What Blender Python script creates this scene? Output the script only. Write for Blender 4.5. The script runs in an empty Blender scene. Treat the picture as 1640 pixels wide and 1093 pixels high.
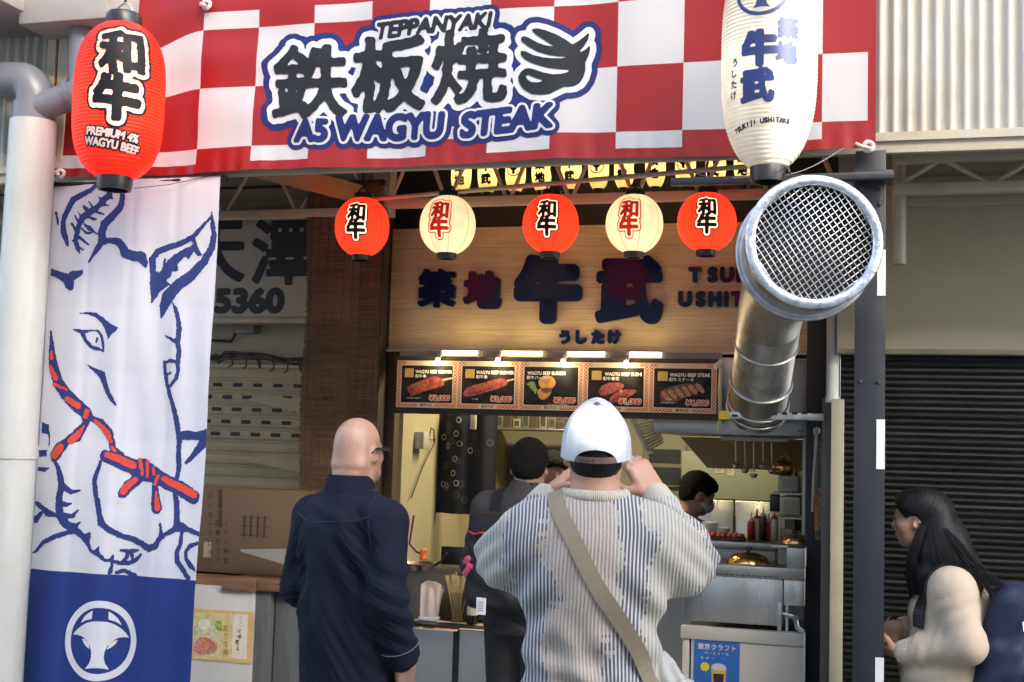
import bpy, bmesh, math, random
import numpy as np
from math import radians, sin, cos, pi, tan, atan2, sqrt
from mathutils import Vector, Matrix, noise as mnoise

random.seed(7)
RNG = np.random.default_rng(7)
SC = bpy.context.scene
COL = SC.collection

# ------------------------------------------------------------------ camera
F_PX, PITCH, ROLL, YAW, CAM_Z = 2000.0, radians(4.8), radians(1.7), radians(16.0), 1.62
_f0 = np.array([-sin(YAW), cos(YAW), 0.0]); _r0 = np.array([cos(YAW), sin(YAW), 0.0]); _z = np.array([0, 0, 1.0])
C_FWD = _f0 * cos(PITCH) + _z * sin(PITCH)
_u0 = _z * cos(PITCH) - _f0 * sin(PITCH)
C_RIGHT = cos(ROLL) * _r0 + sin(ROLL) * _u0
C_UP = -sin(ROLL) * _r0 + cos(ROLL) * _u0
C_POS = np.array([0, 0, CAM_Z])
cd = bpy.data.cameras.new('camera'); cam = bpy.data.objects.new('camera', cd); COL.objects.link(cam)
cam.matrix_world = Matrix(((C_RIGHT[0], C_UP[0], -C_FWD[0], 0), (C_RIGHT[1], C_UP[1], -C_FWD[1], 0),
                           (C_RIGHT[2], C_UP[2], -C_FWD[2], CAM_Z), (0, 0, 0, 1)))
cd.sensor_fit = 'HORIZONTAL'; cd.sensor_width = 36.0; cd.lens = 36.0 * F_PX / 1640.0
cd.clip_start = 0.05; cd.clip_end = 500
SC.camera = cam

# ------------------------------------------------------------------ light
SUN_EL, SUN_AZ_DIR = radians(28), np.array([0.62, -0.78])       # towards the sun, seen in plan
world = bpy.data.worlds.new('World'); SC.world = world; world.use_nodes = True
nt = world.node_tree; nt.nodes.clear()
sky = nt.nodes.new('ShaderNodeTexSky'); sky.sky_type = 'NISHITA'; sky.sun_disc = False
sky.air_density = 0.75; sky.dust_density = 3.5; sky.ozone_density = 0.6; sky.sun_elevation = SUN_EL; sky.sun_rotation = atan2(SUN_AZ_DIR[0], SUN_AZ_DIR[1])
bg = nt.nodes.new('ShaderNodeBackground'); bg.inputs['Strength'].default_value = 0.15
wo = nt.nodes.new('ShaderNodeOutputWorld')
nt.links.new(sky.outputs[0], bg.inputs['Color']); nt.links.new(bg.outputs[0], wo.inputs['Surface'])
_h = SUN_AZ_DIR / np.linalg.norm(SUN_AZ_DIR)
SUN_DIR = np.array([_h[0] * cos(SUN_EL), _h[1] * cos(SUN_EL), sin(SUN_EL)])
sd = bpy.data.lights.new('sun', 'SUN'); sd.energy = 3.0; sd.angle = radians(0.5); sd.color = (1.0, 0.94, 0.84)
sun = bpy.data.objects.new('sun', sd); COL.objects.link(sun); sun.location = (4, -6, 9)
sun.rotation_euler = Vector(tuple(-SUN_DIR)).to_track_quat('-Z', 'Y').to_euler()

SC.view_settings.view_transform = 'Standard'; SC.view_settings.look = 'None'
SC.view_settings.exposure = 2.72; SC.view_settings.gamma = 1.0
try:
    SC.cycles.use_denoising = True
    SC.cycles.max_bounces = 8; SC.cycles.diffuse_bounces = 4; SC.cycles.glossy_bounces = 4
    SC.cycles.transparent_max_bounces = 12; SC.cycles.sample_clamp_indirect = 4.0
    SC.cycles.caustics_reflective = False; SC.cycles.caustics_refractive = False
except Exception:
    pass

# ------------------------------------------------------------------ pixel rays (real depths)
def ray(px, py):
    d = C_FWD * F_PX + C_RIGHT * (px - 820.0) - C_UP * (py - 546.5)
    return d
def at(px, py, Y):
    d = ray(px, py); t = Y / d[1]
    return C_POS + d * t
def at_many(P, Y):
    P = np.asarray(P, float)
    d = C_FWD[None] * F_PX + C_RIGHT[None] * (P[:, :1] - 820.0) - C_UP[None] * (P[:, 1:2] - 546.5)
    t = (Y / d[:, 1])[:, None]
    return C_POS[None] + d * t
def at_x(px, py, X):
    d = ray(px, py); return C_POS + d * (X / d[0])
def at_depth(px, py, dep):
    return C_POS + ray(px, py) * (dep / F_PX)
def proj(p):
    q = np.asarray(p, float) - C_POS
    z = q @ C_FWD
    return 820 + F_PX * (q @ C_RIGHT) / z, 546.5 - F_PX * (q @ C_UP) / z

# ------------------------------------------------------------------ materials
MATS = {}
def mat(name, color=(0.5, 0.5, 0.5), rough=0.6, metal=0.0, var=0.12, vscale=6.0, bump=0.0, bscale=60.0,
        spec=0.5, emit=None, estr=0.0, stretch=None, sheen=0.0, dirt=0.0, dirtcol=(0.05, 0.04, 0.03), rvar=0.1, aniso=0.0, coat=0.0, sss=0.0, alpha=1.0):
    if name in MATS: return MATS[name]
    m = bpy.data.materials.new(name); m.use_nodes = True; MATS[name] = m
    n = m.node_tree.nodes; l = m.node_tree.links
    b = n['Principled BSDF']
    tc = n.new('ShaderNodeTexCoord'); mp = n.new('ShaderNodeMapping'); l.new(tc.outputs['Object'], mp.inputs['Vector'])
    if stretch: mp.inputs['Scale'].default_value = stretch
    t1 = n.new('ShaderNodeTexNoise'); t1.inputs['Scale'].default_value = vscale; t1.inputs['Detail'].default_value = 5
    l.new(mp.outputs[0], t1.inputs['Vector'])
    r = n.new('ShaderNodeValToRGB')
    c = np.array(color)
    r.color_ramp.elements[0].position = 0.28; r.color_ramp.elements[1].position = 0.72
    r.color_ramp.elements[0].color = (*np.clip(c * (1 - var), 0, 1), 1); r.color_ramp.elements[1].color = (*np.clip(c * (1 + var), 0, 1), 1)
    l.new(t1.outputs['Fac'], r.inputs[0])
    outc = r.outputs[0]
    if dirt > 0:
        t2 = n.new('ShaderNodeTexNoise'); t2.inputs['Scale'].default_value = 2.3; t2.inputs['Detail'].default_value = 9; t2.inputs['Roughness'].default_value = 0.7
        l.new(tc.outputs['Object'], t2.inputs['Vector'])
        rr = n.new('ShaderNodeValToRGB'); rr.color_ramp.elements[0].position = 0.5; rr.color_ramp.elements[1].position = 0.72
        rr.color_ramp.elements[0].color = (0, 0, 0, 1); rr.color_ramp.elements[1].color = (dirt, dirt, dirt, 1)
        l.new(t2.outputs['Fac'], rr.inputs[0])
        mx = n.new('ShaderNodeMixRGB'); mx.inputs[2].default_value = (*dirtcol, 1)
        l.new(rr.outputs[0], mx.inputs[0]); l.new(outc, mx.inputs[1]); outc = mx.outputs[0]
    l.new(outc, b.inputs['Base Color'])
    b.inputs['Metallic'].default_value = metal
    b.inputs['Specular IOR Level'].default_value = spec
    if rvar > 0:
        mr = n.new('ShaderNodeMapRange'); mr.inputs['To Min'].default_value = max(0.03, rough - rvar); mr.inputs['To Max'].default_value = min(1, rough + rvar)
        l.new(t1.outputs['Fac'], mr.inputs['Value']); l.new(mr.outputs[0], b.inputs['Roughness'])
    else:
        b.inputs['Roughness'].default_value = rough
    if bump > 0:
        t3 = n.new('ShaderNodeTexNoise'); t3.inputs['Scale'].default_value = bscale; t3.inputs['Detail'].default_value = 4
        l.new(mp.outputs[0], t3.inputs['Vector'])
        bp = n.new('ShaderNodeBump'); bp.inputs['Strength'].default_value = bump; bp.inputs['Distance'].default_value = 0.01
        l.new(t3.outputs['Fac'], bp.inputs['Height']); l.new(bp.outputs[0], b.inputs['Normal'])
    if emit is not None:
        b.inputs['Emission Color'].default_value = (*emit, 1); b.inputs['Emission Strength'].default_value = estr
    if sheen: b.inputs['Sheen Weight'].default_value = sheen
    if aniso: b.inputs['Anisotropic'].default_value = aniso
    if coat: b.inputs['Coat Weight'].default_value = coat; b.inputs['Coat Roughness'].default_value = 0.15
    if sss: b.inputs['Subsurface Weight'].default_value = sss; b.inputs['Subsurface Radius'].default_value = (0.012, 0.005, 0.003)
    if alpha < 1: b.inputs['Alpha'].default_value = alpha
    return m

def bsdf(m): return m.node_tree.nodes['Principled BSDF']
def node(m, t): return m.node_tree.nodes.new(t)
def link(m, a, b): m.node_tree.links.new(a, b)

# ------------------------------------------------------------------ objects
ORG = {}
def thing(name, label, cat, loc=(0, 0, 0), group=None):
    o = bpy.data.objects.new(name, None); COL.objects.link(o); o.empty_display_size = 0.1
    o.location = tuple(loc); ORG[o] = np.array(loc, float)
    o['label'] = label; o['category'] = cat
    if group: o['group'] = group
    return o
def tag(o, label=None, cat=None, group=None, kind=None):
    if label: o['label'] = label
    if cat: o['category'] = cat
    if group: o['group'] = group
    if kind: o['kind'] = kind
    return o
def obj(name, verts, faces, m, parent=None, smooth=False, origin=None, mats=None, midx=None):
    me = bpy.data.meshes.new(name)
    V = np.asarray(verts, float)
    if parent is not None: org = ORG[parent]
    elif origin is not None: org = np.asarray(origin, float)
    else:
        lo, hi = V.min(0), V.max(0); org = np.array([(lo[0] + hi[0]) / 2, (lo[1] + hi[1]) / 2, lo[2]])
    V = V - org
    me.from_pydata(V.tolist() if len(V) < 200 else [tuple(v) for v in V], [], [tuple(int(i) for i in f) for f in faces])
    if mats:
        for mm in mats: me.materials.append(mm)
        if midx is not None: me.polygons.foreach_set('material_index', np.asarray(midx, dtype=np.int32))
    elif m is not None: me.materials.append(m)
    if smooth is True: me.polygons.foreach_set('use_smooth', np.ones(len(me.polygons), dtype=bool))
    me.validate(); me.update()
    o = bpy.data.objects.new(name, me); COL.objects.link(o)
    if parent is not None:
        o.parent = parent; ORG[o] = org
    else:
        o.location = tuple(org); ORG[o] = org
    if smooth == 'auto':
        bm = bmesh.new(); bm.from_mesh(me)
        for f in bm.faces: f.smooth = True
        for e in bm.edges:
            if len(e.link_faces) == 2 and e.calc_face_angle(0) > 0.6: e.smooth = False
        bm.to_mesh(me); bm.free()
    return o
def dup(o, loc=None, rotz=None, label=None, group=None, parent=None):
    c = o.copy(); COL.objects.link(c)
    if parent is not None: c.parent = parent
    if loc is not None: c.location = tuple(loc)
    if rotz is not None: c.rotation_euler = (0, 0, rotz)
    if label: c['label'] = label
    if group: c['group'] = group
    for ch in list(o.children): dup(ch, parent=c)
    return c

class MB:
    """collects shapes of one part, then links them as ONE mesh"""
    def __init__(s): s.V = []; s.F = []; s.M = []
    def add(s, V, F, mi=0):
        b = len(s.V); s.V.extend([tuple(map(float, v)) for v in V]); s.F.extend([tuple(i + b for i in f) for f in F]); s.M.extend([mi] * len(F)); return s
    def box(s, lo, hi, mi=0, bev=0.0):
        lo = np.minimum(lo, hi).astype(float) if True else lo; 
        return s
    def build(s, name, m, parent=None, smooth='auto', origin=None, mats=None):
        return obj(name, s.V, s.F, m, parent, smooth, origin, mats, s.M if mats else None)

def _box(s, a, b, mi=0, bev=0.0, rot=None, piv=None):
    a = np.asarray(a, float); b = np.asarray(b, float); lo = np.minimum(a, b); hi = np.maximum(a, b)
    bev = min(bev, 0.45 * (hi - lo).min())
    if bev <= 0:
        V = [(x, y, z) for z in (lo[2], hi[2]) for (x, y) in ((lo[0], lo[1]), (hi[0], lo[1]), (hi[0], hi[1]), (lo[0], hi[1]))]
        F = [(3, 2, 1, 0), (4, 5, 6, 7), (0, 1, 5, 4), (1, 2, 6, 5), (2, 3, 7, 6), (3, 0, 4, 7)]
    else:
        bm = bmesh.new(); bmesh.ops.create_cube(bm, size=1)
        for v in bm.verts: v.co = Vector(((lo + hi) / 2 + np.array(v.co) * (hi - lo)).tolist())
        bmesh.ops.bevel(bm, geom=list(bm.edges), offset=bev, segments=2, affect='EDGES', profile=0.5)
        bm.verts.ensure_lookup_table(); bm.verts.index_update()
        V = [tuple(v.co) for v in bm.verts]; F = [[v.index for v in f.verts] for f in bm.faces]; bm.free()
    if rot is not None:
        p = np.asarray(piv if piv is not None else (lo + hi) / 2); R = np.array(rot)
        V = [tuple(p + R @ (np.array(v) - p)) for v in V]
    return s.add(V, F, mi)
MB.box = _box

def frame(d):
    d = np.asarray(d, float); d = d / (np.linalg.norm(d) + 1e-12)
    a = np.array([0, 0, 1.0]) if abs(d[2]) < 0.9 else np.array([0, 1.0, 0])
    x = np.cross(a, d); x /= np.linalg.norm(x); y = np.cross(d, x)
    return x, y, d
def _tube(s, pts, r, seg=12, cap=True, mi=0, flat=None, ref=None):
    P = [np.asarray(p, float) for p in pts]; n = len(P)
    R = r if hasattr(r, '__len__') else [r] * n
    V = []; F = []
    T = []
    for i in range(n):
        d = P[min(i + 1, n - 1)] - P[max(i - 1, 0)]; T.append(d / (np.linalg.norm(d) + 1e-12))
    x, y, _ = frame(T[0])
    if ref is not None:
        y = np.asarray(ref, float); y = y - T[0] * (y @ T[0]); y /= np.linalg.norm(y); x = np.cross(y, T[0])
    for i in range(n):
        x = x - T[i] * (x @ T[i]); x /= np.linalg.norm(x); y = np.cross(T[i], x)
        for k in range(seg):
            a = 2 * pi * k / seg; fx = 1.0 if flat is None else flat
            V.append(P[i] + R[i] * (cos(a) * x + fx * sin(a) * y))
    for i in range(n - 1):
        for k in range(seg):
            a = i * seg + k; b = i * seg + (k + 1) % seg
            F.append((a, b, b + seg, a + seg))
    if cap:
        F.append(tuple(range(seg))[::-1]); F.append(tuple((n - 1) * seg + k for k in range(seg)))
    return s.add(V, F, mi)
MB.tube = _tube
def _lathe(s, prof, c=(0, 0, 0), seg=32, mi=0, axis=(0, 0, 1), cap=False):
    x, y, d = frame(axis); c = np.asarray(c, float)
    if abs(d[2]) > 0.99: x, y, d = np.array([1., 0, 0]), np.array([0, 1., 0]), np.array([0, 0, 1.])
    V = []; F = []; n = len(prof)
    for (r, z) in prof:
        for k in range(seg):
            a = 2 * pi * k / seg; V.append(c + d * z + r * (cos(a) * x + sin(a) * y))
    for i in range(n - 1):
        for k in range(seg):
            a = i * seg + k; b = i * seg + (k + 1) % seg
            F.append((a, b, b + seg, a + seg))
    if cap:
        F.append(tuple(range(seg))[::-1]); F.append(tuple((n - 1) * seg + k for k in range(seg)))
    return s.add(V, F, mi)
MB.lathe = _lathe
def _bar(s, p0, p1, w, h, mi=0, up=(0, 0, 1)):
    p0 = np.asarray(p0, float); p1 = np.asarray(p1, float); d = p1 - p0; d /= np.linalg.norm(d)
    u = np.asarray(up, float); u = u - d * (u @ d)
    if np.linalg.norm(u) < 1e-6: u = np.array([0, 1., 0]) - d * d[1]
    u /= np.linalg.norm(u); x = np.cross(d, u)
    V = []
    for p in (p0, p1):
        for (a, b) in ((-1, -1), (1, -1), (1, 1), (-1, 1)): V.append(p + x * a * w / 2 + u * b * h / 2)
    return s.add(V, [(3, 2, 1, 0), (4, 5, 6, 7), (0, 1, 5, 4), (1, 2, 6, 5), (2, 3, 7, 6), (3, 0, 4, 7)], mi)
MB.bar = _bar
def _grid(s, f, nu, nv, mi=0):
    U, W = np.meshgrid(np.linspace(0, 1, nu + 1), np.linspace(0, 1, nv + 1))
    P = f(U.ravel(), W.ravel())
    F = [(j * (nu + 1) + i, j * (nu + 1) + i + 1, (j + 1) * (nu + 1) + i + 1, (j + 1) * (nu + 1) + i) for j in range(nv) for i in range(nu)]
    return s.add(P, F, mi)
MB.grid = _grid
def _prism(s, poly, map0, map1, mi=0):
    """poly: 2D points; map0 / map1 turn a point into the front / the back face"""
    n = len(poly); V = [map0(p) for p in poly] + [map1(p) for p in poly]
    F = [tuple(range(n)), tuple(range(n, 2 * n))[::-1]] + [(i, (i + 1) % n, n + (i + 1) % n, n + i)[::-1] for i in range(n)]
    return s.add(V, F, mi)
MB.prism = _prism

# ------------------------------------------------------------------ printed marks: a 2D distance field cut into a mesh
_TXT = {}
def text_tris(s):
    if s in _TXT: return _TXT[s]
    c = bpy.data.curves.new('t', 'FONT'); c.body = s; c.size = 1; o = bpy.data.objects.new('t', c)
    m = bpy.data.meshes.new_from_object(o); m.calc_loop_triangles()
    V = np.array([v.co[:2] for v in m.vertices]).reshape(-1, 2); T = np.array([t.vertices[:] for t in m.loop_triangles]).reshape(-1, 3)
    bpy.data.objects.remove(o); bpy.data.curves.remove(c); bpy.data.meshes.remove(m)
    _TXT[s] = (V, T); return V, T

class Ink:
    def __init__(s, x0, y0, x1, y1, res):
        s.x0, s.y0, s.res = x0, y0, res
        s.nx = int(math.ceil((x1 - x0) / res)) + 1; s.ny = int(math.ceil((y1 - y0) / res)) + 1
        s.F = np.full((s.ny, s.nx), 1e3, np.float32)
        s.X, s.Y = np.meshgrid(x0 + np.arange(s.nx) * res, y0 + np.arange(s.ny) * res)
    def copy(s):
        c = Ink.__new__(Ink); c.__dict__.update(s.__dict__); c.F = s.F.copy(); return c
    def _sub(s, lo, hi, pad):
        i0 = max(0, int((lo[0] - pad - s.x0) / s.res)); i1 = min(s.nx, int((hi[0] + pad - s.x0) / s.res) + 2)
        j0 = max(0, int((lo[1] - pad - s.y0) / s.res)); j1 = min(s.ny, int((hi[1] + pad - s.y0) / s.res) + 2)
        return slice(j0, max(j0, j1)), slice(i0, max(i0, i1))
    def put(s, sl, D): s.F[sl] = np.minimum(s.F[sl], D)
    def cut(s, other): s.F = np.maximum(s.F, -other.F); return s
    def stroke(s, pts, w, pad=40):
        P = np.asarray(pts, float); W = w if hasattr(w, '__len__') else [w] * len(P)
        for k in range(len(P) - 1):
            a, b = P[k], P[k + 1]; ra, rb = W[k] / 2, W[k + 1] / 2
            sl = s._sub(np.minimum(a, b), np.maximum(a, b), max(ra, rb) + pad * s.res)
            X, Y = s.X[sl], s.Y[sl]
            if X.size == 0: continue
            d = b - a; L = d @ d + 1e-9
            t = np.clip(((X - a[0]) * d[0] + (Y - a[1]) * d[1]) / L, 0, 1)
            s.put(sl, np.hypot(X - a[0] - t * d[0], Y - a[1] - t * d[1]) - (ra + (rb - ra) * t))
        return s
    def poly(s, pts, neg=False, pad=40):
        P = np.asarray(pts, float); sl = s._sub(P.min(0), P.max(0), pad * s.res); X, Y = s.X[sl], s.Y[sl]
        if X.size == 0: return s
        D = np.full(X.shape, 1e9); sg = np.ones(X.shape)
        n = len(P)
        for i in range(n):
            a = P[i]; b = P[i - 1]; ex, ey = b - a; wx, wy = X - a[0], Y - a[1]
            t = np.clip((wx * ex + wy * ey) / (ex * ex + ey * ey + 1e-12), 0, 1)
            D = np.minimum(D, (wx - ex * t) ** 2 + (wy - ey * t) ** 2)
            c1 = Y >= a[1]; c2 = Y < b[1]; c3 = ex * wy > ey * wx
            fl = (c1 & c2 & c3) | (~c1 & ~c2 & ~c3); sg[fl] *= -1
        D = sg * np.sqrt(D)
        if neg: s.F[sl] = np.maximum(s.F[sl], -D)
        else: s.put(sl, D)
        return s
    def ellipse(s, c, rx, ry, w=None, neg=False):
        k = np.hypot((s.X - c[0]) / rx, (s.Y - c[1]) / ry); D = (k - 1) * min(rx, ry)
        if w: D = np.abs(D) - w / 2
        s.F = np.maximum(s.F, -D) if neg else np.minimum(s.F, D)
        return s
    def text(s, txt, cx, cy, size, grow=0.0, sx=1.0, sy=1.0, rot=0.0, skew=0.0, ydown=False, ss=3, reach=0.0, yskew=0.0, warp=None):
        V, T = text_tris(txt)
        if not len(V): return s
        mid = (V.max(0) + V.min(0)) / 2
        P = (V - mid) * size * np.array([sx, sy])
        P[:, 0] += skew * P[:, 1]
        P[:, 1] += yskew * P[:, 0]
        if warp is not None: P = warp(P)
        if rot: c, n = cos(rot), sin(rot); P = P @ np.array([[c, n], [-n, c]])
        if ydown: P[:, 1] *= -1
        P = P + np.array([cx, cy])
        r = s.res / ss; R = int(math.ceil(max(grow, 0) / r)) + ss * 2 + int(math.ceil(reach / r))
        lo = P.min(0) - (R + 3) * r; hi = P.max(0) + (R + 3) * r
        w = int((hi[0] - lo[0]) / r) + 1; h = int((hi[1] - lo[1]) / r) + 1
        M = np.zeros((h, w), bool)
        Q = (P - lo) / r
        for a, b, c in Q[T]:
            x0, y0 = np.floor(np.minimum(np.minimum(a, b), c)).astype(int); x1, y1 = np.ceil(np.maximum(np.maximum(a, b), c)).astype(int) + 1
            x0 = max(x0, 0); y0 = max(y0, 0)
            gx, gy = np.meshgrid(np.arange(x0, min(x1, w)), np.arange(y0, min(y1, h)))
            d1 = (b[0] - a[0]) * (gy - a[1]) - (b[1] - a[1]) * (gx - a[0]); d2 = (c[0] - b[0]) * (gy - b[1]) - (c[1] - b[1]) * (gx - b[0]); d3 = (a[0] - c[0]) * (gy - c[1]) - (a[1] - c[1]) * (gx - c[0])
            M[gy, gx] |= ((d1 >= 0) & (d2 >= 0) & (d3 >= 0)) | ((d1 <= 0) & (d2 <= 0) & (d3 <= 0))
        def edt(B, R):                     # distance to the nearest True, capped at R
            big = float(R + 1); g = np.full(B.shape, big, np.float32); g[B] = 0
            for k in range(1, R + 1):
                g[:, k:] = np.minimum(g[:, k:], np.where(B[:, :-k], k, big)); g[:, :-k] = np.minimum(g[:, :-k], np.where(B[:, k:], k, big))
            g2 = g * g; o = g2.copy()
            for k in range(1, R + 1):
                o[k:] = np.minimum(o[k:], g2[:-k] + k * k); o[:-k] = np.minimum(o[:-k], g2[k:] + k * k)
            return np.sqrt(o)
        D = (edt(M, R) - edt(~M, ss * 2)) * r
        for ax in (0, 1):
            for _ in range(2):
                D = (D + np.roll(D, 1, ax) + np.roll(D, -1, ax)) / 3
        D -= grow
        # bilinear sample at the grid nodes
        sl = s._sub(lo, hi, 0); X, Y = (s.X[sl] - lo[0]) / r, (s.Y[sl] - lo[1]) / r
        if X.size == 0: return s
        ok = (X >= 0) & (Y >= 0) & (X < w - 1) & (Y < h - 1)
        xi = np.clip(X.astype(int), 0, w - 2); yi = np.clip(Y.astype(int), 0, h - 2); fx = X - xi; fy = Y - yi
        S = D[yi, xi] * (1 - fx) * (1 - fy) + D[yi, xi + 1] * fx * (1 - fy) + D[yi + 1, xi] * (1 - fx) * fy + D[yi + 1, xi + 1] * fx * fy
        s.put(sl, np.where(ok, S, 1e3).astype(np.float32))
        return s
    def rough(s, amp, scale, seed=0):
        r = np.random.default_rng(seed); g = r.normal(size=s.F.shape)
        k = max(1, int(scale / s.res))
        for ax in (0, 1):
            for _ in range(k): g = (g + np.roll(g, 1, ax) + np.roll(g, -1, ax)) / 3
        g /= g.std() + 1e-9; s.F = s.F + (amp * g).astype(np.float32); return s
    def cells(s, grow=0.0, merge=False):
        F = s.F - grow; F = np.where(np.abs(F) < 1e-6, 1e-6, F)
        I = F < 0; ny, nx = F.shape
        cnt = I[:-1, :-1].astype(int) + I[:-1, 1:] + I[1:, :-1] + I[1:, 1:]
        V = []; idx = {}; faces = []
        X, Y, res = s.x0, s.y0, s.res
        def nodev(j, i):
            k = (j, i)
            if k not in idx: idx[k] = len(V); V.append((X + i * res, Y + j * res))
            return idx[k]
        def cross(j0, i0, j1, i1):
            if (j0, i0) > (j1, i1): j0, i0, j1, i1 = j1, i1, j0, i0
            k = (j0, i0, j1, i1)
            if k not in idx:
                a, b = F[j0, i0], F[j1, i1]; t = a / (a - b)
                t = min(max(t, 0.02), 0.98)
                idx[k] = len(V); V.append((X + (i0 + (i1 - i0) * t) * res, Y + (j0 + (j1 - j0) * t) * res))
            return idx[k]
        full = cnt == 4
        for j in range(ny - 1):
            row = np.nonzero(full[j])[0]
            if len(row):
                if merge:
                    br = np.nonzero(np.diff(row) > 1)[0]; st = np.r_[row[0], row[br + 1]]; en = np.r_[row[br], row[-1]]
                    for a, b in zip(st, en): faces.append((nodev(j, a), nodev(j, b + 1), nodev(j + 1, b + 1), nodev(j + 1, a)))
                else:
                    for a in row: faces.append((nodev(j, a), nodev(j, a + 1), nodev(j + 1, a + 1), nodev(j + 1, a)))
        for j, i in zip(*np.nonzero((cnt > 0) & (cnt < 4))):
            q = [(j, i), (j, i + 1), (j + 1, i + 1), (j + 1, i)]; poly = []
            for k in range(4):
                a, b = q[k], q[(k + 1) % 4]
                if I[a]: poly.append(nodev(*a))
                if I[a] != I[b]: poly.append(cross(*a, *b))
            if len(poly) > 2: faces.append(tuple(poly))
        return np.array(V).reshape(-1, 2), faces
    def build(s, name, m, parent, fmap, grow=0.0, merge=False, flip=False):
        V, F = s.cells(grow, merge)
        if not len(F): return None
        if flip: F = [f[::-1] for f in F]
        return obj(name, fmap(V), F, m, parent, smooth=not merge)
    def solid(s, name, m, parent, fmap, fback, grow=0.0):
        """same outline, with a thickness: front faces, walls"""
        V, F = s.cells(grow, True); n = len(V)
        from collections import Counter
        E = Counter()
        V2, F2 = s.cells(grow, False)
        for f in F2:
            for k in range(len(f)): E[(f[k], f[(k + 1) % len(f)])] += 1
        A = fmap(V2); B = fback(V2); n = len(V2)
        side = [(b, a, a + n, b + n) for (a, b) in E if (b, a) not in E]
        return obj(name, np.vstack([A, B]), list(F2) + side, m, parent, smooth=False)

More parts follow.
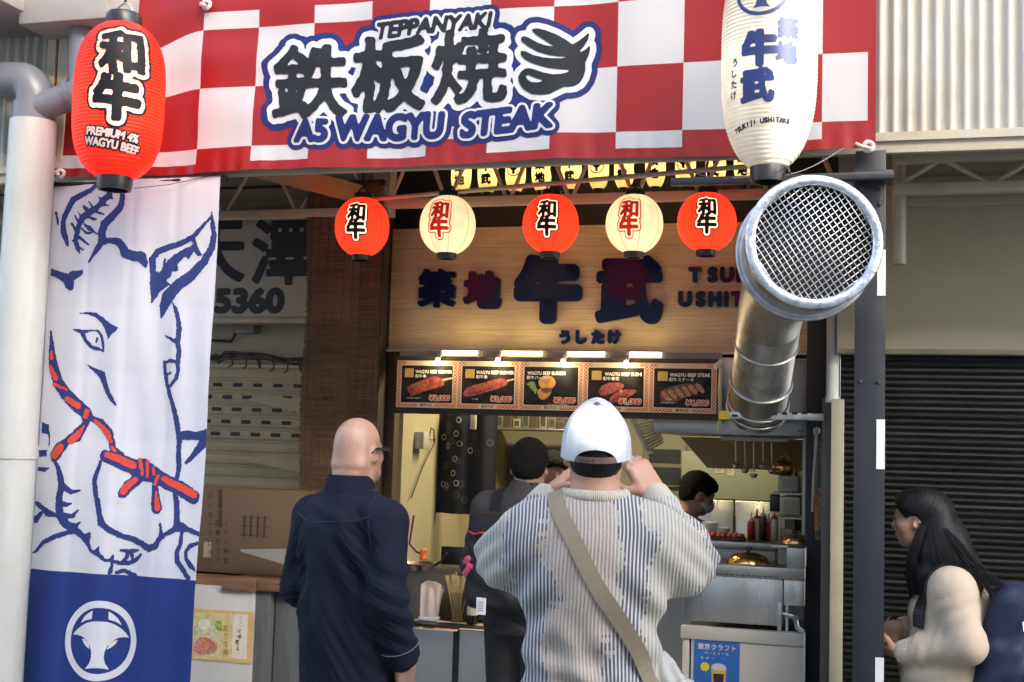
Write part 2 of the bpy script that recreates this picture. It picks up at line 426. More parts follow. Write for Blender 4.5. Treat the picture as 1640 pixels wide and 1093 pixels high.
# ------------------------------------------------------------------ soft solids: smooth unions of limbs, meshed with surface nets
class SDF:
    def __init__(s, lo, hi, h):
        s.lo = np.asarray(lo, float); s.h = h
        s.n = np.ceil((np.asarray(hi) - s.lo) / h).astype(int) + 1
        s.F = np.full(s.n, 0.5, np.float32)
        s.ax = [s.lo[i] + np.arange(s.n[i]) * h for i in range(3)]
    def sub(s, lo, hi, pad):
        sl = []
        for i in range(3):
            a = int(max(0, math.floor((lo[i] - pad - s.lo[i]) / s.h))); b = int(min(s.n[i], math.ceil((hi[i] + pad - s.lo[i]) / s.h) + 1))
            sl.append(slice(a, max(a, b)))
        sl = tuple(sl)
        G = np.meshgrid(*[s.ax[i][sl[i]] for i in range(3)], indexing='ij', sparse=True)
        return sl, G
    def put(s, sl, D, k, op='+'):
        A = s.F[sl]
        if op == '+':
            if k <= 0: s.F[sl] = np.minimum(A, D)
            else:
                h = np.maximum(k - np.abs(A - D), 0) / k; s.F[sl] = np.minimum(A, D) - h * h * k * 0.25
        else:
            if k <= 0: s.F[sl] = np.maximum(A, -D)
            else:
                h = np.maximum(k - np.abs(A + D), 0) / k; s.F[sl] = np.maximum(A, -D) + h * h * k * 0.25
    def cap(s, p0, p1, r0, r1=None, k=0.03, flat=None, fax=None, op='+'):
        """tapered capsule; flat squeezes it along the axis fax"""
        p0 = np.asarray(p0, float); p1 = np.asarray(p1, float); r1 = r0 if r1 is None else r1
        R = max(r0, r1); pad = k + 2 * s.h + R * 1.05
        sl, (X, Y, Z) = s.sub(np.minimum(p0, p1), np.maximum(p0, p1), pad)
        d = p1 - p0; L = d @ d + 1e-12
        qx, qy, qz = X - p0[0], Y - p0[1], Z - p0[2]
        t = np.clip((qx * d[0] + qy * d[1] + qz * d[2]) / L, 0, 1)
        ex, ey, ez = qx - t * d[0], qy - t * d[1], qz - t * d[2]
        if flat is not None:
            f = np.asarray(fax, float); f /= np.linalg.norm(f); c = ex * f[0] + ey * f[1] + ez * f[2]; g = 1 / flat - 1
            ex, ey, ez = ex + c * g * f[0], ey + c * g * f[1], ez + c * g * f[2]
        D = np.sqrt(ex * ex + ey * ey + ez * ez) - (r0 + (r1 - r0) * t)
        if flat is not None: D = D * (flat if flat < 1 else 1) ** 0.5
        s.put(sl, D.astype(np.float32), k, op); return s
    def chain(s, pts, rs, k=0.02, **kw):
        for i in range(len(pts) - 1): s.cap(pts[i], pts[i + 1], rs[i], rs[i + 1], k, **kw)
        return s
    def ell(s, c, r, k=0.02, R=None, op='+', noise=None):
        c = np.asarray(c, float); r = np.asarray(r, float); pad = k + 2 * s.h + r.max()
        sl, (X, Y, Z) = s.sub(c, c, pad)
        x, y, z = X - c[0], Y - c[1], Z - c[2]
        if R is not None:
            M = np.asarray(R).T
            x, y, z = M[0, 0] * x + M[0, 1] * y + M[0, 2] * z, M[1, 0] * x + M[1, 1] * y + M[1, 2] * z, M[2, 0] * x + M[2, 1] * y + M[2, 2] * z
        k0 = np.sqrt((x / r[0]) ** 2 + (y / r[1]) ** 2 + (z / r[2]) ** 2); k1 = np.sqrt((x / r[0] ** 2) ** 2 + (y / r[1] ** 2) ** 2 + (z / r[2] ** 2) ** 2) + 1e-9
        D = k0 * (k0 - 1) / k1
        if noise is not None: D = D + noise(*np.broadcast_arrays(X, Y, Z))
        s.put(sl, D.astype(np.float32), k, op); return s
    def rbox(s, c, half, r, k=0.01, R=None, op='+'):
        c = np.asarray(c, float); b = np.asarray(half, float) - r; pad = k + 2 * s.h + np.linalg.norm(half)
        sl, (X, Y, Z) = s.sub(c, c, pad); x, y, z = X - c[0], Y - c[1], Z - c[2]
        if R is not None:
            M = np.asarray(R).T
            x, y, z = M[0, 0] * x + M[0, 1] * y + M[0, 2] * z, M[1, 0] * x + M[1, 1] * y + M[1, 2] * z, M[2, 0] * x + M[2, 1] * y + M[2, 2] * z
        qx, qy, qz = np.abs(x) - b[0], np.abs(y) - b[1], np.abs(z) - b[2]
        D = np.sqrt(np.maximum(qx, 0) ** 2 + np.maximum(qy, 0) ** 2 + np.maximum(qz, 0) ** 2) + np.minimum(np.maximum(np.maximum(qx, qy), qz), 0) - r
        s.put(sl, D.astype(np.float32), k, op); return s
    def plane(s, p, n, keep=True):
        """keeps what lies on the side the normal points away from"""
        n = np.asarray(n, float); n /= np.linalg.norm(n); X, Y, Z = np.meshgrid(*s.ax, indexing='ij', sparse=True)
        s.F = np.maximum(s.F, ((X - p[0]) * n[0] + (Y - p[1]) * n[1] + (Z - p[2]) * n[2]).astype(np.float32)); return s
    def mesh(s, relax=1):
        F = s.F.copy(); F[0] = F[-1] = 0.5; F[:, 0] = F[:, -1] = 0.5; F[:, :, 0] = F[:, :, -1] = 0.5
        I = F < 0
        nx, ny, nz = F.shape
        c = np.zeros((nx - 1, ny - 1, nz - 1), np.int8)
        for a in (0, 1):
            for b in (0, 1):
                for d in (0, 1): c += I[a:nx - 1 + a, b:ny - 1 + b, d:nz - 1 + d]
        A = np.argwhere((c > 0) & (c < 8)); n = len(A)
        idm = np.full(c.shape, -1, np.int32); idm[tuple(A.T)] = np.arange(n)
        acc = np.zeros((n, 3)); w = np.zeros(n)
        cs = [(a, b, d) for a in (0, 1) for b in (0, 1) for d in (0, 1)]
        for p in cs:
            for ax in range(3):
                if p[ax]: continue
                q = list(p); q[ax] = 1
                f0 = F[A[:, 0] + p[0], A[:, 1] + p[1], A[:, 2] + p[2]]; f1 = F[A[:, 0] + q[0], A[:, 1] + q[1], A[:, 2] + q[2]]
                m = (f0 < 0) != (f1 < 0); t = np.where(m, f0 / np.where(m, f0 - f1, 1), 0)
                pt = np.tile(np.array(p, float), (n, 1)); pt[:, ax] += t
                acc[m] += pt[m]; w[m] += 1
        V = s.lo + (A + acc / w[:, None]) * s.h
        faces = []
        for ax in range(3):
            u, v = (ax + 1) % 3, (ax + 2) % 3
            sl0 = [slice(None)] * 3; sl1 = [slice(None)] * 3; sl0[ax] = slice(0, -1); sl1[ax] = slice(1, None)
            a = I[tuple(sl0)]; b = I[tuple(sl1)]
            for sgn in (0, 1):
                E = np.argwhere((a & ~b) if sgn == 0 else (~a & b))
                E = E[(E[:, u] > 0) & (E[:, v] > 0)]
                if not len(E): continue
                def cid(du, dv):
                    Q = E.copy(); Q[:, u] -= du; Q[:, v] -= dv; return idm[tuple(Q.T)]
                q = np.stack([cid(1, 1), cid(0, 1), cid(0, 0), cid(1, 0)], 1)
                if sgn: q = q[:, ::-1]
                faces.append(q)
        Fc = np.vstack(faces); Fc = Fc[(Fc >= 0).all(1)]
        for _ in range(relax):
            S = np.zeros_like(V); k = np.zeros(len(V))
            for i in range(4):
                np.add.at(S, Fc[:, i], V[Fc[:, (i + 1) % 4]] + V[Fc[:, (i - 1) % 4]]); np.add.at(k, Fc[:, i], 2)
            V = V * 0.4 + 0.6 * S / np.maximum(k, 1)[:, None]
        return V, Fc
def vnormals(V, F):
    n = np.cross(V[F[:, 2]] - V[F[:, 0]], V[F[:, 3]] - V[F[:, 1]]); N = np.zeros_like(V)
    for i in range(4): np.add.at(N, F[:, i], n)
    return N / (np.linalg.norm(N, axis=1, keepdims=True) + 1e-12)
def quadmesh(name, V, F, m, parent=None, loc=None, rotz=0.0):
    """fast link of an all-quad mesh given in the thing's own frame"""
    me = bpy.data.meshes.new(name)
    me.vertices.add(len(V)); me.vertices.foreach_set('co', V.astype(np.float32).ravel())
    me.loops.add(4 * len(F)); me.loops.foreach_set('vertex_index', F.astype(np.int32).ravel())
    me.polygons.add(len(F)); me.polygons.foreach_set('loop_start', np.arange(0, 4 * len(F), 4, dtype=np.int32))
    try: me.polygons.foreach_set('loop_total', np.full(len(F), 4, dtype=np.int32))
    except Exception: pass
    me.polygons.foreach_set('use_smooth', np.ones(len(F), dtype=bool))
    if m is not None: me.materials.append(m)
    me.update(calc_edges=True); me.validate()
    o = bpy.data.objects.new(name, me); COL.objects.link(o)
    if parent is not None: o.parent = parent
    if loc is not None: o.location = tuple(loc)
    o.rotation_euler = (0, 0, rotz)
    ORG[o] = np.zeros(3)
    return o
def rotm(ax, a): return np.array(Matrix.Rotation(a, 3, ax))
# ================================================================== materials of the place
M_white_metal = mat('white_metal', (0.72, 0.72, 0.68), 0.45, 0.0, 0.06, 3, 0.05, 30, dirt=0.25, dirtcol=(0.45, 0.38, 0.27))
M_cream = mat('cream_paint', (0.48, 0.44, 0.33), 0.55, 0, 0.08, 4, 0.06, 40, dirt=0.45, dirtcol=(0.25, 0.2, 0.13))
M_cream_steel = mat('cream_steel', (0.50, 0.44, 0.31), 0.5, 0, 0.08, 8, 0.05, 60, dirt=0.3, dirtcol=(0.25, 0.17, 0.1))
M_beige_wall = mat('beige_wall', (0.33, 0.295, 0.20), 0.8, 0, 0.08, 1.2, 0.08, 90, dirt=0.4, dirtcol=(0.21, 0.18, 0.115))
M_dark_wood = mat('dark_wood', (0.045, 0.03, 0.022), 0.6, 0, 0.3, 8, 0.1, 40, stretch=(6, 6, 0.6))
M_black = mat('black_paint', (0.012, 0.012, 0.014), 0.55, 0, 0.2, 8)
M_black_plastic = mat('black_plastic', (0.015, 0.015, 0.016), 0.32, 0, 0.2, 12)
M_navy_steel = mat('navy_steel', (0.018, 0.021, 0.027), 0.45, 0, 0.2, 5, 0.05, 120, dirt=0.5, dirtcol=(0.05, 0.046, 0.04), stretch=(4, 4, 0.8))
M_grey_pvc = mat('grey_pvc', (0.17, 0.18, 0.20), 0.32, 0, 0.08, 4, 0.02, 50)
M_white_pvc = mat('white_pvc', (0.50, 0.51, 0.47), 0.33, 0, 0.07, 3, 0.03, 40, dirt=0.4, dirtcol=(0.36, 0.32, 0.25), stretch=(5, 5, 0.6))
M_stainless = mat('stainless', (0.56, 0.55, 0.50), 0.28, 1.0, 0.04, 2.5, 0.012, 120, stretch=(9, 9, 0.5), rvar=0.05)
M_stainless_d = mat('stainless_dull', (0.42, 0.41, 0.37), 0.38, 1.0, 0.12, 4, 0.04, 120, rvar=0.1, dirt=0.35, dirtcol=(0.14, 0.11, 0.08))
M_galv = mat('galvanised', (0.47, 0.48, 0.47), 0.40, 1.0, 0.22, 26, 0.05, 60, rvar=0.14)
M_cord = mat('cord_black', (0.01, 0.01, 0.01), 0.6)
M_paper_white = mat('paper_white', (0.78, 0.78, 0.76), 0.7, 0, 0.03, 10)
M_roof_dark = mat('roof_dark', (0.11, 0.10, 0.08), 0.8, 0, 0.2, 2)
M_interior = mat('interior_cream', (0.50, 0.43, 0.28), 0.7, 0, 0.05, 2, 0.03, 60, dirt=0.2, dirtcol=(0.35, 0.28, 0.16))
M_asphalt = mat('paving', (0.24, 0.23, 0.21), 0.9, 0, 0.25, 30, 0.4, 220)

def siding_mat():
    m = mat('wood_planks_sign', (0.46, 0.30, 0.15), 0.55, 0, 0.05, 3)
    nt = m.node_tree; b = bsdf(m)
    tc = node(m, 'ShaderNodeTexCoord'); mp = node(m, 'ShaderNodeMapping'); mp.inputs['Scale'].default_value = (1.2, 1, 22)
    link(m, tc.outputs['Object'], mp.inputs[0])
    n1 = node(m, 'ShaderNodeTexNoise'); n1.inputs['Scale'].default_value = 3.2; n1.inputs['Detail'].default_value = 7; n1.inputs['Distortion'].default_value = 0.6
    link(m, mp.outputs[0], n1.inputs['Vector'])
    r = node(m, 'ShaderNodeValToRGB'); e = r.color_ramp.elements
    e[0].position = 0.3; e[0].color = (0.58, 0.40, 0.21, 1); e[1].position = 0.7; e[1].color = (0.76, 0.57, 0.33, 1)
    link(m, n1.outputs['Fac'], r.inputs[0])
    # plank joints: the board is clad in planks of 115 mm
    sp = node(m, 'ShaderNodeSeparateXYZ'); link(m, tc.outputs['Object'], sp.inputs[0])
    ma = node(m, 'ShaderNodeMath'); ma.operation = 'PINGPONG'; ma.inputs[1].default_value = 0.0575; link(m, sp.outputs['Z'], ma.inputs[0])
    lt = node(m, 'ShaderNodeMath'); lt.operation = 'LESS_THAN'; lt.inputs[1].default_value = 0.0012; link(m, ma.outputs[0], lt.inputs[0])
    mx = node(m, 'ShaderNodeMixRGB'); mx.inputs[2].default_value = (0.2, 0.12, 0.06, 1)
    sc = node(m, 'ShaderNodeMath'); sc.operation = 'MULTIPLY'; sc.inputs[1].default_value = 0.55; link(m, lt.outputs[0], sc.inputs[0])
    link(m, sc.outputs[0], mx.inputs[0]); link(m, r.outputs[0], mx.inputs[1]); link(m, mx.outputs[0], b.inputs['Base Color'])
    return m
M_sign_wood = siding_mat()

# ================================================================== ground and street
YF = 4.9
mb = MB(); mb.add([(-60, -60, 0), (60, -60, 0), (60, 60, 0), (-60, 60, 0)], [(0, 1, 2, 3)])
tag(mb.build('ground', M_asphalt, smooth=False, origin=(0, 0, 0)), kind='structure')

# unseen wall added across the street to shade the stall, pierced for sun patches
def opposite(Y=-4.0, x0=-16, x1=17, z1=9.7, th=0.12):
    holes = []
    for (p, hw, hh) in (((-0.69, 3.27, 1.69), 0.062, 0.055), ((-0.29, 4.42, 2.96), 0.10, 0.40), ((-3.80, 4.66, 0.50), 0.10, 0.09)):  # holes aimed along the sun at cap, white lantern and downpipe
        t = (Y - p[1]) / SUN_DIR[1]; c = np.array(p) + SUN_DIR * t; holes.append((c[0] - hw, c[0] + hw, c[2] - hh, c[2] + hh))
    xs = sorted({x0, x1, *[h[0] for h in holes], *[h[1] for h in holes]}); zs = sorted({0.0, z1, *[h[2] for h in holes], *[h[3] for h in holes]})
    mb = MB()
    for i in range(len(xs) - 1):
        for j in range(len(zs) - 1):
            cx, cz = (xs[i] + xs[i + 1]) / 2, (zs[j] + zs[j + 1]) / 2
            if any(h[0] < cx < h[1] and h[2] < cz < h[3] for h in holes): continue
            mb.add([(xs[i], Y, zs[j]), (xs[i + 1], Y, zs[j]), (xs[i + 1], Y, zs[j + 1]), (xs[i], Y, zs[j + 1])], [(3, 2, 1, 0)])
    tag(mb.build('unseen_shade_wall', mat('shade_wall_beige', (0.68, 0.64, 0.57), 0.8, 0, 0.1, 0.6), smooth=False), kind='structure')
opposite()

# ================================================================== arcade front: corrugated fascia, beam, roof
def corrugated(name, x0, x1, z0, z1, Y, m, pitch=0.052, amp=0.011, label=None):
    n = int((x1 - x0) / pitch * 8); xs = np.linspace(x0, x1, n + 1)
    w = np.clip(np.sin(xs / pitch * 2 * pi) * 1.7, -1, 1) * amp
    V = np.vstack([np.c_[xs, Y + w, np.full(n + 1, z0)], np.c_[xs, Y + w, np.full(n + 1, z1)]])
    F = [(i, i + 1, n + 2 + i, n + 1 + i) for i in range(n)]
    o = obj(name, V, F, m, None, smooth=True)
    return o
ZB = 2.784
ar = thing('arcade_canopy', 'cream steel canopy front with corrugated white cladding above the shop fronts', 'canopy', (-1.2, 5.0, 2.7))
mb = MB(); mb.box((-9.5, 4.93, ZB), (3.6, 4.965, ZB + 0.075), bev=0.004)
mb.box((-9.5, 4.915, ZB + 0.045), (3.6, 4.93, ZB + 0.078))
mb.build('beam', M_cream, ar)
n = 0
x0, x1, pitch, amp = -9.5, 3.6, 0.052, 0.010
nn = int((x1 - x0) / pitch * 8); xs = np.linspace(x0, x1, nn + 1); w = np.clip(np.sin(xs / pitch * 2 * pi) * 1.7, -1, 1) * amp
V = np.vstack([np.c_[xs, 4.95 + w, np.full(nn + 1, ZB + 0.08)], np.c_[xs, 4.95 + w, np.full(nn + 1, 4.6)]])
obj('cladding', V, [(i, i + 1, nn + 2 + i, nn + 1 + i) for i in range(nn)], mat('cladding', (0.49, 0.47, 0.41), 0.4, 0, 0.10, 2, dirt=0.6, dirtcol=(0.42, 0.35, 0.24), stretch=(6, 6, 0.7)), ar, smooth=True)
mb = MB(); mb.box((-9.5, 5.03, 3.42), (3.6, 9.6, 3.5)); mb.build('roof_deck', M_roof_dark, ar)
mb = MB()
for x in np.arange(-5.0, 2.6, 0.62): mb.box((x, 5.1, 3.34), (x + 0.06, 9.5, 3.418))
mb.build('rafter', M_roof_dark, ar)
# eave boards at the top left, in front of the cladding
mb = MB()
a = at(-40, -60, 4.75); b = at(168, 62, 4.75)
mb.box((a[0] - 0.3, 4.3, b[2] + 0.10), (at(58, 0, 4.7)[0], 4.93, b[2] + 0.32), bev=0.01)
mb.box((at(50, 0, 4.7)[0], 4.62, b[2] + 0.045), (at(190, 0, 4.7)[0], 4.93, b[2] + 0.26), bev=0.008)
mb.build('eave_box', mat('grey_eave', (0.34, 0.33, 0.31), 0.6, 0, 0.1, 3, dirt=0.4, dirtcol=(0.15, 0.13, 0.1)), ar)

# lattice girders under the canopy
def girder(x0, x1, Y, zb, zt, pitch, label, half=0.5, m=M_cream_steel, top=True):
    g = thing('lattice_girder', label, 'girder', ((x0 + x1) / 2, Y, zb))
    mb = MB(); mb.box((x0, Y - 0.025, zb), (x1, Y + 0.025, zb + 0.045), bev=0.003); mb.build('bottom_chord', m, g)
    if top:
        mb = MB(); mb.box((x0, Y - 0.025, zt), (x1, Y + 0.025, zt + 0.045), bev=0.003); mb.build('top_chord', m, g)
    n = int(round((x1 - x0) / pitch)); xs = np.linspace(x0, x1, 2 * n + 1); mb = MB()
    for i in range(2 * n):
        z0, z1 = (zb + 0.04, zt + 0.01) if i % 2 == 0 else (zt + 0.01, zb + 0.04)
        mb.tube([(xs[i] + 0.012, Y, z0), (xs[i + 1] - 0.012, Y, z1)], 0.0105, 8)
    mb.build('lattice_bars', m, g); return g
zc = at(620, 328, 5.9)[2]
girder(at(622, 328, 5.9)[0], at(1345, 300, 5.9)[0], 5.9, zc - 0.02, zc + 0.34, 0.34, 'cream lattice girder behind the row of round lanterns')
zc = at(1500, 304, 5.45)[2]
girder(at(1432, 304, 5.45)[0], 2.4, 5.45, zc - 0.02, at(1500, 254, 5.45)[2] - 0.02, 0.40, 'cream lattice girder above the black shutter on the right')
zc = at(420, 345, 6.1)[2]
girder(-5.2, at(600, 345, 6.1)[0], 6.1, zc - 0.02, zc + 0.36, 0.46, 'cream lattice girder above the old shop sign on the left')
mb = MB(); mb.tube([at(590, 320, 5.75), at(1250, 262, 5.35)], 0.011, 10)
tag(mb.build('tie_rod', M_cream_steel), 'thin cream tie rod sloping up in front of the small lanterns', 'rod')
mb = MB(); mb.bar(at(415, 268, 4.98), at(600, 318, 6.3), 0.05, 0.09)
tag(mb.build('timber_brace', mat('brace_wood', (0.32, 0.2, 0.1), 0.7, 0, 0.2, 6, 0.1, 40)), 'brown timber brace running back under the canopy above the bamboo blind', 'timber')

# ================================================================== steel column on the right with its bracket
co = thing('steel_column', 'dark navy steel column with white reflector strips right of the shop', 'column', (0.006, 4.96, 0))
mb = MB(); mb.box((-0.052, 4.9, 0), (0.060, 4.912, 2.79), bev=0.002); mb.box((-0.052, 5.0, 0), (0.060, 5.012, 2.79)); mb.box((0.0, 4.912, 0), (0.008, 5.0, 2.79))
mb.build('shaft', M_navy_steel, co)
mb = MB(); mb.box((-0.09, 4.88, 0), (0.10, 5.03, 0.02), bev=0.003); mb.build('base_plate', M_navy_steel, co)
mb = MB()
for z_ in (1.9, 2.58, 2.64):
    for x_ in (-0.03, 0.035): mb.lathe([(0.009, 0), (0.009, 0.004), (0.005, 0.007), (0, 0.007)], (x_, 4.9, z_), 6, axis=(0, -1, 0))
mb.build('bolts', M_navy_steel, co)
for (y0, y1) in ((400, 474), (672, 752), (1053, 1140)):
    p0 = at(1407 - (y0 - 400) * 0.0105, y0, 4.897); p1 = at(1420 - (y0 - 400) * 0.0105, y1, 4.897)
    mb = MB(); mb.box((0.0605 - 0.031, 4.8965, p1[2]), (0.0605, 4.8985, p0[2]))
    mb.build('reflector_strip', M_paper_white, co)
mb = MB(); mb.box((-0.06, 4.85, at(1400, 286, 4.88)[2]), (0.085, 5.03, at(1400, 275, 4.88)[2]), bev=0.003); mb.build('collar', M_navy_steel, co)
mb = MB(); p0 = at(1075, 292, 4.82); p1 = at(1432, 276, 4.82)
mb.box((p0[0], 4.80, p1[2] - 0.028), (p1[0], 4.84, p1[2]), bev=0.003); mb.build('bracket_arm', M_navy_steel, co)

# ================================================================== right-hand unit: beige wall and black roller shutter
YR = 5.7
zt = at(1500, 568, YR)[2]
wl = thing('beige_wall', 'plain beige rendered wall above the black shutter', 'wall', (1.2, YR + 0.1, 2.07))
mb = MB(); mb.box((-0.135, YR, zt), (4.2, YR + 0.2, 3.42)); mb.build('render', M_beige_wall, wl)
mb = MB(); mb.box((-0.14, YR - 0.02, at(1600, 330, YR)[2]), (4.2, YR, at(1600, 282, YR)[2]), bev=0.003); mb.build('trim_band', mat('trim_olive', (0.36, 0.33, 0.24), 0.6, 0, 0.08, 3, dirt=0.4, dirtcol=(0.2, 0.17, 0.11)), wl)
mb = MB(); mb.box((-0.135, YR - 0.012, zt + 0.0), (4.2, YR, zt + 0.022), bev=0.002); mb.build('lintel_strip', mat('lintel_olive', (0.2, 0.18, 0.12), 0.6, 0, 0.2, 8), wl)
def shutter(name, label, x0, x1, Y, z0, z1, pitch, m, depth=0.012, slots=None, slot_rows=()):
    s = thing(name, label, 'shutter', ((x0 + x1) / 2, Y, z0))
    n = int(round((z1 - z0) / pitch)); prof = []
    for i in range(n):
        zz = z0 + i * pitch; dj = RNG.uniform(-0.0016, 0.0016); pitch_ = pitch; depth_ = depth * RNG.uniform(0.85, 1.12)
        prof += [(0.0, zz), (-depth_ * 0.7 + dj, zz + pitch * 0.16), (-min(depth_, depth * 1.08) + dj * 0.5, zz + pitch * 0.45), (-depth_ * 0.75 + dj, zz + pitch * 0.78), (0.0, zz + pitch * 0.9)]
    prof.append((0.0, z0 + n * pitch))
    V = []; F = []
    for (d, z) in prof: V += [(x0, Y + d, z), (x1, Y + d, z)]
    for i in range(len(prof) - 1): F.append((2 * i, 2 * i + 1, 2 * i + 3, 2 * i + 2))
    mi = [0] * len(F)
    for (xa, xb, za, zb) in (slots or ()):
        b_ = len(V); V += [(xa, Y - depth - 0.0012, za), (xb, Y - depth - 0.0012, za), (xb, Y - depth - 0.0012, zb), (xa, Y - depth - 0.0012, zb)]; F.append((b_, b_ + 1, b_ + 2, b_ + 3)); mi.append(1)
    obj('slats', V, F, None, s, smooth=False, mats=[m, M_black], midx=mi)
    return s
M_shut_black = mat('shutter_black', (0.007, 0.0065, 0.006), 0.36, 0.0, 0.3, 3, 0.02, 60, dirt=0.3, dirtcol=(0.035, 0.03, 0.022), stretch=(1, 1, 6), spec=0.3)
shutter('roller_shutter', 'closed black roller shutter behind the woman with the backpack', -0.12, 4.2, YR + 0.06, 0.0, zt, 0.028, M_shut_black, 0.010)
mb = MB(); mb.tube([at(1439, 235, 5.55), at(1440, 268, 5.55)], 0.028, 16); mb.tube([at(1440, 262, 5.55), at(1440, 424, 5.55)], 0.030, 16); mb.tube([at(1440, 300, 5.55), at(1440, 310, 5.55)], 0.034, 16)
tag(mb.build('drain_pipe', mat('beige_pvc', (0.42, 0.38, 0.29), 0.45, 0, 0.1, 4, dirt=0.3)), 'short beige drain pipe ending on the wall beside the steel column', 'pipe')

# ================================================================== left pipes
px = at(47, 300, 4.72)
wp = thing('downpipe', 'thick white downpipe with grey elbow at the left edge of the flag', 'pipe', (px[0], 4.72, 0))
r = 0.5 * abs(at(80, 300, 4.72)[0] - at(18, 300, 4.72)[0])
zt_ = at(45, 196, 4.72)[2]
mb = MB(); mb.tube([(px[0], 4.72, 0), (px[0], 4.72, zt_)], r, 28); mb.tube([(px[0], 4.72, 1.5), (px[0], 4.72, 1.56)], r * 1.05, 28); mb.build('white_pipe', M_white_pvc, wp, smooth='auto')
e = [np.array((px[0], 4.72, zt_ - 0.02)), np.array((px[0], 4.72, at(40, 165, 4.72)[2]))]
top = at(30, 122, 4.72)[2] - 0.02
for k in range(1, 9):
    a_ = k / 8 * pi / 2; e.append(np.array((px[0] - 0.09 * (1 - cos(a_)), 4.72, top - 0.09 + 0.09 * sin(a_))))
e.append(np.array((px[0] - 0.7, 4.72, top + 0.03)))
mb = MB(); mb.tube(e, r * 0.80, 24); mb.tube([e[0], e[0] + np.array((0, 0, 0.10))], r * 0.92, 24); mb.build('elbow', M_grey_pvc, wp)
mb = MB()
q0 = np.array((px[0] + 0.01, 4.70, at(45, 180, 4.72)[2])); q1 = at(118, 152, 4.72); q2 = at(133, 120, 4.74); q3 = at(133, 30, 4.74)
mb.tube([q0, q1, 0.5 * (q1 + q2) + np.array((0.02, 0, -0.02)), q2, q3], r * 0.62, 20); mb.tube([at(133, 42, 4.74), at(134, 18, 4.74)], r * 0.85, 20); mb.tube([q1 - (q1 - q0) * 0.10, q1 + (q1 - q0) * 0.02], r * 0.72, 20)
mb.build('branch_pipe', M_grey_pvc, wp)
x_ = at(62, 600, 4.95)[0]
mb = MB(); mb.box((x_ - 0.06, 4.98, 0), (x_ + 0.045, 5.08, ZB), bev=0.006)
tag(mb.build('canopy_post', M_cream), 'cream canopy post half hidden between the white downpipe and the flag', 'post')
mb = MB()
for (u0, u1) in ((70, 84), (88, 104)):
    p0 = at(u0, 240, 4.86); p1 = at(u1, 24, 4.86); mb.box((p0[0], 4.84, p0[2] - 0.06), (at(u1, 240, 4.86)[0], 4.9, p1[2]), bev=0.004)
tag(mb.build('cable_trunking', M_cream), 'pair of cream vertical trunking strips behind the grey elbow pipe', 'trunking')

# ================================================================== left-hand shop: wall, sign, roller shutter
YL = 6.7
lw = thing('old_shop_wall', 'cream boarded wall of the closed shop on the left', 'wall', (-4.2, YL + 0.1, 0))
z_sh = at(400, 585, YL)[2]
mb = MB(); mb.box((-9.5, YL, z_sh), (-2.72, YL + 0.2, 3.42)); mb.build('wall_boards', mat('old_boards', (0.40, 0.35, 0.25), 0.75, 0, 0.08, 2, 0.05, 40, dirt=0.3, dirtcol=(0.2, 0.17, 0.12)), lw)
mb = MB(); z_ = at(420, 302, YL)[2]; mb.box((-9.5, YL - 0.012, z_), (-2.72, YL, z_ + 0.012)); mb.build('board_joint', M_dark_wood, lw)
mb = MB(); z_ = at(400, 350, YL)[2]; mb.box((-9.5, YL - 0.05, z_ + 0.02), (-2.72, YL, z_ + 0.09), bev=0.004); mb.build('ledge', M_cream, lw)
mb = MB(); z_ = at(400, 578, YL)[2]; mb.box((-9.5, YL - 0.04, z_ - 0.01), (-2.72, YL, z_ + 0.025), bev=0.004); mb.build('shutter_hood', M_cream_steel, lw)
sg = thing('old_shop_sign', 'weathered grey-white sign board with black characters and 5360', 'sign', (-3.9, 6.5, 2.2))
s0 = at(335, 338, 6.5); s1 = at(488, 513, 6.5); zt_s, zb_s = s0[2], s1[2] + 0.012
mb = MB(); mb.box((-5.2, 6.5, zb_s), (-2.78, 6.62, zt_s), bev=0.006); mb.build('board', mat('old_sign', (0.44, 0.41, 0.33), 0.5, 0, 0.06, 2, dirt=0.3, dirtcol=(0.25, 0.2, 0.14)), sg)
mb = MB(); mb.box((-5.2, 6.488, zb_s - 0.03), (-2.78, 6.62, zb_s), bev=0.004); mb.build('bottom_rail', M_cream_steel, sg)
sgx = lambda p, d: (lambda P: np.c_[P[:, 0], np.full(len(P), 6.5 - d), P[:, 1]])(p)
ik = Ink(-4.3, 2.2, -2.9, 3.05, 0.007)
c1 = at(352, 403, 6.5); c2 = at(450, 403, 6.5); ws = c2[0] - c1[0]
hs = abs(at(420, 350, 6.5)[2] - at(420, 450, 6.5)[2])
ik.text('天', c1[0] - 0.03, c1[2], hs * 1.12, 0.013); ik.text('澤', c2[0] + 0.01, c2[2] - 0.005, hs * 1.1, 0.012)
n5 = at(402, 482, 6.5)
ik.text('5360', n5[0] - 0.01, n5[2], 0.185, 0.013, sx=1.2)
ik.build('lettering', mat('sign_black', (0.015, 0.015, 0.017), 0.5), sg, lambda P: sgx(P, 0.0025), flip=False, merge=True)
M_shut_cream = mat('shutter_cream', (0.45, 0.365, 0.23), 0.5, 0, 0.06, 2, 0.03, 60, dirt=0.3, dirtcol=(0.22, 0.17, 0.11), stretch=(1, 1, 4))
slots = []; nz = int(round(z_sh / 0.073))
for rz in range(nz - 6, nz - 1):
    zz = rz * 0.073 + 0.035
    for k in range(40):
        xx = -5.5 + k * 0.132 + (0.066 if rz % 2 else 0)
        if xx > -2.82: break
        slots.append((xx, xx + 0.062, zz - 0.010, zz + 0.012))
ls = shutter('roller_shutter', 'closed cream roller shutter with rows of vent slots behind the cardboard box', -9.4, -2.74, YL + 0.03, 0, z_sh - 0.005, 0.073, M_shut_cream, 0.013, slots)
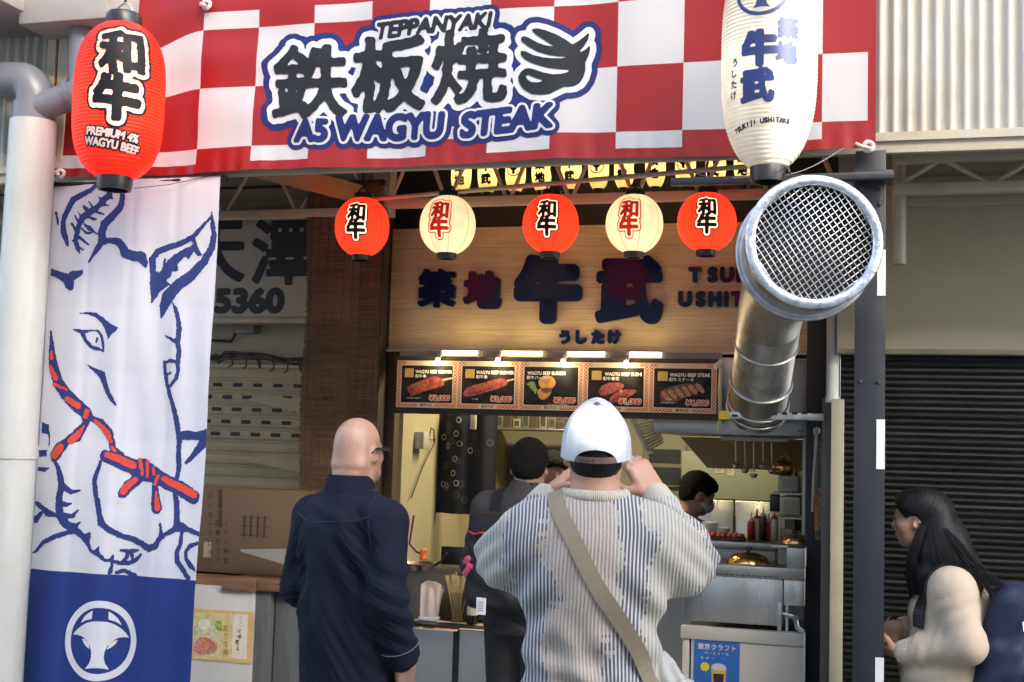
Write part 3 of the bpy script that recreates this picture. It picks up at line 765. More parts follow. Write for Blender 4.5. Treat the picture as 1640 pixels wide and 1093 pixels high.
# conduit box, cables and torn paper
cb = thing('conduit_box', 'grey junction box with bent black cable below the old sign', 'junction box', at(398, 533, YL - 0.05))
a = at(381, 518, YL - 0.03); b = at(411, 535, YL - 0.03); mb = MB(); mb.box((a[0], YL - 0.07, b[2]), (b[0], YL, a[2]), bev=0.004); mb.build('box', mat('box_grey', (0.22, 0.2, 0.17), 0.6), cb)
mb = MB(); mb.tube([at(377, 520, YL - 0.03), at(376, 538, YL - 0.03), at(370, 547, YL - 0.03), at(335, 545, YL - 0.03)], 0.008, 8); mb.build('cable', M_cord, cb)
mb = MB()
for k in range(4):
    P = [at(330 + t * 160, 562 + k * 2 + 14 * t + 3.0 * sin(t * 9 + k * 2) + (6 if t < 0.15 else 0), YL - 0.04 - 0.01 * k) for t in np.linspace(0, 1, 22)]
    mb.tube(P, 0.006 + 0.003 * (k % 2), 7)
for k in range(7):
    c = at(345 + 22 * k, 567 + 2.2 * k, YL - 0.05); mb.tube([c, c + np.array((0.03, -0.01, -0.02)), c + np.array((0.03, -0.01, -0.06)), c + np.array((0.0, 0, -0.07 * (k % 3 > 0)))], 0.005, 6)
tag(mb.build('cable_bundle', mat('cables', (0.06, 0.05, 0.045), 0.7, 0, 0.3, 20)), 'sagging bundle of dark cables across the top of the cream shutter', 'cables')
M_torn = mat('torn_paper', (0.48, 0.42, 0.29), 0.8, 0, 0.06, 8)
for i, (pts, lab) in enumerate((([(403, 640), (425, 634), (483, 640), (480, 662), (440, 652)], 'torn cream paper wedge near the vent slots of the cream shutter'), ([(397, 737), (425, 733), (482, 739), (479, 757), (440, 748)], 'lower torn cream paper wedge on the cream shutter above the cardboard box'))):
    mb = MB(); mb.prism(pts[::-1], lambda p: at(p[0], p[1], YL - 0.05) + np.array((0, -0.05 * (483 - p[0]) / 80, 0)), lambda p: at(p[0], p[1], YL - 0.05) + np.array((0, 0.004 - 0.05 * (483 - p[0]) / 80, 0)))
    tag(mb.build('torn_paper', M_torn, smooth=False), lab, 'paper', 'torn papers on the cream shutter')
# dark timber post between the two shops, with its little white notices
tp = thing('timber_post', 'dark timber post between the bamboo blind and the menu panels', 'post', (-2.72, 6.62, 0))
p0 = at(605, 400, 6.5)[0]; p1 = at(628, 400, 6.5)[0]
mb = MB(); mb.box((p0 - 0.05, 6.5, 0), (-2.63, 6.72, 3.42), bev=0.004); mb.build('shaft', M_dark_wood, tp)
mb = MB(); mb.box((-2.63, 6.62, 0), (-2.575, 6.70, 2.15), bev=0.003); mb.build('door_frame', mat('frame_brown', (0.10, 0.07, 0.045), 0.5, 0, 0.2, 5), tp)
ik = Ink(-2.75, 1.5, -2.6, 2.0, 0.004)
c = at(630, 688, 6.5); ik.text('営', c[0], c[2] + 0.02, 0.045, 0.002); ik.text('業', c[0], c[2] - 0.03, 0.045, 0.002); ik.text('中', c[0], c[2] - 0.10, 0.04, 0.001)
ik.build('lettering', mat('print_grey', (0.45, 0.44, 0.42), 0.6), tp, lambda P: np.c_[P[:, 0], np.full(len(P), 6.4975), P[:, 1]], merge=True)
mb = MB(); a = at(598, 262, 6.35); b = at(626, 262, 6.35); mb.box((a[0], 6.35, at(600, 345, 6.35)[2]), (b[0], 6.45, 3.4), bev=0.004)
tag(mb.build('canopy_post', M_cream), 'cream post stub under the canopy behind the leftmost red round lantern', 'post')

# ================================================================== our shop: walls, back room shell
sh = thing('shop_room', 'cream walled kitchen room of the beef stall open to the street', 'shop', (-1.4, 7.6, 0))
mb = MB(); mb.box((-2.62, 6.72, 0), (-2.56, 8.9, 2.8)); mb.build('left_wall', M_interior, sh)
mb = MB(); mb.box((-2.62, 8.9, 0), (0.1, 8.98, 2.8)); mb.build('rear_wall', mat('rear_wall', (0.38, 0.36, 0.27), 0.6, 0, 0.1, 2, dirt=0.4, dirtcol=(0.15, 0.12, 0.08)), sh)
mb = MB(); mb.box((-0.26, 6.62, 0), (-0.14, 8.9, 2.8)); mb.build('right_wall', M_stainless_d, sh)
mb = MB(); mb.box((-2.56, 6.7, 2.62), (-0.26, 8.9, 2.7)); mb.build('room_ceiling', mat('ceil', (0.3, 0.27, 0.2), 0.7), sh)
mb = MB(); mb.box((-2.66, 6.66, 2.12), (-0.14, 6.72, 3.42)); mb.build('upper_wall', mat('upper_black', (0.012, 0.011, 0.011), 0.7), sh)
mb = MB(); a = at(1292, 600, 6.3)[0]; b = at(1326, 600, 6.3)[0]; mb.box((a, 6.30, 0), (b, 6.40, 2.86), bev=0.004); mb.build('black_jamb', M_black, sh)
mb = MB(); a = at(1329, 600, 6.0)[0]; b = at(1352, 600, 6.0)[0]
mb.box((at(1330, 800, 5.72)[0], 5.72, 0), (at(1351, 800, 5.72)[0], 5.80, at(1340, 640, 5.75)[2]), bev=0.004); mb.build('white_jamb', mat('jamb_cream', (0.33, 0.31, 0.225), 0.5, 0, 0.08, 4, dirt=0.4, dirtcol=(0.2, 0.17, 0.11)), sh)
mb = MB(); mb.box((at(1316, 800, 5.9)[0], 5.85, 0), (at(1333, 800, 5.9)[0], 5.95, at(1330, 640, 5.9)[2]), bev=0.004); mb.build('grey_jamb', mat('jamb_brown', (0.09, 0.08, 0.065), 0.5), sh)
mb = MB(); c = at(1334, 500, 5.76); mb.tube([(c[0], 5.76, at(1334, 640, 5.76)[2]), (c[0], 5.76, 2.86)], 0.027, 18); mb.tube([(c[0], 5.76, at(1334, 645, 5.76)[2]), (c[0], 5.76, at(1334, 636, 5.76)[2])], 0.031, 18)
tag(mb.build('drain_pipe', M_white_pvc), 'white drain pipe between the duct and the navy column', 'pipe')
# ================================================================== printed colours
INK_BLACK = mat('ink_black', (0.008, 0.008, 0.010), 0.5, 0, 0.1, 20, spec=0.2)
INK_NAVY = mat('ink_navy', (0.012, 0.02, 0.11), 0.42, 0, 0.1, 12, spec=0.3)
INK_WHITE = mat('ink_white', (0.56, 0.56, 0.57), 0.4, 0, 0.03, 8)
INK_RED = mat('ink_red', (0.55, 0.03, 0.02), 0.5, 0, 0.08, 12)
def set_uv(o, uv):
    me = o.data; l = me.uv_layers.new(name='UVMap'); li = np.empty(len(me.loops), np.int32); me.loops.foreach_get('vertex_index', li)
    l.data.foreach_set('uv', np.asarray(uv, np.float32)[li].ravel())

# ================================================================== checkered vinyl banner
YB = 4.84
def banner_wave(X, Z):
    t = (Z - 2.786) / 0.75
    return (0.010 * np.sin(X * 5.1 + 0.7 * np.sin(Z * 4)) + 0.006 * np.sin(X * 13.0 + Z * 3.0) + 0.004 * np.sin(X * 23 + 1.3) * (1 - t) + 0.0035 * np.sin(X * 61 + 3 * np.sin(X * 7)) * np.exp(-(t / 0.10) ** 2)
            + 0.003 * np.sin(Z * 26 + X * 2.0) * np.exp(-((X + 2.5) / 0.8) ** 2) + 0.02 * np.exp(-((X + 3.0) / 0.28) ** 2) * t)
def banner_droop(X, Z):
    t = np.clip((Z - 2.86) / 0.6, 0, 1.2); s = np.clip((-2.86 - X) / 0.45, 0, 1)
    sag = -0.010 * np.sin((X + 3.6) / 3.6 * pi * 3) ** 2 * (1 - np.clip((Z - 2.786) / 0.4, 0, 1))
    return -0.13 * t * s * s * (3 - 2 * s) + sag
def banner_map(layer):
    def f(P):
        W = at_many(P, YB) if layer is not None else P
        X, Z = W[:, 0], W[:, 2]
        return np.c_[X, YB + banner_wave(X, Z) - 0.0016 * layer, Z + banner_droop(X, Z)]
    return f
bn = thing('shop_banner', 'red and white checkered vinyl banner reading TEPPANYAKI A5 WAGYU STEAK', 'banner', (-1.8, YB, 2.786))
xs = np.linspace(-3.640, 0.021, 300); zs = np.linspace(2.786, 3.74, 84)
GX, GZ = np.meshgrid(xs, zs); X, Z = GX.ravel(), GZ.ravel()
V = np.c_[X, YB + banner_wave(X, Z), Z + banner_droop(X, Z)]
nx_ = len(xs); F = [(j * nx_ + i, j * nx_ + i + 1, (j + 1) * nx_ + i + 1, (j + 1) * nx_ + i) for j in range(len(zs) - 1) for i in range(nx_ - 1)]
def checker_mat():
    m = mat('banner_vinyl', (0.5, 0.5, 0.5), 0.34, 0, 0.03, 3, rvar=0.06); b = bsdf(m)
    tc = node(m, 'ShaderNodeTexCoord'); sp = node(m, 'ShaderNodeSeparateXYZ'); link(m, tc.outputs['UV'], sp.inputs[0])
    def M(op, a, b_=None):
        n = node(m, 'ShaderNodeMath'); n.operation = op
        for i, v in enumerate((a, b_)):
            if v is None: continue
            if isinstance(v, (int, float)): n.inputs[i].default_value = v
            else: link(m, v, n.inputs[i])
        return n.outputs[0]
    u = M('FLOOR', M('DIVIDE', M('ADD', sp.outputs[0], 0.177 + 0.2685 * 40), 0.2685)); v = M('FLOOR', M('DIVIDE', M('SUBTRACT', sp.outputs[1], 2.892 - 0.267 * 10), 0.267))
    par = M('MODULO', M('ADD', u, v), 2.0)
    red = M('MAXIMUM', M('GREATER_THAN', par, 0.5), M('MAXIMUM', M('LESS_THAN', sp.outputs[1], 2.825), M('MAXIMUM', M('LESS_THAN', sp.outputs[0], -3.604), M('MAXIMUM', M('GREATER_THAN', sp.outputs[0], -0.009), M('GREATER_THAN', sp.outputs[1], 3.505)))))
    mx = node(m, 'ShaderNodeMixRGB'); mx.inputs[1].default_value = (0.48, 0.475, 0.47, 1); mx.inputs[2].default_value = (0.26, 0.008, 0.008, 1)
    link(m, red, mx.inputs[0]); link(m, mx.outputs[0], b.inputs['Base Color'])
    return m
o = obj('vinyl_sheet', V, F, checker_mat(), bn, smooth=True); set_uv(o, np.c_[X, Z])
# lettering, traced in the plane of the banner
def lay(fn, res=2.0, box=(405, 0, 985, 250)):
    k = Ink(*box, res); fn(k); return k
def big(k):
    yk = dict(ydown=True, yskew=0.05, skew=0.03, reach=24, ss=2)
    k.text('鉄', 497, 131, 124, 3.6, **yk); k.text('板', 624, 118, 124, 4.6, **yk); k.text('焼', 754, 107, 124, 3.6, **yk)
OXHAND = [(335, 235), (350, 215), (400, 208), (500, 228), (640, 280), (760, 345), (830, 398), (900, 355), (970, 300), (1032, 245), (1038, 270), (1020, 340), (970, 420), (920, 480), (935, 492), (1000, 450), (1045, 400), (1050, 460), (1030, 530), (990, 625), (992, 720), (965, 810), (920, 880), (860, 920), (790, 935), (740, 932), (660, 975), (560, 1030), (450, 1043), (330, 1030), (230, 970), (180, 890), (170, 820), (200, 760), (250, 720), (310, 710), (380, 730), (480, 765), (600, 785), (700, 775), (780, 750), (795, 717), (700, 718), (600, 712), (480, 690), (350, 650), (250, 600), (205, 550), (195, 515), (215, 492), (260, 500), (350, 545), (480, 575), (600, 582), (700, 578), (748, 570), (745, 552), (660, 555), (540, 540), (400, 500), (280, 430), (220, 385), (200, 345), (215, 315), (250, 312), (300, 330), (400, 385), (500, 420), (620, 437), (500, 360), (380, 285)]
def T(pts, o, s): return [(o[0] + p[0] / s, o[1] + p[1] / s) + tuple(q / s for q in p[2:]) for p in pts]
hole = T([(255, 800), (300, 795), (380, 830), (485, 862), (420, 890), (330, 885), (280, 850)], (810, 20), 7.806)
def hand(k):
    k.poly(T(OXHAND, (810, 20), 7.806))
def tep(k):
    k.text('TEPPANYAKI', 695, 42, 35, 2.0, ydown=True, reach=15, ss=2, sx=0.93, yskew=0.095, skew=0.22)
def a5(k):
    kk = dict(ydown=True, yskew=0.03, skew=0.12, reach=15, ss=2)
    k.text('A5', 499, 210, 47, 3.4, sx=0.95, **kk); k.text('WAGYU', 624, 202, 54, 3.6, sx=0.86, **kk); k.text('STEAK', 814, 193, 52, 3.6, sx=0.98, ydown=True, yskew=0.10, skew=0.12, reach=15, ss=2)
K_big = lay(big); K_big.rough(0.5, 5, 3); K_hand = lay(hand); K_tep = lay(tep, 1.6); K_a5 = lay(a5, 1.6)
hk = K_hand.copy(); hk.poly(hole, neg=True)
allk = K_big.copy(); allk.F = np.minimum(allk.F, K_hand.F)
back = allk.copy(); back.F = np.minimum(back.F - 19, lay(lambda k: (tep(k), a5(k))).F - 11)
back.poly([(450, 190), (560, 120), (800, 100), (880, 120), (880, 185), (500, 225)])
back.build('lettering_backing', INK_NAVY, bn, banner_map(1))
w = allk.copy(); w.F -= 9.5
w.build('lettering_outline', INK_WHITE, bn, banner_map(2))
w2 = lay(lambda k: (tep(k), a5(k)), 1.6); w2.F -= 3.6; w2.build('lettering_outline', INK_WHITE, bn, banner_map(3))
M_ink_gloss = mat('ink_gloss_black', (0.008, 0.009, 0.011), 0.32, 0, 0.1, 6)
K_big.build('lettering', M_ink_gloss, bn, banner_map(4)); K_tep.build('lettering', M_ink_gloss, bn, banner_map(4)); hk.build('ox_hand_mark', M_ink_gloss, bn, banner_map(4)); K_a5.build('lettering', INK_NAVY, bn, banner_map(4))
# rope ties through the grommets
M_rope = mat('rope_white', (0.6, 0.57, 0.5), 0.8, 0, 0.15, 40, 0.2, 300)
for (px_, py_) in ((97, 279), (1391, 235), (331, 8)):
    c = at(px_, py_, 4.815); mb = MB()
    mb.tube([c + 0.018 * np.array((cos(a), 0.2 * sin(2 * a), sin(a))) for a in np.linspace(0, 2 * pi, 15)], 0.008, 8)
    mb.tube([c + np.array((-0.01, 0, 0.0)), c + np.array((0.008, -0.014, -0.012)), c + np.array((-0.03, 0.0, 0.004)), c + np.array((-0.045, 0.03, 0.02))], 0.007, 8)
    mb.build('rope_tie', M_rope, bn)

# ================================================================== tall ox flag
YG = 4.85
FX0, FX1 = -3.600, -2.748; FZ1 = at(220, 287, YG)[2]; FZ0 = 0.30
def flag_wave(X, Z):
    s = (X - FX0) / (FX1 - FX0); t = np.clip((FZ1 - Z) / 2.3, 0, 1)
    return (0.012 * np.sin(s * 9 + 0.8 + t * 1.2) * (0.25 + t) + 0.007 * np.sin(s * 21 + t * 2) * (0.3 + t) + 0.004 * np.sin(Z * 7.5 + s * 3)
            + 0.0018 * np.sin(Z * 2 * pi / 0.58) ** 16 + 0.0030 * np.cos((s - 0.5) * 2 * pi / 0.5) ** 20 + 0.005 * np.sin(s * 33 + 5 * Z) * np.exp(-((t - 0.35) / 0.2) ** 2 - ((s - 0.7) / 0.25) ** 2) - 0.03 * t * t)
def flag_edge(X, Z):
    t = np.clip((FZ1 - Z) / 2.3, 0, 1); return X + 0.004 * np.sin(Z * 5) * t
def flag_map(layer):
    def f(P):
        W = at_many(P, YG); X, Z = W[:, 0], W[:, 2]
        return np.c_[flag_edge(X, Z), YG + flag_wave(X, Z) - 0.0014 * layer, Z]
    return f
fl = thing('ox_flag', 'tall white and navy cloth flag with a large ox head drawing', 'flag', (-3.17, YG, FZ0))
xs = np.linspace(FX0, FX1, 110); zs = np.linspace(FZ0, FZ1, 220); GX, GZ = np.meshgrid(xs, zs); X, Z = GX.ravel(), GZ.ravel()
V = np.c_[flag_edge(X, Z), YG + flag_wave(X, Z), Z]; nx_ = len(xs)
F = [(j * nx_ + i, j * nx_ + i + 1, (j + 1) * nx_ + i + 1, (j + 1) * nx_ + i) for j in range(len(zs) - 1) for i in range(nx_ - 1)]
zsplit = at(181, 921, YG)[2]
M_cloth_w = mat('flag_white', (0.56, 0.565, 0.60), 0.75, 0, 0.02, 4, 0.05, 500, sheen=0.2)
M_cloth_n = mat('flag_navy', (0.017, 0.036, 0.165), 0.75, 0, 0.06, 4, 0.05, 500, spec=0.2)
mi = [1 if Z[f[0]] < zsplit else 0 for f in F]
o = obj('flag_cloth', V, F, None, fl, smooth=True, mats=[M_cloth_w, M_cloth_n], midx=mi)
zt = FZ1 - 0.01; mb = MB(); mb.tube([(FX0 - 0.012, YG + 0.012, zt), (FX1 + 0.012, YG + 0.012, zt)], 0.010, 12); mb.build('rod', M_black_plastic, fl)
for s_ in (0, 1):
    xx = (FX0 - 0.02, FX1 + 0.004)[s_]; mb = MB(); mb.tube([(xx, YG + 0.012, zt), (xx + 0.018, YG + 0.012, zt)], 0.016, 14); mb.build('rod_cap', M_black_plastic, fl)
mb = MB(); mb.tube([at(215, 302, YG - 0.03), at(270, 296, YG - 0.02), at(350, 279, YG), at(360, 268, YG + 0.02)], 0.0016, 6); mb.build('cord', M_cord, fl)
A = ((70, 280), 5.466); B = ((60, 470), 5.466); C_ = ((50, 650), 5.466); D = ((40, 800), 5.655); E_ = ((90, 950), 7.647)
STROKES = [
 (A, [(470, 80, 30), (400, 140, 45), (320, 180, 50), (250, 215, 55), (215, 280, 50), (180, 350, 45), (160, 420, 45), (165, 500, 55), (185, 560, 50), (205, 620, 20)]),
 (A, [(580, 110, 55), (575, 180, 50), (520, 225, 55), (470, 280, 50), (410, 320, 60), (340, 370, 60), (310, 430, 50), (290, 500, 45), (275, 580, 45), (295, 640, 45), (320, 690, 10)]),
 (A, [(520, 225, 30), (475, 190, 12)]), (A, [(570, 185, 30), (605, 215, 14)]), (A, [(520, 260, 30), (568, 265, 14)]), (A, [(440, 310, 30), (393, 235, 12)]),
 (A, [(390, 330, 45), (352, 280, 32)]), (A, [(330, 380, 35), (294, 320, 10)]), (A, [(310, 430, 35), (265, 355, 10)]), (A, [(285, 490, 35), (237, 425, 18)]), (A, [(250, 580, 20), (285, 570, 30)]),
 (A, [(430, 310, 35), (480, 335, 22), (525, 345, 14)]), (A, [(380, 360, 35), (420, 385, 25), (460, 388, 18)]), (A, [(350, 430, 14), (400, 470, 40), (465, 520, 8)]), (A, [(325, 465, 14), (370, 510, 22), (410, 510, 20)]),
 (A, [(305, 545, 30), (350, 580, 22), (390, 615, 18)]), (A, [(290, 630, 30), (350, 660, 16)]),
 (A, [(690, 140, 40), (690, 220, 50), (670, 290, 58), (600, 360, 65), (530, 430, 70), (510, 500, 65), (510, 560, 70), (500, 600, 60), (450, 680, 40), (395, 770, 10)]),
 (A, [(510, 585, 70), (580, 575, 50), (650, 585, 65), (690, 630, 70), (720, 690, 85), (790, 715, 90), (850, 720, 95), (880, 770, 60), (895, 810, 14)]),
 (A, [(1472, 330, 15), (1475, 420, 35), (1490, 520, 45), (1465, 640, 60), (1400, 760, 70), (1290, 880, 90), (1170, 970, 100), (1090, 1060, 110), (1050, 1150, 90), (1025, 1250, 20)]),
 (A, [(1455, 380, 18), (1380, 460, 35), (1310, 540, 40), (1200, 600, 50), (1080, 635, 55), (990, 670, 55), (945, 740, 60), (950, 850, 45), (955, 950, 60), (965, 1050, 60), (940, 1118, 15)]),
 (A, [(100, 330, 18), (112, 400, 26), (118, 440, 8)]),
 (A, [(1045, 830, 45), (1050, 740, 30)]),
 (B, [(320, 320, 10), (370, 330, 32), (415, 340, 36), (480, 325, 16), (540, 330, 16), (570, 370, 22), (585, 430, 30), (592, 510, 14)]),
 (B, [(400, 345, 36), (430, 410, 32), (480, 470, 34), (540, 490, 34), (590, 508, 15)]),
 (B, [(532, 395, 20), (524, 428, 20)]),
 (B, [(1175, 65, 8), (1210, 130, 32), (1240, 230, 38), (1250, 310, 44), (1245, 380, 45), (1235, 430, 45), (1250, 500, 38), (1245, 560, 38), (1240, 620, 38), (1240, 690, 34), (1220, 750, 34), (1170, 810, 30)]),
 (B, [(1120, 370, 14), (1170, 395, 25), (1230, 430, 40)]),
 (B, [(1240, 600, 38), (1170, 592, 34), (1112, 605, 28), (1112, 680, 34), (1130, 790, 38), (1160, 890, 40), (1190, 980, 42), (1215, 1090, 42)]),
 (B, [(1135, 712, 18), (1168, 698, 26)]),
 (C_, [(1240, -20, 42), (1270, 100, 45), (1285, 200, 45), (1295, 320, 42), (1290, 420, 42), (1295, 520, 45), (1280, 640, 40)]),
 (C_, [(1265, 745, 40), (1280, 860, 50), (1285, 960, 50), (1295, 1050, 60)]),
 (C_, [(210, 480, 30), (250, 540, 45), (275, 620, 58), (290, 700, 68), (270, 790, 60), (265, 880, 68), (280, 960, 78), (330, 1040, 68), (400, 1085, 60)]),
 (C_, [(310, 710, 60), (370, 755, 40), (455, 740, 12)]), (C_, [(280, 860, 60), (330, 865, 40), (370, 855, 18)]), (C_, [(290, 960, 60), (380, 965, 40), (435, 915, 14)]), (C_, [(350, 1040, 50), (420, 1045, 40), (460, 1015, 14)]),
 (C_, [(625, 490, 32), (605, 560, 38), (575, 650, 44), (590, 770, 44), (620, 900, 48), (645, 1030, 52)]),
 (D, [(690, 0, 45), (710, 120, 50), (735, 220, 55), (800, 280, 55), (900, 335, 50), (1000, 365, 55), (1080, 410, 60), (1140, 445, 62), (1200, 420, 58), (1240, 350, 48), (1300, 310, 40), (1380, 270, 60)]),
 (D, [(1240, 225, 22), (1250, 280, 28), (1245, 340, 40)]),
 (D, [(1435, 300, 30), (1430, 400, 40), (1395, 480, 42), (1400, 560, 44), (1460, 640, 48), (1510, 705, 48)]),
 (D, [(1600, 395, 36), (1520, 420, 40), (1480, 470, 32), (1490, 540, 38), (1540, 600, 50), (1575, 640, 20)]),
 (D, [(340, 150, 65), (400, 220, 68), (470, 270, 68), (540, 320, 58), (600, 390, 46), (640, 470, 28), (700, 490, 36), (760, 545, 28), (820, 555, 28), (870, 575, 38), (950, 575, 45), (1010, 550, 38), (1060, 500, 24)]),
 (D, [(890, 460, 26), (960, 470, 46), (1030, 460, 22)]), (D, [(950, 475, 38), (930, 530, 34), (900, 572, 40)]), (D, [(970, 490, 26), (990, 560, 36)]),
 (D, [(815, 580, 22), (800, 650, 38), (775, 700, 20)]), (D, [(850, 662, 32), (910, 645, 42), (1000, 690, 40)]),
 (D, [(460, 285, 48), (300, 335, 44), (170, 390, 40), (110, 460, 34), (62, 490, 14)]),
 (C_, [(150, 230, 12), (152, 350, 12)]),
 (C_, [(40, 855, 40), (100, 900, 42), (160, 940, 68), (230, 955, 36)]), (C_, [(30, 1000, 60), (90, 940, 36)]),
]
POLYS = [
 (A, [(960, 850), (1040, 830), (1060, 770), (1130, 700), (1240, 640), (1320, 550), (1350, 640), (1385, 705), (1350, 718), (1310, 665), (1265, 745), (1230, 715), (1170, 780), (1170, 845), (1120, 850), (1110, 890), (1070, 930), (1110, 960), (1000, 1030), (960, 1090), (945, 1000)]),
 (A, [(60, 820), (170, 855), (215, 870), (240, 845), (310, 840), (350, 835), (355, 865), (320, 900), (275, 925), (270, 1000), (235, 1020), (195, 990), (180, 950), (110, 900), (60, 885)]),
 (B, [(365, 180), (440, 160), (520, 170), (590, 215), (650, 265), (690, 290), (725, 295), (715, 325), (665, 360), (635, 410), (615, 340), (580, 270), (520, 210), (440, 185)]),
 (B, [(435, 620), (520, 660), (595, 690), (610, 750), (650, 860), (690, 940), (708, 990), (650, 945), (610, 880), (570, 780), (530, 720), (470, 660)]),
 (C_, [(1290, 230), (1380, 215), (1440, 230), (1560, 200), (1560, 340), (1470, 420), (1360, 520), (1340, 500), (1400, 420), (1475, 300), (1320, 300)]),
 (D, [(1370, 190), (1450, 210), (1500, 250), (1620, 290), (1620, 340), (1490, 295), (1400, 295), (1330, 310)]),
 (D, [(520, 320), (580, 310), (630, 285), (635, 340), (610, 400)]), (D, [(660, 460), (715, 415), (715, 490)]), (D, [(790, 540), (832, 480), (830, 560)]),
 (C_, [(80, 140), (150, 170), (145, 250), (80, 240)]), (C_, [(60, 390), (135, 390), (130, 445), (60, 445)]), (C_, [(50, 535), (165, 545), (120, 580), (50, 570)]),
]
ROPE_N = [
 (B, [(112, 330, 15), (115, 500, 55), (130, 640, 90), (170, 780, 100), (250, 880, 110), (340, 970, 110), (440, 1060, 100)]), (C_, [(400, -10, 110), (480, 60, 105), (490, 130, 70)]),
 (C_, [(480, 160, 60), (400, 270, 100), (330, 310, 66), (260, 370, 105), (220, 430, 105), (200, 470, 40)]),
 (C_, [(530, 110, 45), (620, 150, 66), (690, 230, 78), (720, 310, 56), (730, 380, 56), (810, 430, 36)]),
 (C_, [(670, 440, 105), (780, 480, 125), (900, 540, 130), (960, 560, 200), (1060, 600, 145), (1150, 650, 125), (1300, 720, 125), (1430, 800, 120)]),
 (C_, [(930, 640, 90), (860, 700, 92), (815, 770, 78)]), (C_, [(1085, 690, 50), (1090, 780, 70), (1105, 900, 100)]),
]
ROPE_R = [
 (B, [(112, 515, 30), (115, 570, 32)]), (B, [(100, 640, 30), (150, 745, 45)]), (B, [(135, 795, 26), (258, 842, 28)]), (B, [(265, 925, 50), (360, 985, 52)]),
 (C_, [(495, 50, 46), (482, 95, 46)]), (C_, [(470, 180, 20), (420, 250, 52), (362, 308, 58)]), (C_, [(265, 368, 72), (215, 430, 72)]),
 (C_, [(560, 130, 25), (620, 170, 38), (680, 240, 56), (715, 315, 28)]), (C_, [(725, 360, 20), (748, 395, 28)]),
 (C_, [(685, 428, 50), (780, 462, 66), (885, 520, 66)]), (C_, [(1165, 640, 52), (1300, 708, 66), (1435, 778, 66)]),
 (C_, [(945, 475, 32), (968, 600, 28)]), (C_, [(1012, 490, 34), (1015, 620, 28)]), (C_, [(1065, 545, 26), (1075, 598, 28)]), (C_, [(1112, 612, 22), (1085, 688, 30)]),
 (C_, [(910, 648, 42), (840, 712, 58), (818, 755, 52)]), (C_, [(1100, 745, 14), (1106, 820, 38), (1115, 895, 54)]),
]
def P2(g): return [p[:2] for p in g], [p[2] for p in g]
ox = Ink(25, 285, 360, 935, 1.25); rope = Ink(25, 285, 360, 935, 1.25); red = Ink(25, 285, 360, 935, 1.25)
for (fr, st) in STROKES: ox.stroke(*P2(T(st, *fr)), pad=6)
for (fr, st) in POLYS: ox.poly(T(st, *fr), pad=6)
for q in ([(1140, 665), (1215, 632), (1218, 650), (1150, 692)], [(1245, 625), (1300, 588), (1308, 605), (1250, 640)], [(975, 730), (1040, 690), (1110, 670), (1105, 720), (1085, 745), (1050, 720), (1030, 830), (995, 855)]): ox.poly(T(q, *A), neg=True)
for (fr, st) in ROPE_N: rope.stroke(*P2(T(st, *fr)), pad=6)
for (fr, st) in ROPE_R: red.stroke(*P2(T(st, *fr)), pad=6)
W = at_many(np.c_[ox.X.ravel(), ox.Y.ravel()], YG)
clip = np.maximum(np.maximum(FX0 - W[:, 0], W[:, 0] - FX1), np.maximum(zsplit - W[:, 2], W[:, 2] - FZ1)).reshape(ox.F.shape) * 320
ox.F = np.minimum(ox.F, rope.F)
for i, k in enumerate((ox, red)):
    k.rough(0.38, 1.5, i); k.F = np.maximum(k.F, clip)
INK_OX = mat('ink_ox', (0.016, 0.03, 0.145), 0.75, 0, 0.08, 6)
INK_ROPE = mat('ink_rope', (0.62, 0.055, 0.03), 0.7, 0, 0.06, 6)
ox.build('ox_drawing', INK_OX, fl, flag_map(1)); red.build('rope_drawing', INK_ROPE, fl, flag_map(2))

# the shop's emblem: an ox head in a ring, in units of the ring's radius
def sym(pts): return pts + [(-x, y) for (x, y) in pts[::-1]]
EMB_HEAD = sym([(0, 0.48), (-0.18, 0.47), (-0.36, 0.42), (-0.52, 0.33), (-0.66, 0.22), (-0.77, 0.10), (-0.62, 0.11), (-0.46, 0.08), (-0.33, 0.0), (-0.22, -0.12), (-0.16, -0.27), (-0.15, -0.42), (-0.19, -0.56), (-0.30, -0.71), (-0.15, -0.68), (0, -0.67)])
EMB_HORN = [(-0.20, 0.74), (-0.21, 0.53), (-0.38, 0.49), (-0.55, 0.40), (-0.44, 0.57), (-0.32, 0.67)]
EMB_EYE = [(-0.47, 0.04), (-0.36, 0.0), (-0.26, -0.09), (-0.205, -0.22), (-0.31, -0.16), (-0.41, -0.07)]
def emblem(k, c, R, ydown=False, thin=1.0):
    f = -1 if ydown else 1
    tr = lambda P: [(c[0] + R * x, c[1] + f * R * y) for (x, y) in P]
    k.ellipse(c, R * 0.905, R * 0.905, w=R * 0.175 * thin)
    k.poly(tr(EMB_HEAD))
    for s_ in (1, -1):
        k.poly(tr([(s_ * x, y) for (x, y) in EMB_HORN])); k.poly(tr([(s_ * x, y) for (x, y) in EMB_EYE]))
    return k
c0 = at(165, 1025, YG); Rm = 0.172
ek = emblem(Ink(c0[0] - 0.2, c0[2] - 0.2, c0[0] + 0.2, c0[2] + 0.2, 0.0035), (c0[0], c0[2]), Rm)
ek.build('emblem', M_cloth_w, fl, lambda P: np.c_[flag_edge(P[:, 0], P[:, 1]), YG + flag_wave(P[:, 0], P[:, 1]) - 0.0014, P[:, 1]])

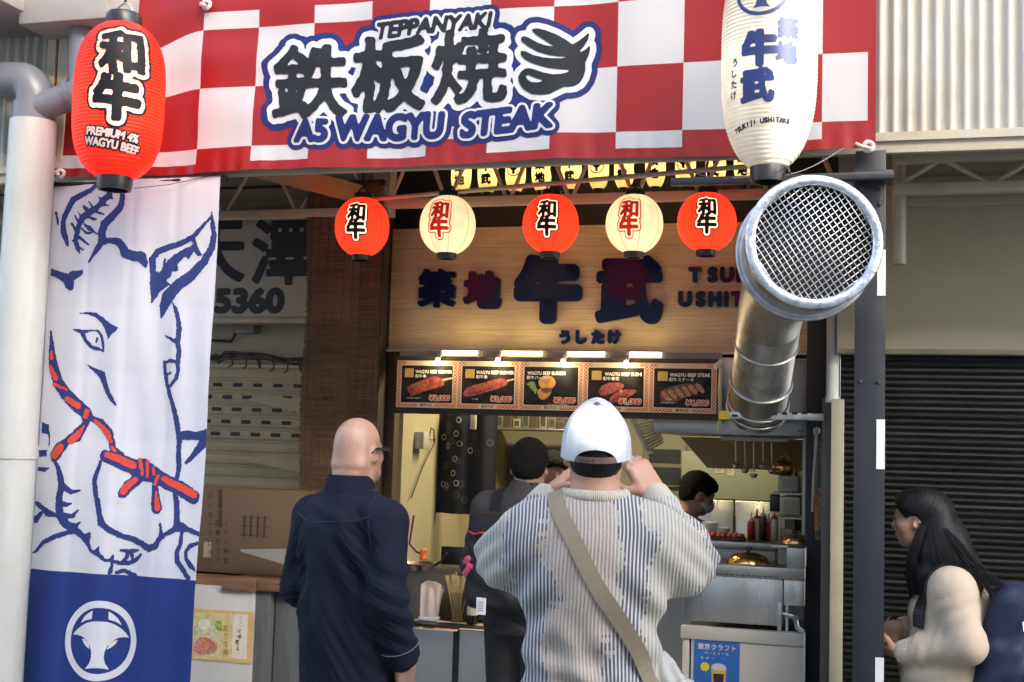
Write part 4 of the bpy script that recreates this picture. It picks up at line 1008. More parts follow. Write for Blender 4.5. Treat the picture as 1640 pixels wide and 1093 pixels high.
# ================================================================== lanterns
def paper_mat(name, col, trans=0.45, rough=0.6, emit=0.0):
    m = bpy.data.materials.new(name); m.use_nodes = True; n = m.node_tree.nodes; l = m.node_tree.links
    b = n['Principled BSDF']; b.inputs['Roughness'].default_value = rough; b.inputs['Specular IOR Level'].default_value = 0.35
    tc = n.new('ShaderNodeTexCoord'); t = n.new('ShaderNodeTexNoise'); t.inputs['Scale'].default_value = 14; t.inputs['Detail'].default_value = 5; l.new(tc.outputs['Object'], t.inputs['Vector'])
    r = n.new('ShaderNodeValToRGB'); r.color_ramp.elements[0].color = (*(np.array(col) * 0.9), 1); r.color_ramp.elements[1].color = (*np.clip(np.array(col) * 1.08, 0, 1), 1)
    r.color_ramp.elements[0].position = 0.35; r.color_ramp.elements[1].position = 0.65
    l.new(t.outputs['Fac'], r.inputs[0]); l.new(r.outputs[0], b.inputs['Base Color'])
    sm = n.new('ShaderNodeAttribute'); sm.attribute_name = 'seam'; sx_ = n.new('ShaderNodeMixRGB'); sx_.blend_type = 'MULTIPLY'; sx_.inputs[2].default_value = (0.55, 0.5, 0.45, 1); l.new(sm.outputs['Fac'], sx_.inputs[0]); l.new(r.outputs[0], sx_.inputs[1]); r = sx_  # dark lines painted along the seams for wire shade in the lit paper
    at_ = n.new('ShaderNodeAttribute'); at_.attribute_name = 'print'; mxc = n.new('ShaderNodeMixRGB'); mxc.inputs[2].default_value = (0.84, 0.74, 0.66, 1); l.new(at_.outputs['Fac'], mxc.inputs[0]); l.new(r.outputs[0], mxc.inputs[1]); l.new(mxc.outputs[0], b.inputs['Base Color'])
    tr = n.new('ShaderNodeBsdfTranslucent'); l.new(mxc.outputs[0], tr.inputs['Color'])
    mx = n.new('ShaderNodeMixShader'); mx.inputs[0].default_value = trans; l.new(b.outputs[0], mx.inputs[1]); l.new(tr.outputs[0], mx.inputs[2])
    l.new(mx.outputs[0], n['Material Output'].inputs['Surface']); return m
M_lan_red = paper_mat('lantern_red_paper', (0.74, 0.036, 0.014), 0.4)
M_lan_red_big = paper_mat('lantern_red_vinyl', (0.72, 0.034, 0.012), 0.3, 0.42)
M_print_white = paper_mat('lantern_print_white', (0.86, 0.80, 0.74), 0.5)
M_lan_white_big = paper_mat('lantern_white_vinyl', (0.66, 0.63, 0.55), 0.3, 0.42)
M_lan_cream = paper_mat('lantern_cream_paper', (0.85, 0.79, 0.64), 0.45)
M_lan_small = paper_mat('lantern_small_paper', (0.86, 0.74, 0.46), 0.55)
def lantern(name, label, cat, pos, R, H, ribs, m, group=None, expo=2.6, cap_r=0.45, cap_h=0.06, ripple=0.012, seams=0, power=0.0, lcol=(1, 0.75, 0.45), seg=56, rpr=4, hang=None, capdrop=None, rings=None):
    """pos: centre of the paper body; profile is a superellipse between the two caps"""
    pos = np.asarray(pos, float); L = thing(name, label, cat, pos - np.array((0, 0, H / 2)), group)
    zc = H / 2
    Hs = H / (1 - cap_r ** 2.1) ** (1 / expo)
    def rad(z):
        t = np.clip(np.abs(np.asarray(z, float)) / (Hs / 2), 0, 1)
        full = (1 - t ** expo) ** (1 / 2.1)
        return R * np.maximum(full, 0.0)
    zmax = H / 2
    zz = np.linspace(-zmax, zmax, ribs * rpr + 1)
    prof = []
    for i, z in enumerate(zz):
        ph = (i % rpr) / rpr; prof.append((float(rad(z)) - ripple * R * (1 - sin(ph * pi)) , z))
    mb = MB(); mb.lathe(prof, pos, seg)
    if seams:
        V = np.array(mb.V); a = np.arctan2(V[:, 1] - pos[1], V[:, 0] - pos[0]); s_ = 1 - 0.018 * np.exp(-((((a * seams / (2 * pi)) % 1) - 0.5) / 0.06) ** 2)
        V[:, 0] = pos[0] + (V[:, 0] - pos[0]) * s_; V[:, 1] = pos[1] + (V[:, 1] - pos[1]) * s_; mb.V = [tuple(v) for v in V]
    shade = mb.build('paper_shade', m, L, smooth=True)
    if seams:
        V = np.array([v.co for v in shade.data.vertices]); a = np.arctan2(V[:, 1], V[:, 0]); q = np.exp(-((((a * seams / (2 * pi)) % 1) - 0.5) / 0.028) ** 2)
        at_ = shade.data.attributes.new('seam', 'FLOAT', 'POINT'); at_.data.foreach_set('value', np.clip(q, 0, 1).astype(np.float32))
    cr = cap_r * R
    mb = MB(); mb.lathe([(0, -zmax - cap_h * 0.55), (cr * 0.80, -zmax - cap_h * 0.55), (cr * 0.80, -zmax - cap_h), (cr * 0.97, -zmax - cap_h), (cr * 1.03, -zmax - cap_h * 0.6), (cr * 1.05, -zmax + 0.004)], pos, 36)
    mb.build('bottom_cap', M_black_plastic, L)
    mb = MB(); mb.lathe([(cr * 1.05, zmax - 0.004), (cr * 1.04, zmax + cap_h * 0.7), (cr * 0.95, zmax + cap_h), (cr * 0.7, zmax + cap_h * 0.9), (0, zmax + cap_h * 0.9)], pos, 36)
    mb.build('top_cap', M_black_plastic, L)
    if hang is not None:
        mb = MB(); t0 = pos + np.array((0, 0, zmax + cap_h * 0.9)); 
        mb.tube([t0 + np.array((-cr * 0.7, 0, -0.004)), t0 + np.array((-cr * 0.4, 0, cr * 0.55)), t0 + np.array((0, 0, cr * 0.75)), t0 + np.array((cr * 0.4, 0, cr * 0.55)), t0 + np.array((cr * 0.7, 0, -0.004))], 0.003 + R * 0.006, 8)
        mb.build('handle', M_galv if R > 0.15 else M_cord, L)
        mb = MB(); q = t0 + np.array((0, 0, cr * 0.75)); n_ = 9
        mb.tube([q + np.array((0.004 * sin(i * 2.1), 0.003 * cos(i * 1.7), hang * i / n_)) for i in range(n_ + 1)], 0.006, 7)
        mb.build('hanging_cord', M_cord, L)
    if power:
        ld = bpy.data.lights.new('bulb', 'POINT'); ld.energy = power; ld.color = lcol; ld.shadow_soft_size = R * 0.22
        lo = bpy.data.objects.new('bulb', ld); COL.objects.link(lo); lo.parent = L; lo.location = (0, 0, H / 2 - H * 0.04)
    def mp(ang, lift):
        def f(P):
            z = P[:, 1]; r = rad(z) + 0.0008 + lift; a = ang + P[:, 0] / np.maximum(rad(0 * z), 1e-4) * (0.55 + 0.45 * R / np.maximum(rad(z), 0.3 * R))
            return np.c_[pos[0] + r * np.cos(a), pos[1] + r * np.sin(a), pos[2] + z]
        return f
    def paint(ang, ink):
        V = np.array([v.co for v in shade.data.vertices]); x, y, z = V[:, 0], V[:, 1], V[:, 2] - H / 2
        r = rad(z); da = (np.arctan2(y, x) - ang + pi) % (2 * pi) - pi; u = da * R / (0.55 + 0.45 * R / np.maximum(r, 0.3 * R))
        i = np.round((u - ink.x0) / ink.res).astype(int); j = np.round((z - ink.y0) / ink.res).astype(int)
        ok = (i >= 0) & (j >= 0) & (i < ink.nx) & (j < ink.ny); d = np.where(ok, ink.F[np.clip(j, 0, ink.ny - 1), np.clip(i, 0, ink.nx - 1)], 1.0)
        a = shade.data.attributes.new('print', 'FLOAT', 'POINT'); a.data.foreach_set('value', np.clip(0.5 - d / 0.004, 0, 1).astype(np.float32))
    mp.paint = paint
    return L, mp
def facing(p): return atan2(-p[1], -p[0])     # towards the street side viewer

# ---- big red lantern on the left
YLr = 4.52
c = at(191, 163, YLr); dep = np.dot(c - C_POS, C_FWD); sc_ = dep / F_PX
L, mp = lantern('paper_lantern', 'big long red lantern hanging in front of the left end of the banner', 'lantern', c, 71 * sc_, 250 * sc_, 44, M_lan_red_big, expo=3.4, cap_r=0.38, cap_h=0.05, ripple=0.028, power=1.1, hang=0.35, rpr=4, seg=300)
fa = facing(c)
def px(v): return v * sc_
k = Ink(-0.2, -0.25, 0.2, 0.33, 0.0035)
k.text('和', px(0), px(62), px(76), px(3.9), skew=-0.05, yskew=0.05, reach=px(14)); k.text('牛', px(-4), px(-11), px(73), px(5.2), yskew=-0.05, reach=px(14)); k.rough(px(0.45), px(5), 5)
k2 = k.copy()
k2.F = k2.F - px(10.5); inner = k2.copy(); inner.F = inner.F + px(2.6); mp.paint(fa, inner); k2.F = np.maximum(k2.F, -inner.F - 0.003); k2.build('lettering_outline', INK_BLACK, L, mp(fa, 0.0012)); k.build('lettering', INK_BLACK, L, mp(fa, 0.0014))
k = Ink(-0.2, -0.25, 0.2, -0.05, 0.0022)
k.text('PREMIUM 4%', px(-8), px(-68), px(17.5), px(0.9), sx=0.86, yskew=-0.10, skew=0.15, reach=px(4)); k.text('WAGYU BEEF', px(-9), px(-84), px(17.5), px(0.9), sx=0.86, yskew=-0.12, skew=0.15, reach=px(4))
k2 = k.copy(); k2.F -= px(2.3); k2.build('lettering_outline', INK_BLACK, L, mp(fa, 0.0012)); k.build('lettering', mat('ink_pink', (0.75, 0.5, 0.45), 0.5), L, mp(fa, 0.0026))
# ---- big white lantern on the right
YLw = 4.45
c = at(1232, 92, YLw); dep = np.dot(c - C_POS, C_FWD); sc_ = dep / F_PX
L, mp = lantern('paper_lantern', 'big long white lantern with navy ox emblem above the duct opening', 'lantern', c, 76 * sc_, 362 * sc_, 56, M_lan_white_big, expo=3.0, cap_r=0.36, cap_h=0.05, ripple=0.026, power=0.5, hang=0.3, lcol=(1, 0.9, 0.75))
fa = facing(c) - 0.12
k = Ink(-0.2, -0.3, 0.2, 0.3, 0.003)
emblem(k, (px(-4), px(88)), px(46), thin=0.75)
k.text('牛', px(-6), px(-8), px(56), px(4.6)); k.text('武', px(-10), px(-66), px(54), px(3.2)); k.text('築', px(38), px(23), px(34), px(1.8)); k.text('地', px(36), px(-16), px(34), px(2.6))
k.build('lettering', mat('ink_navy_lantern', (0.02, 0.035, 0.15), 0.5), L, mp(fa, 0.002))
k = Ink(-0.2, -0.3, 0.2, 0.3, 0.0022)
for i, ch in enumerate('うしたけ'): k.text(ch, px(-48 - 1.2 * i), px(-25 - 17 * i), px(14.5), px(0.7))
for i, ch in enumerate('TSUKIJI USHITAKE'): 
    t = (i - 7.5) / 7.5; k.text(ch, px(-5 + 47 * t), px(-121 + 5 * t - 5 * t * t), px(10.5), px(0.8), rot=-0.10 * t + 0.05)
k.build('lettering', mat('ink_dark', (0.02, 0.02, 0.05), 0.5), L, mp(fa, 0.002))
mb = MB(); zb = c[2] - 0.5 * 362 * sc_ - 0.03
for (dx, dz) in ((-0.030, 0), (0.034, 0)):
    mb.lathe([(0, -0.004), (0.0075, -0.003), (0.009, 0.004), (0, 0.006)], (c[0] + dx, c[1] - 0.035, zb + 0.012), 14)
mb.build('cap_stud', INK_WHITE, L)

# ---- row of five round lanterns
YRL = 5.6
INKS = []
spec = [(580, 364, 43.5, 'red', -0.25, 'round red lantern at the left end of the row, in front of the bamboo blind'),
        (717, 361, 45, 'cream', -0.32, 'round cream lantern with red characters between the two left red ones'),
        (882, 359, 45, 'red', -0.15, 'round red lantern in the middle, hanging over the biggest sign letters'),
        (1016, 359, 46, 'cream', -0.2, 'round cream lantern with red characters, second from the duct'),
        (1132, 356, 47, 'red', 0.0, 'round red lantern nearest to the metal duct')]
INK_RED2 = paper_mat('ink_red_bright', (0.72, 0.03, 0.02), 0.4)
for (u, v, r_, kind, rot, lab) in spec:
    c = at(u, v, YRL); dep = np.dot(c - C_POS, C_FWD); sc_ = dep / F_PX
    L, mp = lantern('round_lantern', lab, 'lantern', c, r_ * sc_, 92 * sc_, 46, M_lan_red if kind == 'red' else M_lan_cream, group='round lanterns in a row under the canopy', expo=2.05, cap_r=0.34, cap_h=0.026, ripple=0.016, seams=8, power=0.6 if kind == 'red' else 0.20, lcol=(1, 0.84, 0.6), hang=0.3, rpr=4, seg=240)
    fa = facing(c) + rot
    if True:
        k = Ink(-0.08, -0.09, 0.08, 0.11, 0.0024)
        k.text('和', 0, px(17), px(31), px(1.5), reach=px(6)); k.text('牛', 0, px(-10), px(31), px(1.9), reach=px(6))
        k2 = k.copy(); k2.F -= px(4.4)
        if kind == 'red':
            INKS.append(k2.copy()); inner = k2.copy(); inner.F += px(1.5); mp.paint(fa, inner); INKS[-1].F = np.maximum(k2.F, -inner.F - 0.0016); INKS[-1].build('lettering_outline', INK_BLACK, L, mp(fa, 0.0010)); k.build('lettering', INK_BLACK, L, mp(fa, 0.0012))
        else:
            k2.F = np.maximum(k2.F, -(k.F - px(2.9))); k2.build('lettering_outline', INK_RED2, L, mp(fa, 0.0010)); k.build('lettering', INK_RED2, L, mp(fa, 0.0012))
# ---- row of eleven small lit lanterns behind the girder
YSL = 6.35
xs_ = [739, 781.5, 826, 868, 915, 959, 1000, 1050, 1098, 1146.6, 1192]; kinds = ['築地', '牛武', '', '築地', '牛武', '', '牛武', '築地', '', '牛武', '築地']
ordn = ['leftmost', 'second', 'third', 'fourth', 'fifth', 'sixth', 'seventh', 'eighth', 'ninth', 'tenth', 'rightmost']
for i, (u, kd) in enumerate(zip(xs_, kinds)):
    c = at(u, 276 - 0.035 * (u - 739), YSL); c[2] = at(960, 272, YSL)[2]; dep = np.dot(c - C_POS, C_FWD); sc_ = dep / F_PX
    lab = (f'small glowing yellow lantern with characters {kd}, {ordn[i]} of the small row' if kd else f'small glowing yellow lantern with an ox emblem, {ordn[i]} of the small row')
    L, mp = lantern('small_lantern', lab, 'lantern', c, 16.5 * sc_, 64 * sc_, 16, M_lan_small, group='small lit lanterns in a row behind the girder', expo=2.4, cap_r=0.5, cap_h=0.03, ripple=0.01, power=0.065, lcol=(1, 0.76, 0.40), seg=28, rpr=2, hang=0.2)
    fa = facing(c) - 0.22
    k = Ink(-0.06, -0.1, 0.06, 0.1, 0.0028)
    if kd: k.text(kd[0], 0, px(8), px(17), px(0.8)); k.text(kd[1], 0, px(-12), px(17), px(0.9))
    else: emblem(k, (0, px(2)), px(12), thin=0.8)
    k.build('lettering' if kd else 'emblem', INK_BLACK, L, mp(fa, 0.0012))
def pbox(mb, u0, v0, u1, v1, Y, d, bev=0.0, mi=0):
    """box whose street face spans the pixel rectangle at depth Y, d metres deep"""
    a = at(u0, (v0 + v1) / 2, Y); b = at(u1, (v0 + v1) / 2, Y); t = at((u0 + u1) / 2, v0, Y); l = at((u0 + u1) / 2, v1, Y)
    return mb.box((a[0], Y, l[2]), (b[0], Y + d, t[2]), mi, bev)
def flat(Y, lift=0.0): return lambda P: np.c_[P[:, 0], np.full(len(P), Y - lift), P[:, 1]]

# ================================================================== wooden shop sign with raised letters
YS = 6.6
sg = thing('shop_sign', 'long wooden plank sign with big raised navy characters over the stall', 'sign', (-1.46, YS, 2.145))
mb = MB(); mb.box((-2.622, YS, 2.145), (-0.305, YS + 0.05, 2.836), bev=0.003); mb.build('board', M_sign_wood, sg)
mb = MB(); mb.box((-2.63, YS - 0.006, 2.134), (-0.30, YS + 0.05, 2.1445)); mb.build('bottom_trim', M_white_metal, sg)
M_letter = mat('letter_navy', (0.008, 0.012, 0.050), 0.12, 0, 0.05, 3, rvar=0.02, spec=0.13)
def letter(ch, u, v, wpx, grow, name='raised_letter', sx=1.0, sy=1.0, th=0.030, res=0.0024):
    c = at(u, v, YS - 0.03); s_ = np.dot(c - C_POS, C_FWD) / F_PX; sz = wpx * s_
    k = Ink(c[0] - sz * 0.8, c[2] - sz * 0.8, c[0] + sz * 0.8, c[2] + sz * 0.8, res); k.text(ch, c[0], c[2], sz, grow * s_, sx=sx, sy=sy); None
    return k.solid(name, M_letter, sg, flat(YS - 0.012 - th), flat(YS - 0.012))
letter('築', 700, 462, 62, 2.8); letter('地', 773, 465, 60, 4.2)
letter('牛', 878, 462, 104, 10.0, sy=1.0); letter('武', 1008, 464, 106, 6.2, sy=1.03)
for i, ch in enumerate('うしたけ'): letter(ch, 904 + 26.5 * i, 540, 23, 2.0, th=0.015, res=0.0025)
for i, ch in enumerate('TSUKIJI'): letter(ch, (1113, 1141, 1164, 1190, 1210, 1227, 1245)[i], 440, 30, 2.7, th=0.018, res=0.0025)
for i, ch in enumerate('USHITAKE'): letter(ch, (1097, 1122, 1145, 1163, 1181, 1206, 1229, 1252)[i], 479, 30, 2.7, th=0.018, res=0.0025)

# strip lights under the sign and the little spot bulbs
M_tube = mat('tube_glow', (0.9, 0.85, 0.6), 0.5, emit=(1.0, 0.80, 0.36), estr=1.5)
M_bulb = mat('bulb_glow', (0.9, 0.85, 0.6), 0.5, emit=(1.0, 0.82, 0.45), estr=7.0)
mb = MB(); a = at(640, 567, 6.5); b = at(1155, 571, 6.5); mb.box((a[0], 6.5, 2.098), (b[0], 6.58, 2.134), bev=0.003)
tag(mb.build('lamp_rail', mat('rail_grey', (0.30, 0.28, 0.22), 0.5), None), 'grey lamp rail running under the wooden sign', 'rail')
for i, (u0, u1) in enumerate(((706, 768), (801, 872), (906, 972), (1005, 1063))):
    a = at(u0, 568, 6.46); b = at(u1, 568, 6.46)
    tl = thing('tube_light', ['lit strip light over the first skewer panel', 'lit strip light over the second skewer panel', 'lit strip light over the burger panel', 'lit strip light over the sushi panel'][i], 'lamp', ((a[0] + b[0]) / 2, 6.47, 2.118), 'strip lights under the wooden sign')
    mb = MB(); mb.box((a[0] + 0.012, 6.455, 2.106), (b[0] - 0.012, 6.48, 2.130), bev=0.006); mb.build('diffuser', M_tube, tl)
    for x in (a[0], b[0] - 0.012):
        mb = MB(); mb.box((x, 6.453, 2.104), (x + 0.012, 6.482, 2.132)); mb.build('end_cap', M_white_metal, tl)
for i, (u, v) in enumerate(((701, 580), (797, 580), (902, 582), (1003, 584))):
    c = at(u, v, 6.36)
    sp = thing('spot_lamp', ['small lit spot bulb above the first skewer panel', 'small lit spot bulb above the second skewer panel', 'small lit spot bulb above the burger panel', 'small lit spot bulb above the sushi panel'][i], 'lamp', c, 'spot bulbs above the menu panels')
    mb = MB(); mb.lathe([(0, -0.017), (0.011, -0.014), (0.015, -0.002), (0.011, 0.010), (0, 0.014)], c, 18); mb.build('bulb', M_bulb, sp, smooth=True)
    mb = MB(); mb.tube([c + np.array((0, 0.003, 0.012)), c + np.array((0, 0.03, 0.035)), c + np.array((0, 0.09, 0.045))], [0.013, 0.011, 0.008], 12); mb.build('holder', M_white_metal, sp)
    ld = bpy.data.lights.new('spot_glow', 'POINT'); ld.energy = 0.13; ld.color = (1, 0.80, 0.48); ld.shadow_soft_size = 0.02
    lo = bpy.data.objects.new('spot_glow', ld); COL.objects.link(lo); lo.parent = sp; lo.location = (0, -0.045, -0.02)
c = at(1152, 584, 6.36); sp = thing('spot_lamp', 'unlit white spot lamp at the right end of the menu panels', 'lamp', c)
mb = MB(); mb.tube([c + np.array((-0.02, -0.02, -0.015)), c + np.array((0.012, 0, 0.012)), c + np.array((0.018, 0.01, 0.018))], [0.015, 0.014, 0.006], 14); mb.build('holder', M_white_metal, sp)
mb = MB(); mb.tube([c + np.array((0.01, 0.01, 0.0)), at(1153, 620, 6.4), at(1152, 690, 6.45)], 0.011, 10); mb.build('stem', mat('stem_cream', (0.6, 0.5, 0.3), 0.5), sp)

# ================================================================== five menu panels
YM = 6.40
MX0, MX1, MZ0, MZ1 = -2.484, -0.744, 1.813, 2.069
PW = (MX1 - MX0) / 5; PH = MZ1 - MZ0
def menu_mat():
    m = mat('menu_print', (0.5, 0.5, 0.5), 0.55, 0, 0.02, 5, spec=0.15); b = bsdf(m)
    tc = node(m, 'ShaderNodeTexCoord'); sp = node(m, 'ShaderNodeSeparateXYZ'); link(m, tc.outputs['UV'], sp.inputs[0])
    def M(op, a, b_=None):
        n = node(m, 'ShaderNodeMath'); n.operation = op
        for i, v in enumerate((a, b_)):
            if v is None: continue
            if isinstance(v, (int, float)): n.inputs[i].default_value = v
            else: link(m, v, n.inputs[i])
        return n.outputs[0]
    U, Vv = sp.outputs[0], sp.outputs[1]
    q = 0.0092
    par = M('MODULO', M('ADD', M('FLOOR', M('DIVIDE', U, q)), M('FLOOR', M('DIVIDE', Vv, q))), 2.0)
    chk = M('GREATER_THAN', par, 0.5)
    ed = M('MINIMUM', M('MINIMUM', U, M('SUBTRACT', PW, U)), M('MINIMUM', Vv, M('SUBTRACT', PH, Vv)))
    band = M('MULTIPLY', M('GREATER_THAN', ed, 0.0036), M('LESS_THAN', ed, 0.0216))
    hollow = M('MULTIPLY', M('LESS_THAN', M('ABSOLUTE', M('SUBTRACT', U, PW / 2)), PW * 0.36), M('GREATER_THAN', Vv, PH - 0.025))
    hollow2 = M('MULTIPLY', M('LESS_THAN', M('ABSOLUTE', M('SUBTRACT', U, PW / 2)), PW * 0.15), M('LESS_THAN', Vv, 0.025))
    band = M('MULTIPLY', band, M('SUBTRACT', 1.0, M('MAXIMUM', hollow, hollow2)))
    inner = M('GREATER_THAN', ed, 0.027)
    t = node(m, 'ShaderNodeTexNoise'); t.inputs['Scale'].default_value = 9; t.inputs['Detail'].default_value = 6; link(m, tc.outputs['UV'], t.inputs['Vector'])
    r = node(m, 'ShaderNodeValToRGB'); r.color_ramp.elements[0].color = (0.009, 0.008, 0.0075, 1); r.color_ramp.elements[1].color = (0.05, 0.044, 0.04, 1); r.color_ramp.elements[0].position = 0.35; r.color_ramp.elements[1].position = 0.75
    link(m, t.outputs['Fac'], r.inputs[0])
    m1 = node(m, 'ShaderNodeMixRGB'); m1.inputs[1].default_value = (0.70, 0.56, 0.36, 1); m1.inputs[2].default_value = (0.56, 0.06, 0.015, 1); link(m, M('MULTIPLY', band, chk), m1.inputs[0])
    m2 = node(m, 'ShaderNodeMixRGB'); link(m, inner, m2.inputs[0]); link(m, m1.outputs[0], m2.inputs[1]); link(m, r.outputs[0], m2.inputs[2])
    link(m, m2.outputs[0], b.inputs['Base Color']); return m
M_menu = menu_mat()
def meat_mat(name, c1, c2, sc, st=(1, 1, 1)):
    m = mat(name, c1, 0.45, 0, 0.1, 10); b = bsdf(m); tc = node(m, 'ShaderNodeTexCoord'); mp = node(m, 'ShaderNodeMapping'); mp.inputs['Scale'].default_value = st; link(m, tc.outputs['Object'], mp.inputs[0])
    t = node(m, 'ShaderNodeTexNoise'); t.inputs['Scale'].default_value = sc; t.inputs['Detail'].default_value = 4; t.inputs['Distortion'].default_value = 1.2; link(m, mp.outputs[0], t.inputs['Vector'])
    r = node(m, 'ShaderNodeValToRGB'); e = r.color_ramp.elements; e[0].position = 0.36; e[0].color = (*c1, 1); e[1].position = 0.66; e[1].color = (*c2, 1)
    link(m, t.outputs['Fac'], r.inputs[0]); link(m, r.outputs[0], b.inputs['Base Color']); return m
F_MEAT = meat_mat('print_meat', (0.25, 0.03, 0.018), (0.62, 0.16, 0.10), 60)
F_MEAT_D = meat_mat('print_meat_dark', (0.14, 0.02, 0.012), (0.42, 0.08, 0.04), 60)
F_STEAK = meat_mat('print_steak', (0.30, 0.10, 0.03), (0.66, 0.32, 0.15), 45, (1, 1, 3))
F_STEAK_D = meat_mat('print_crust', (0.06, 0.025, 0.012), (0.26, 0.11, 0.04), 70)
F_BUN = meat_mat('print_bun', (0.50, 0.20, 0.03), (0.70, 0.38, 0.10), 25)
F_GREEN = meat_mat('print_green', (0.10, 0.18, 0.02), (0.42, 0.5, 0.16), 80)
F_GOLD = mat('print_gold', (0.62, 0.40, 0.08), 0.5, 0, 0.12, 40)
F_STICK = mat('print_stick', (0.62, 0.48, 0.24), 0.5); F_PRICE = mat('print_price', (0.66, 0.075, 0.02), 0.5); F_CREAM = mat('print_cream', (0.80, 0.74, 0.58), 0.5); F_BLK = mat('print_black', (0.02, 0.018, 0.016), 0.5)
menus = [('skewers', 'WAGYU BEEF SKEWER', '和牛串', '¥2,000', ['TOP SIRLOIN BUTT'], 'leftmost menu panel, meat skewer priced ¥2,000'),
         ('skewer2', 'WAGYU BEEF SKEWER', '和牛串', '¥3,000', ['SIRLOIN'], 'menu panel with one long meat skewer priced ¥3,000'),
         ('burger', 'WAGYU BEEF BURGER', '和牛バーガー', '¥2,000', ['ADD A KING SEASONING', 'ADD A TOKYO CRAFT BEER'], 'middle menu panel with a burger priced ¥2,000'),
         ('sushi', 'WAGYU BEEF SUSHI', '和牛寿司', '¥1,000', [], 'menu panel with two pieces of beef sushi priced ¥1,000'),
         ('steak', 'WAGYU BEEF STEAK', '和牛ステーキ', '¥4,500', ['SIRLOIN', 'TOP SIRLOIN BUTT'], 'rightmost menu panel with sliced steak priced ¥4,500')]
def blob(pts, n=2, seed=0, amp=0.0):
    P = np.array(pts, float)
    for _ in range(n):
        Q = np.empty((2 * len(P), 2)); N_ = np.roll(P, -1, 0); Q[0::2] = 0.75 * P + 0.25 * N_; Q[1::2] = 0.25 * P + 0.75 * N_; P = Q
    if amp: P = P + np.random.default_rng(seed).normal(size=P.shape) * amp
    return [tuple(p) for p in P]
for i, (kind, title, jp, price, subs, lab) in enumerate(menus):
    x0 = MX0 + i * PW; p = thing('menu_board', lab, 'menu board', (x0 + PW / 2, YM, MZ0), 'menu panels over the counter')
    mb = MB(); mb.box((x0 + 0.0008, YM, MZ0), (x0 + PW - 0.0008, YM + 0.012, MZ1)); mb.build('backing', M_white_metal, p)
    V = [(x0, YM - 0.001, MZ0), (x0 + PW, YM - 0.001, MZ0), (x0 + PW, YM - 0.001, MZ1), (x0, YM - 0.001, MZ1)]
    o = obj('print', V, [(0, 1, 2, 3)], M_menu, p); set_uv(o, [(0, 0), (PW, 0), (PW, PH), (0, PH)])
    def ik(res=0.0016): return Ink(x0 + 0.004, MZ0 + 0.004, x0 + PW - 0.004, MZ1 - 0.004, res)
    X = lambda u: x0 + PW * u; Z = lambda v: MZ1 - PH * v
    def pol(pts, m, name, lift, n=1, rnd=True):
        k = ik(); k.poly([(X(u), Z(v)) for (u, v) in (blob(pts, n) if rnd else pts)]); return k.build(name, m, p, flat(YM, lift), merge=True)
    if i in (0, 1, 3, 4):
        pol([(0.13, 0.17), (0.28, 0.17), (0.28, 0.36), (0.13, 0.36)], F_GOLD, 'badge', 0.002, rnd=False)
    tx = 0.31 if i != 2 else 0.13
    k = ik(); V_, _ = text_tris(title); wN = V_[:, 0].max() - V_[:, 0].min(); sz = 0.026; sx = PW * (0.60 if i != 3 else 0.56) / (wN * sz)
    k.text(title, X(tx) + PW * 0.30, Z(0.235), sz, 0.0010, sx=sx); k.text(jp, X(tx) + 0.5 * 0.020 * len(jp), Z(0.33), 0.022, 0.0006); k.build('lettering', F_CREAM, p, flat(YM, 0.0035), merge=True)
    k = ik(); pu = 0.72 if i != 3 else 0.72
    k.text(price, X(pu), Z(0.795), 0.036, 0.0016, sx=1.15, skew=0.2, reach=0.006); k2 = k.copy(); k2.F -= 0.0030
    k2.build('lettering_outline', F_CREAM, p, flat(YM, 0.0042), merge=True); k.build('lettering', F_PRICE, p, flat(YM, 0.0055), merge=True)
    k = Ink(x0 + 0.004, MZ0 + 0.004, x0 + PW - 0.004, MZ1 - 0.004, 0.0012)
    for j, sb in enumerate(subs):
        zz = 0.80 - 0.07 * (len(subs) - 1 - j) if i != 2 else 0.885 + 0.055 * j
        k.text(sb, X(0.30 if i not in (2,) else 0.62), Z(zz), 0.011, 0.0002, sx=0.9)
    k.text('PREMIUM WAGYU BEEF PREMIUM QUALITY', X(0.5), Z(0.052), 0.0095, 0.0001, sx=1.0) if False else None
    k.build('lettering', F_CREAM, p, flat(YM, 0.003), merge=True)
    k = Ink(x0 + 0.004, MZ0 + 0.002, x0 + PW - 0.004, MZ1 - 0.002, 0.0012); k.text('築地牛武', X(0.5), Z(0.943), 0.017, 0.0002); k.build('lettering', F_BLK, p, flat(YM, 0.002), merge=True)
    if kind == 'skewers':
        pol([(0.62, 0.42), (0.97, 0.33), (0.97, 0.37), (0.65, 0.47)], F_STICK, 'food_picture', 0.002)
        pol([(0.16, 0.58), (0.30, 0.48), (0.55, 0.36), (0.66, 0.32), (0.80, 0.44), (0.78, 0.54), (0.60, 0.60), (0.45, 0.66), (0.25, 0.76), (0.22, 0.70)], F_MEAT, 'food_picture', 0.0024)
        pol([(0.52, 0.42), (0.60, 0.36), (0.63, 0.50), (0.56, 0.56)], F_MEAT_D, 'food_picture', 0.0028); pol([(0.20, 0.60), (0.30, 0.62), (0.27, 0.78), (0.22, 0.72)], F_MEAT_D, 'food_picture', 0.0028)
    if kind == 'skewer2':
        pol([(0.70, 0.42), (0.96, 0.34), (0.96, 0.37), (0.72, 0.46)], F_STICK, 'food_picture', 0.002)
        pol([(0.12, 0.62), (0.22, 0.52), (0.45, 0.45), (0.68, 0.34), (0.80, 0.38), (0.82, 0.48), (0.70, 0.56), (0.45, 0.66), (0.18, 0.76), (0.10, 0.72)], F_MEAT, 'food_picture', 0.0024)
        pol([(0.14, 0.68), (0.40, 0.60), (0.70, 0.52), (0.44, 0.64), (0.18, 0.74)], F_MEAT_D, 'food_picture', 0.0028)
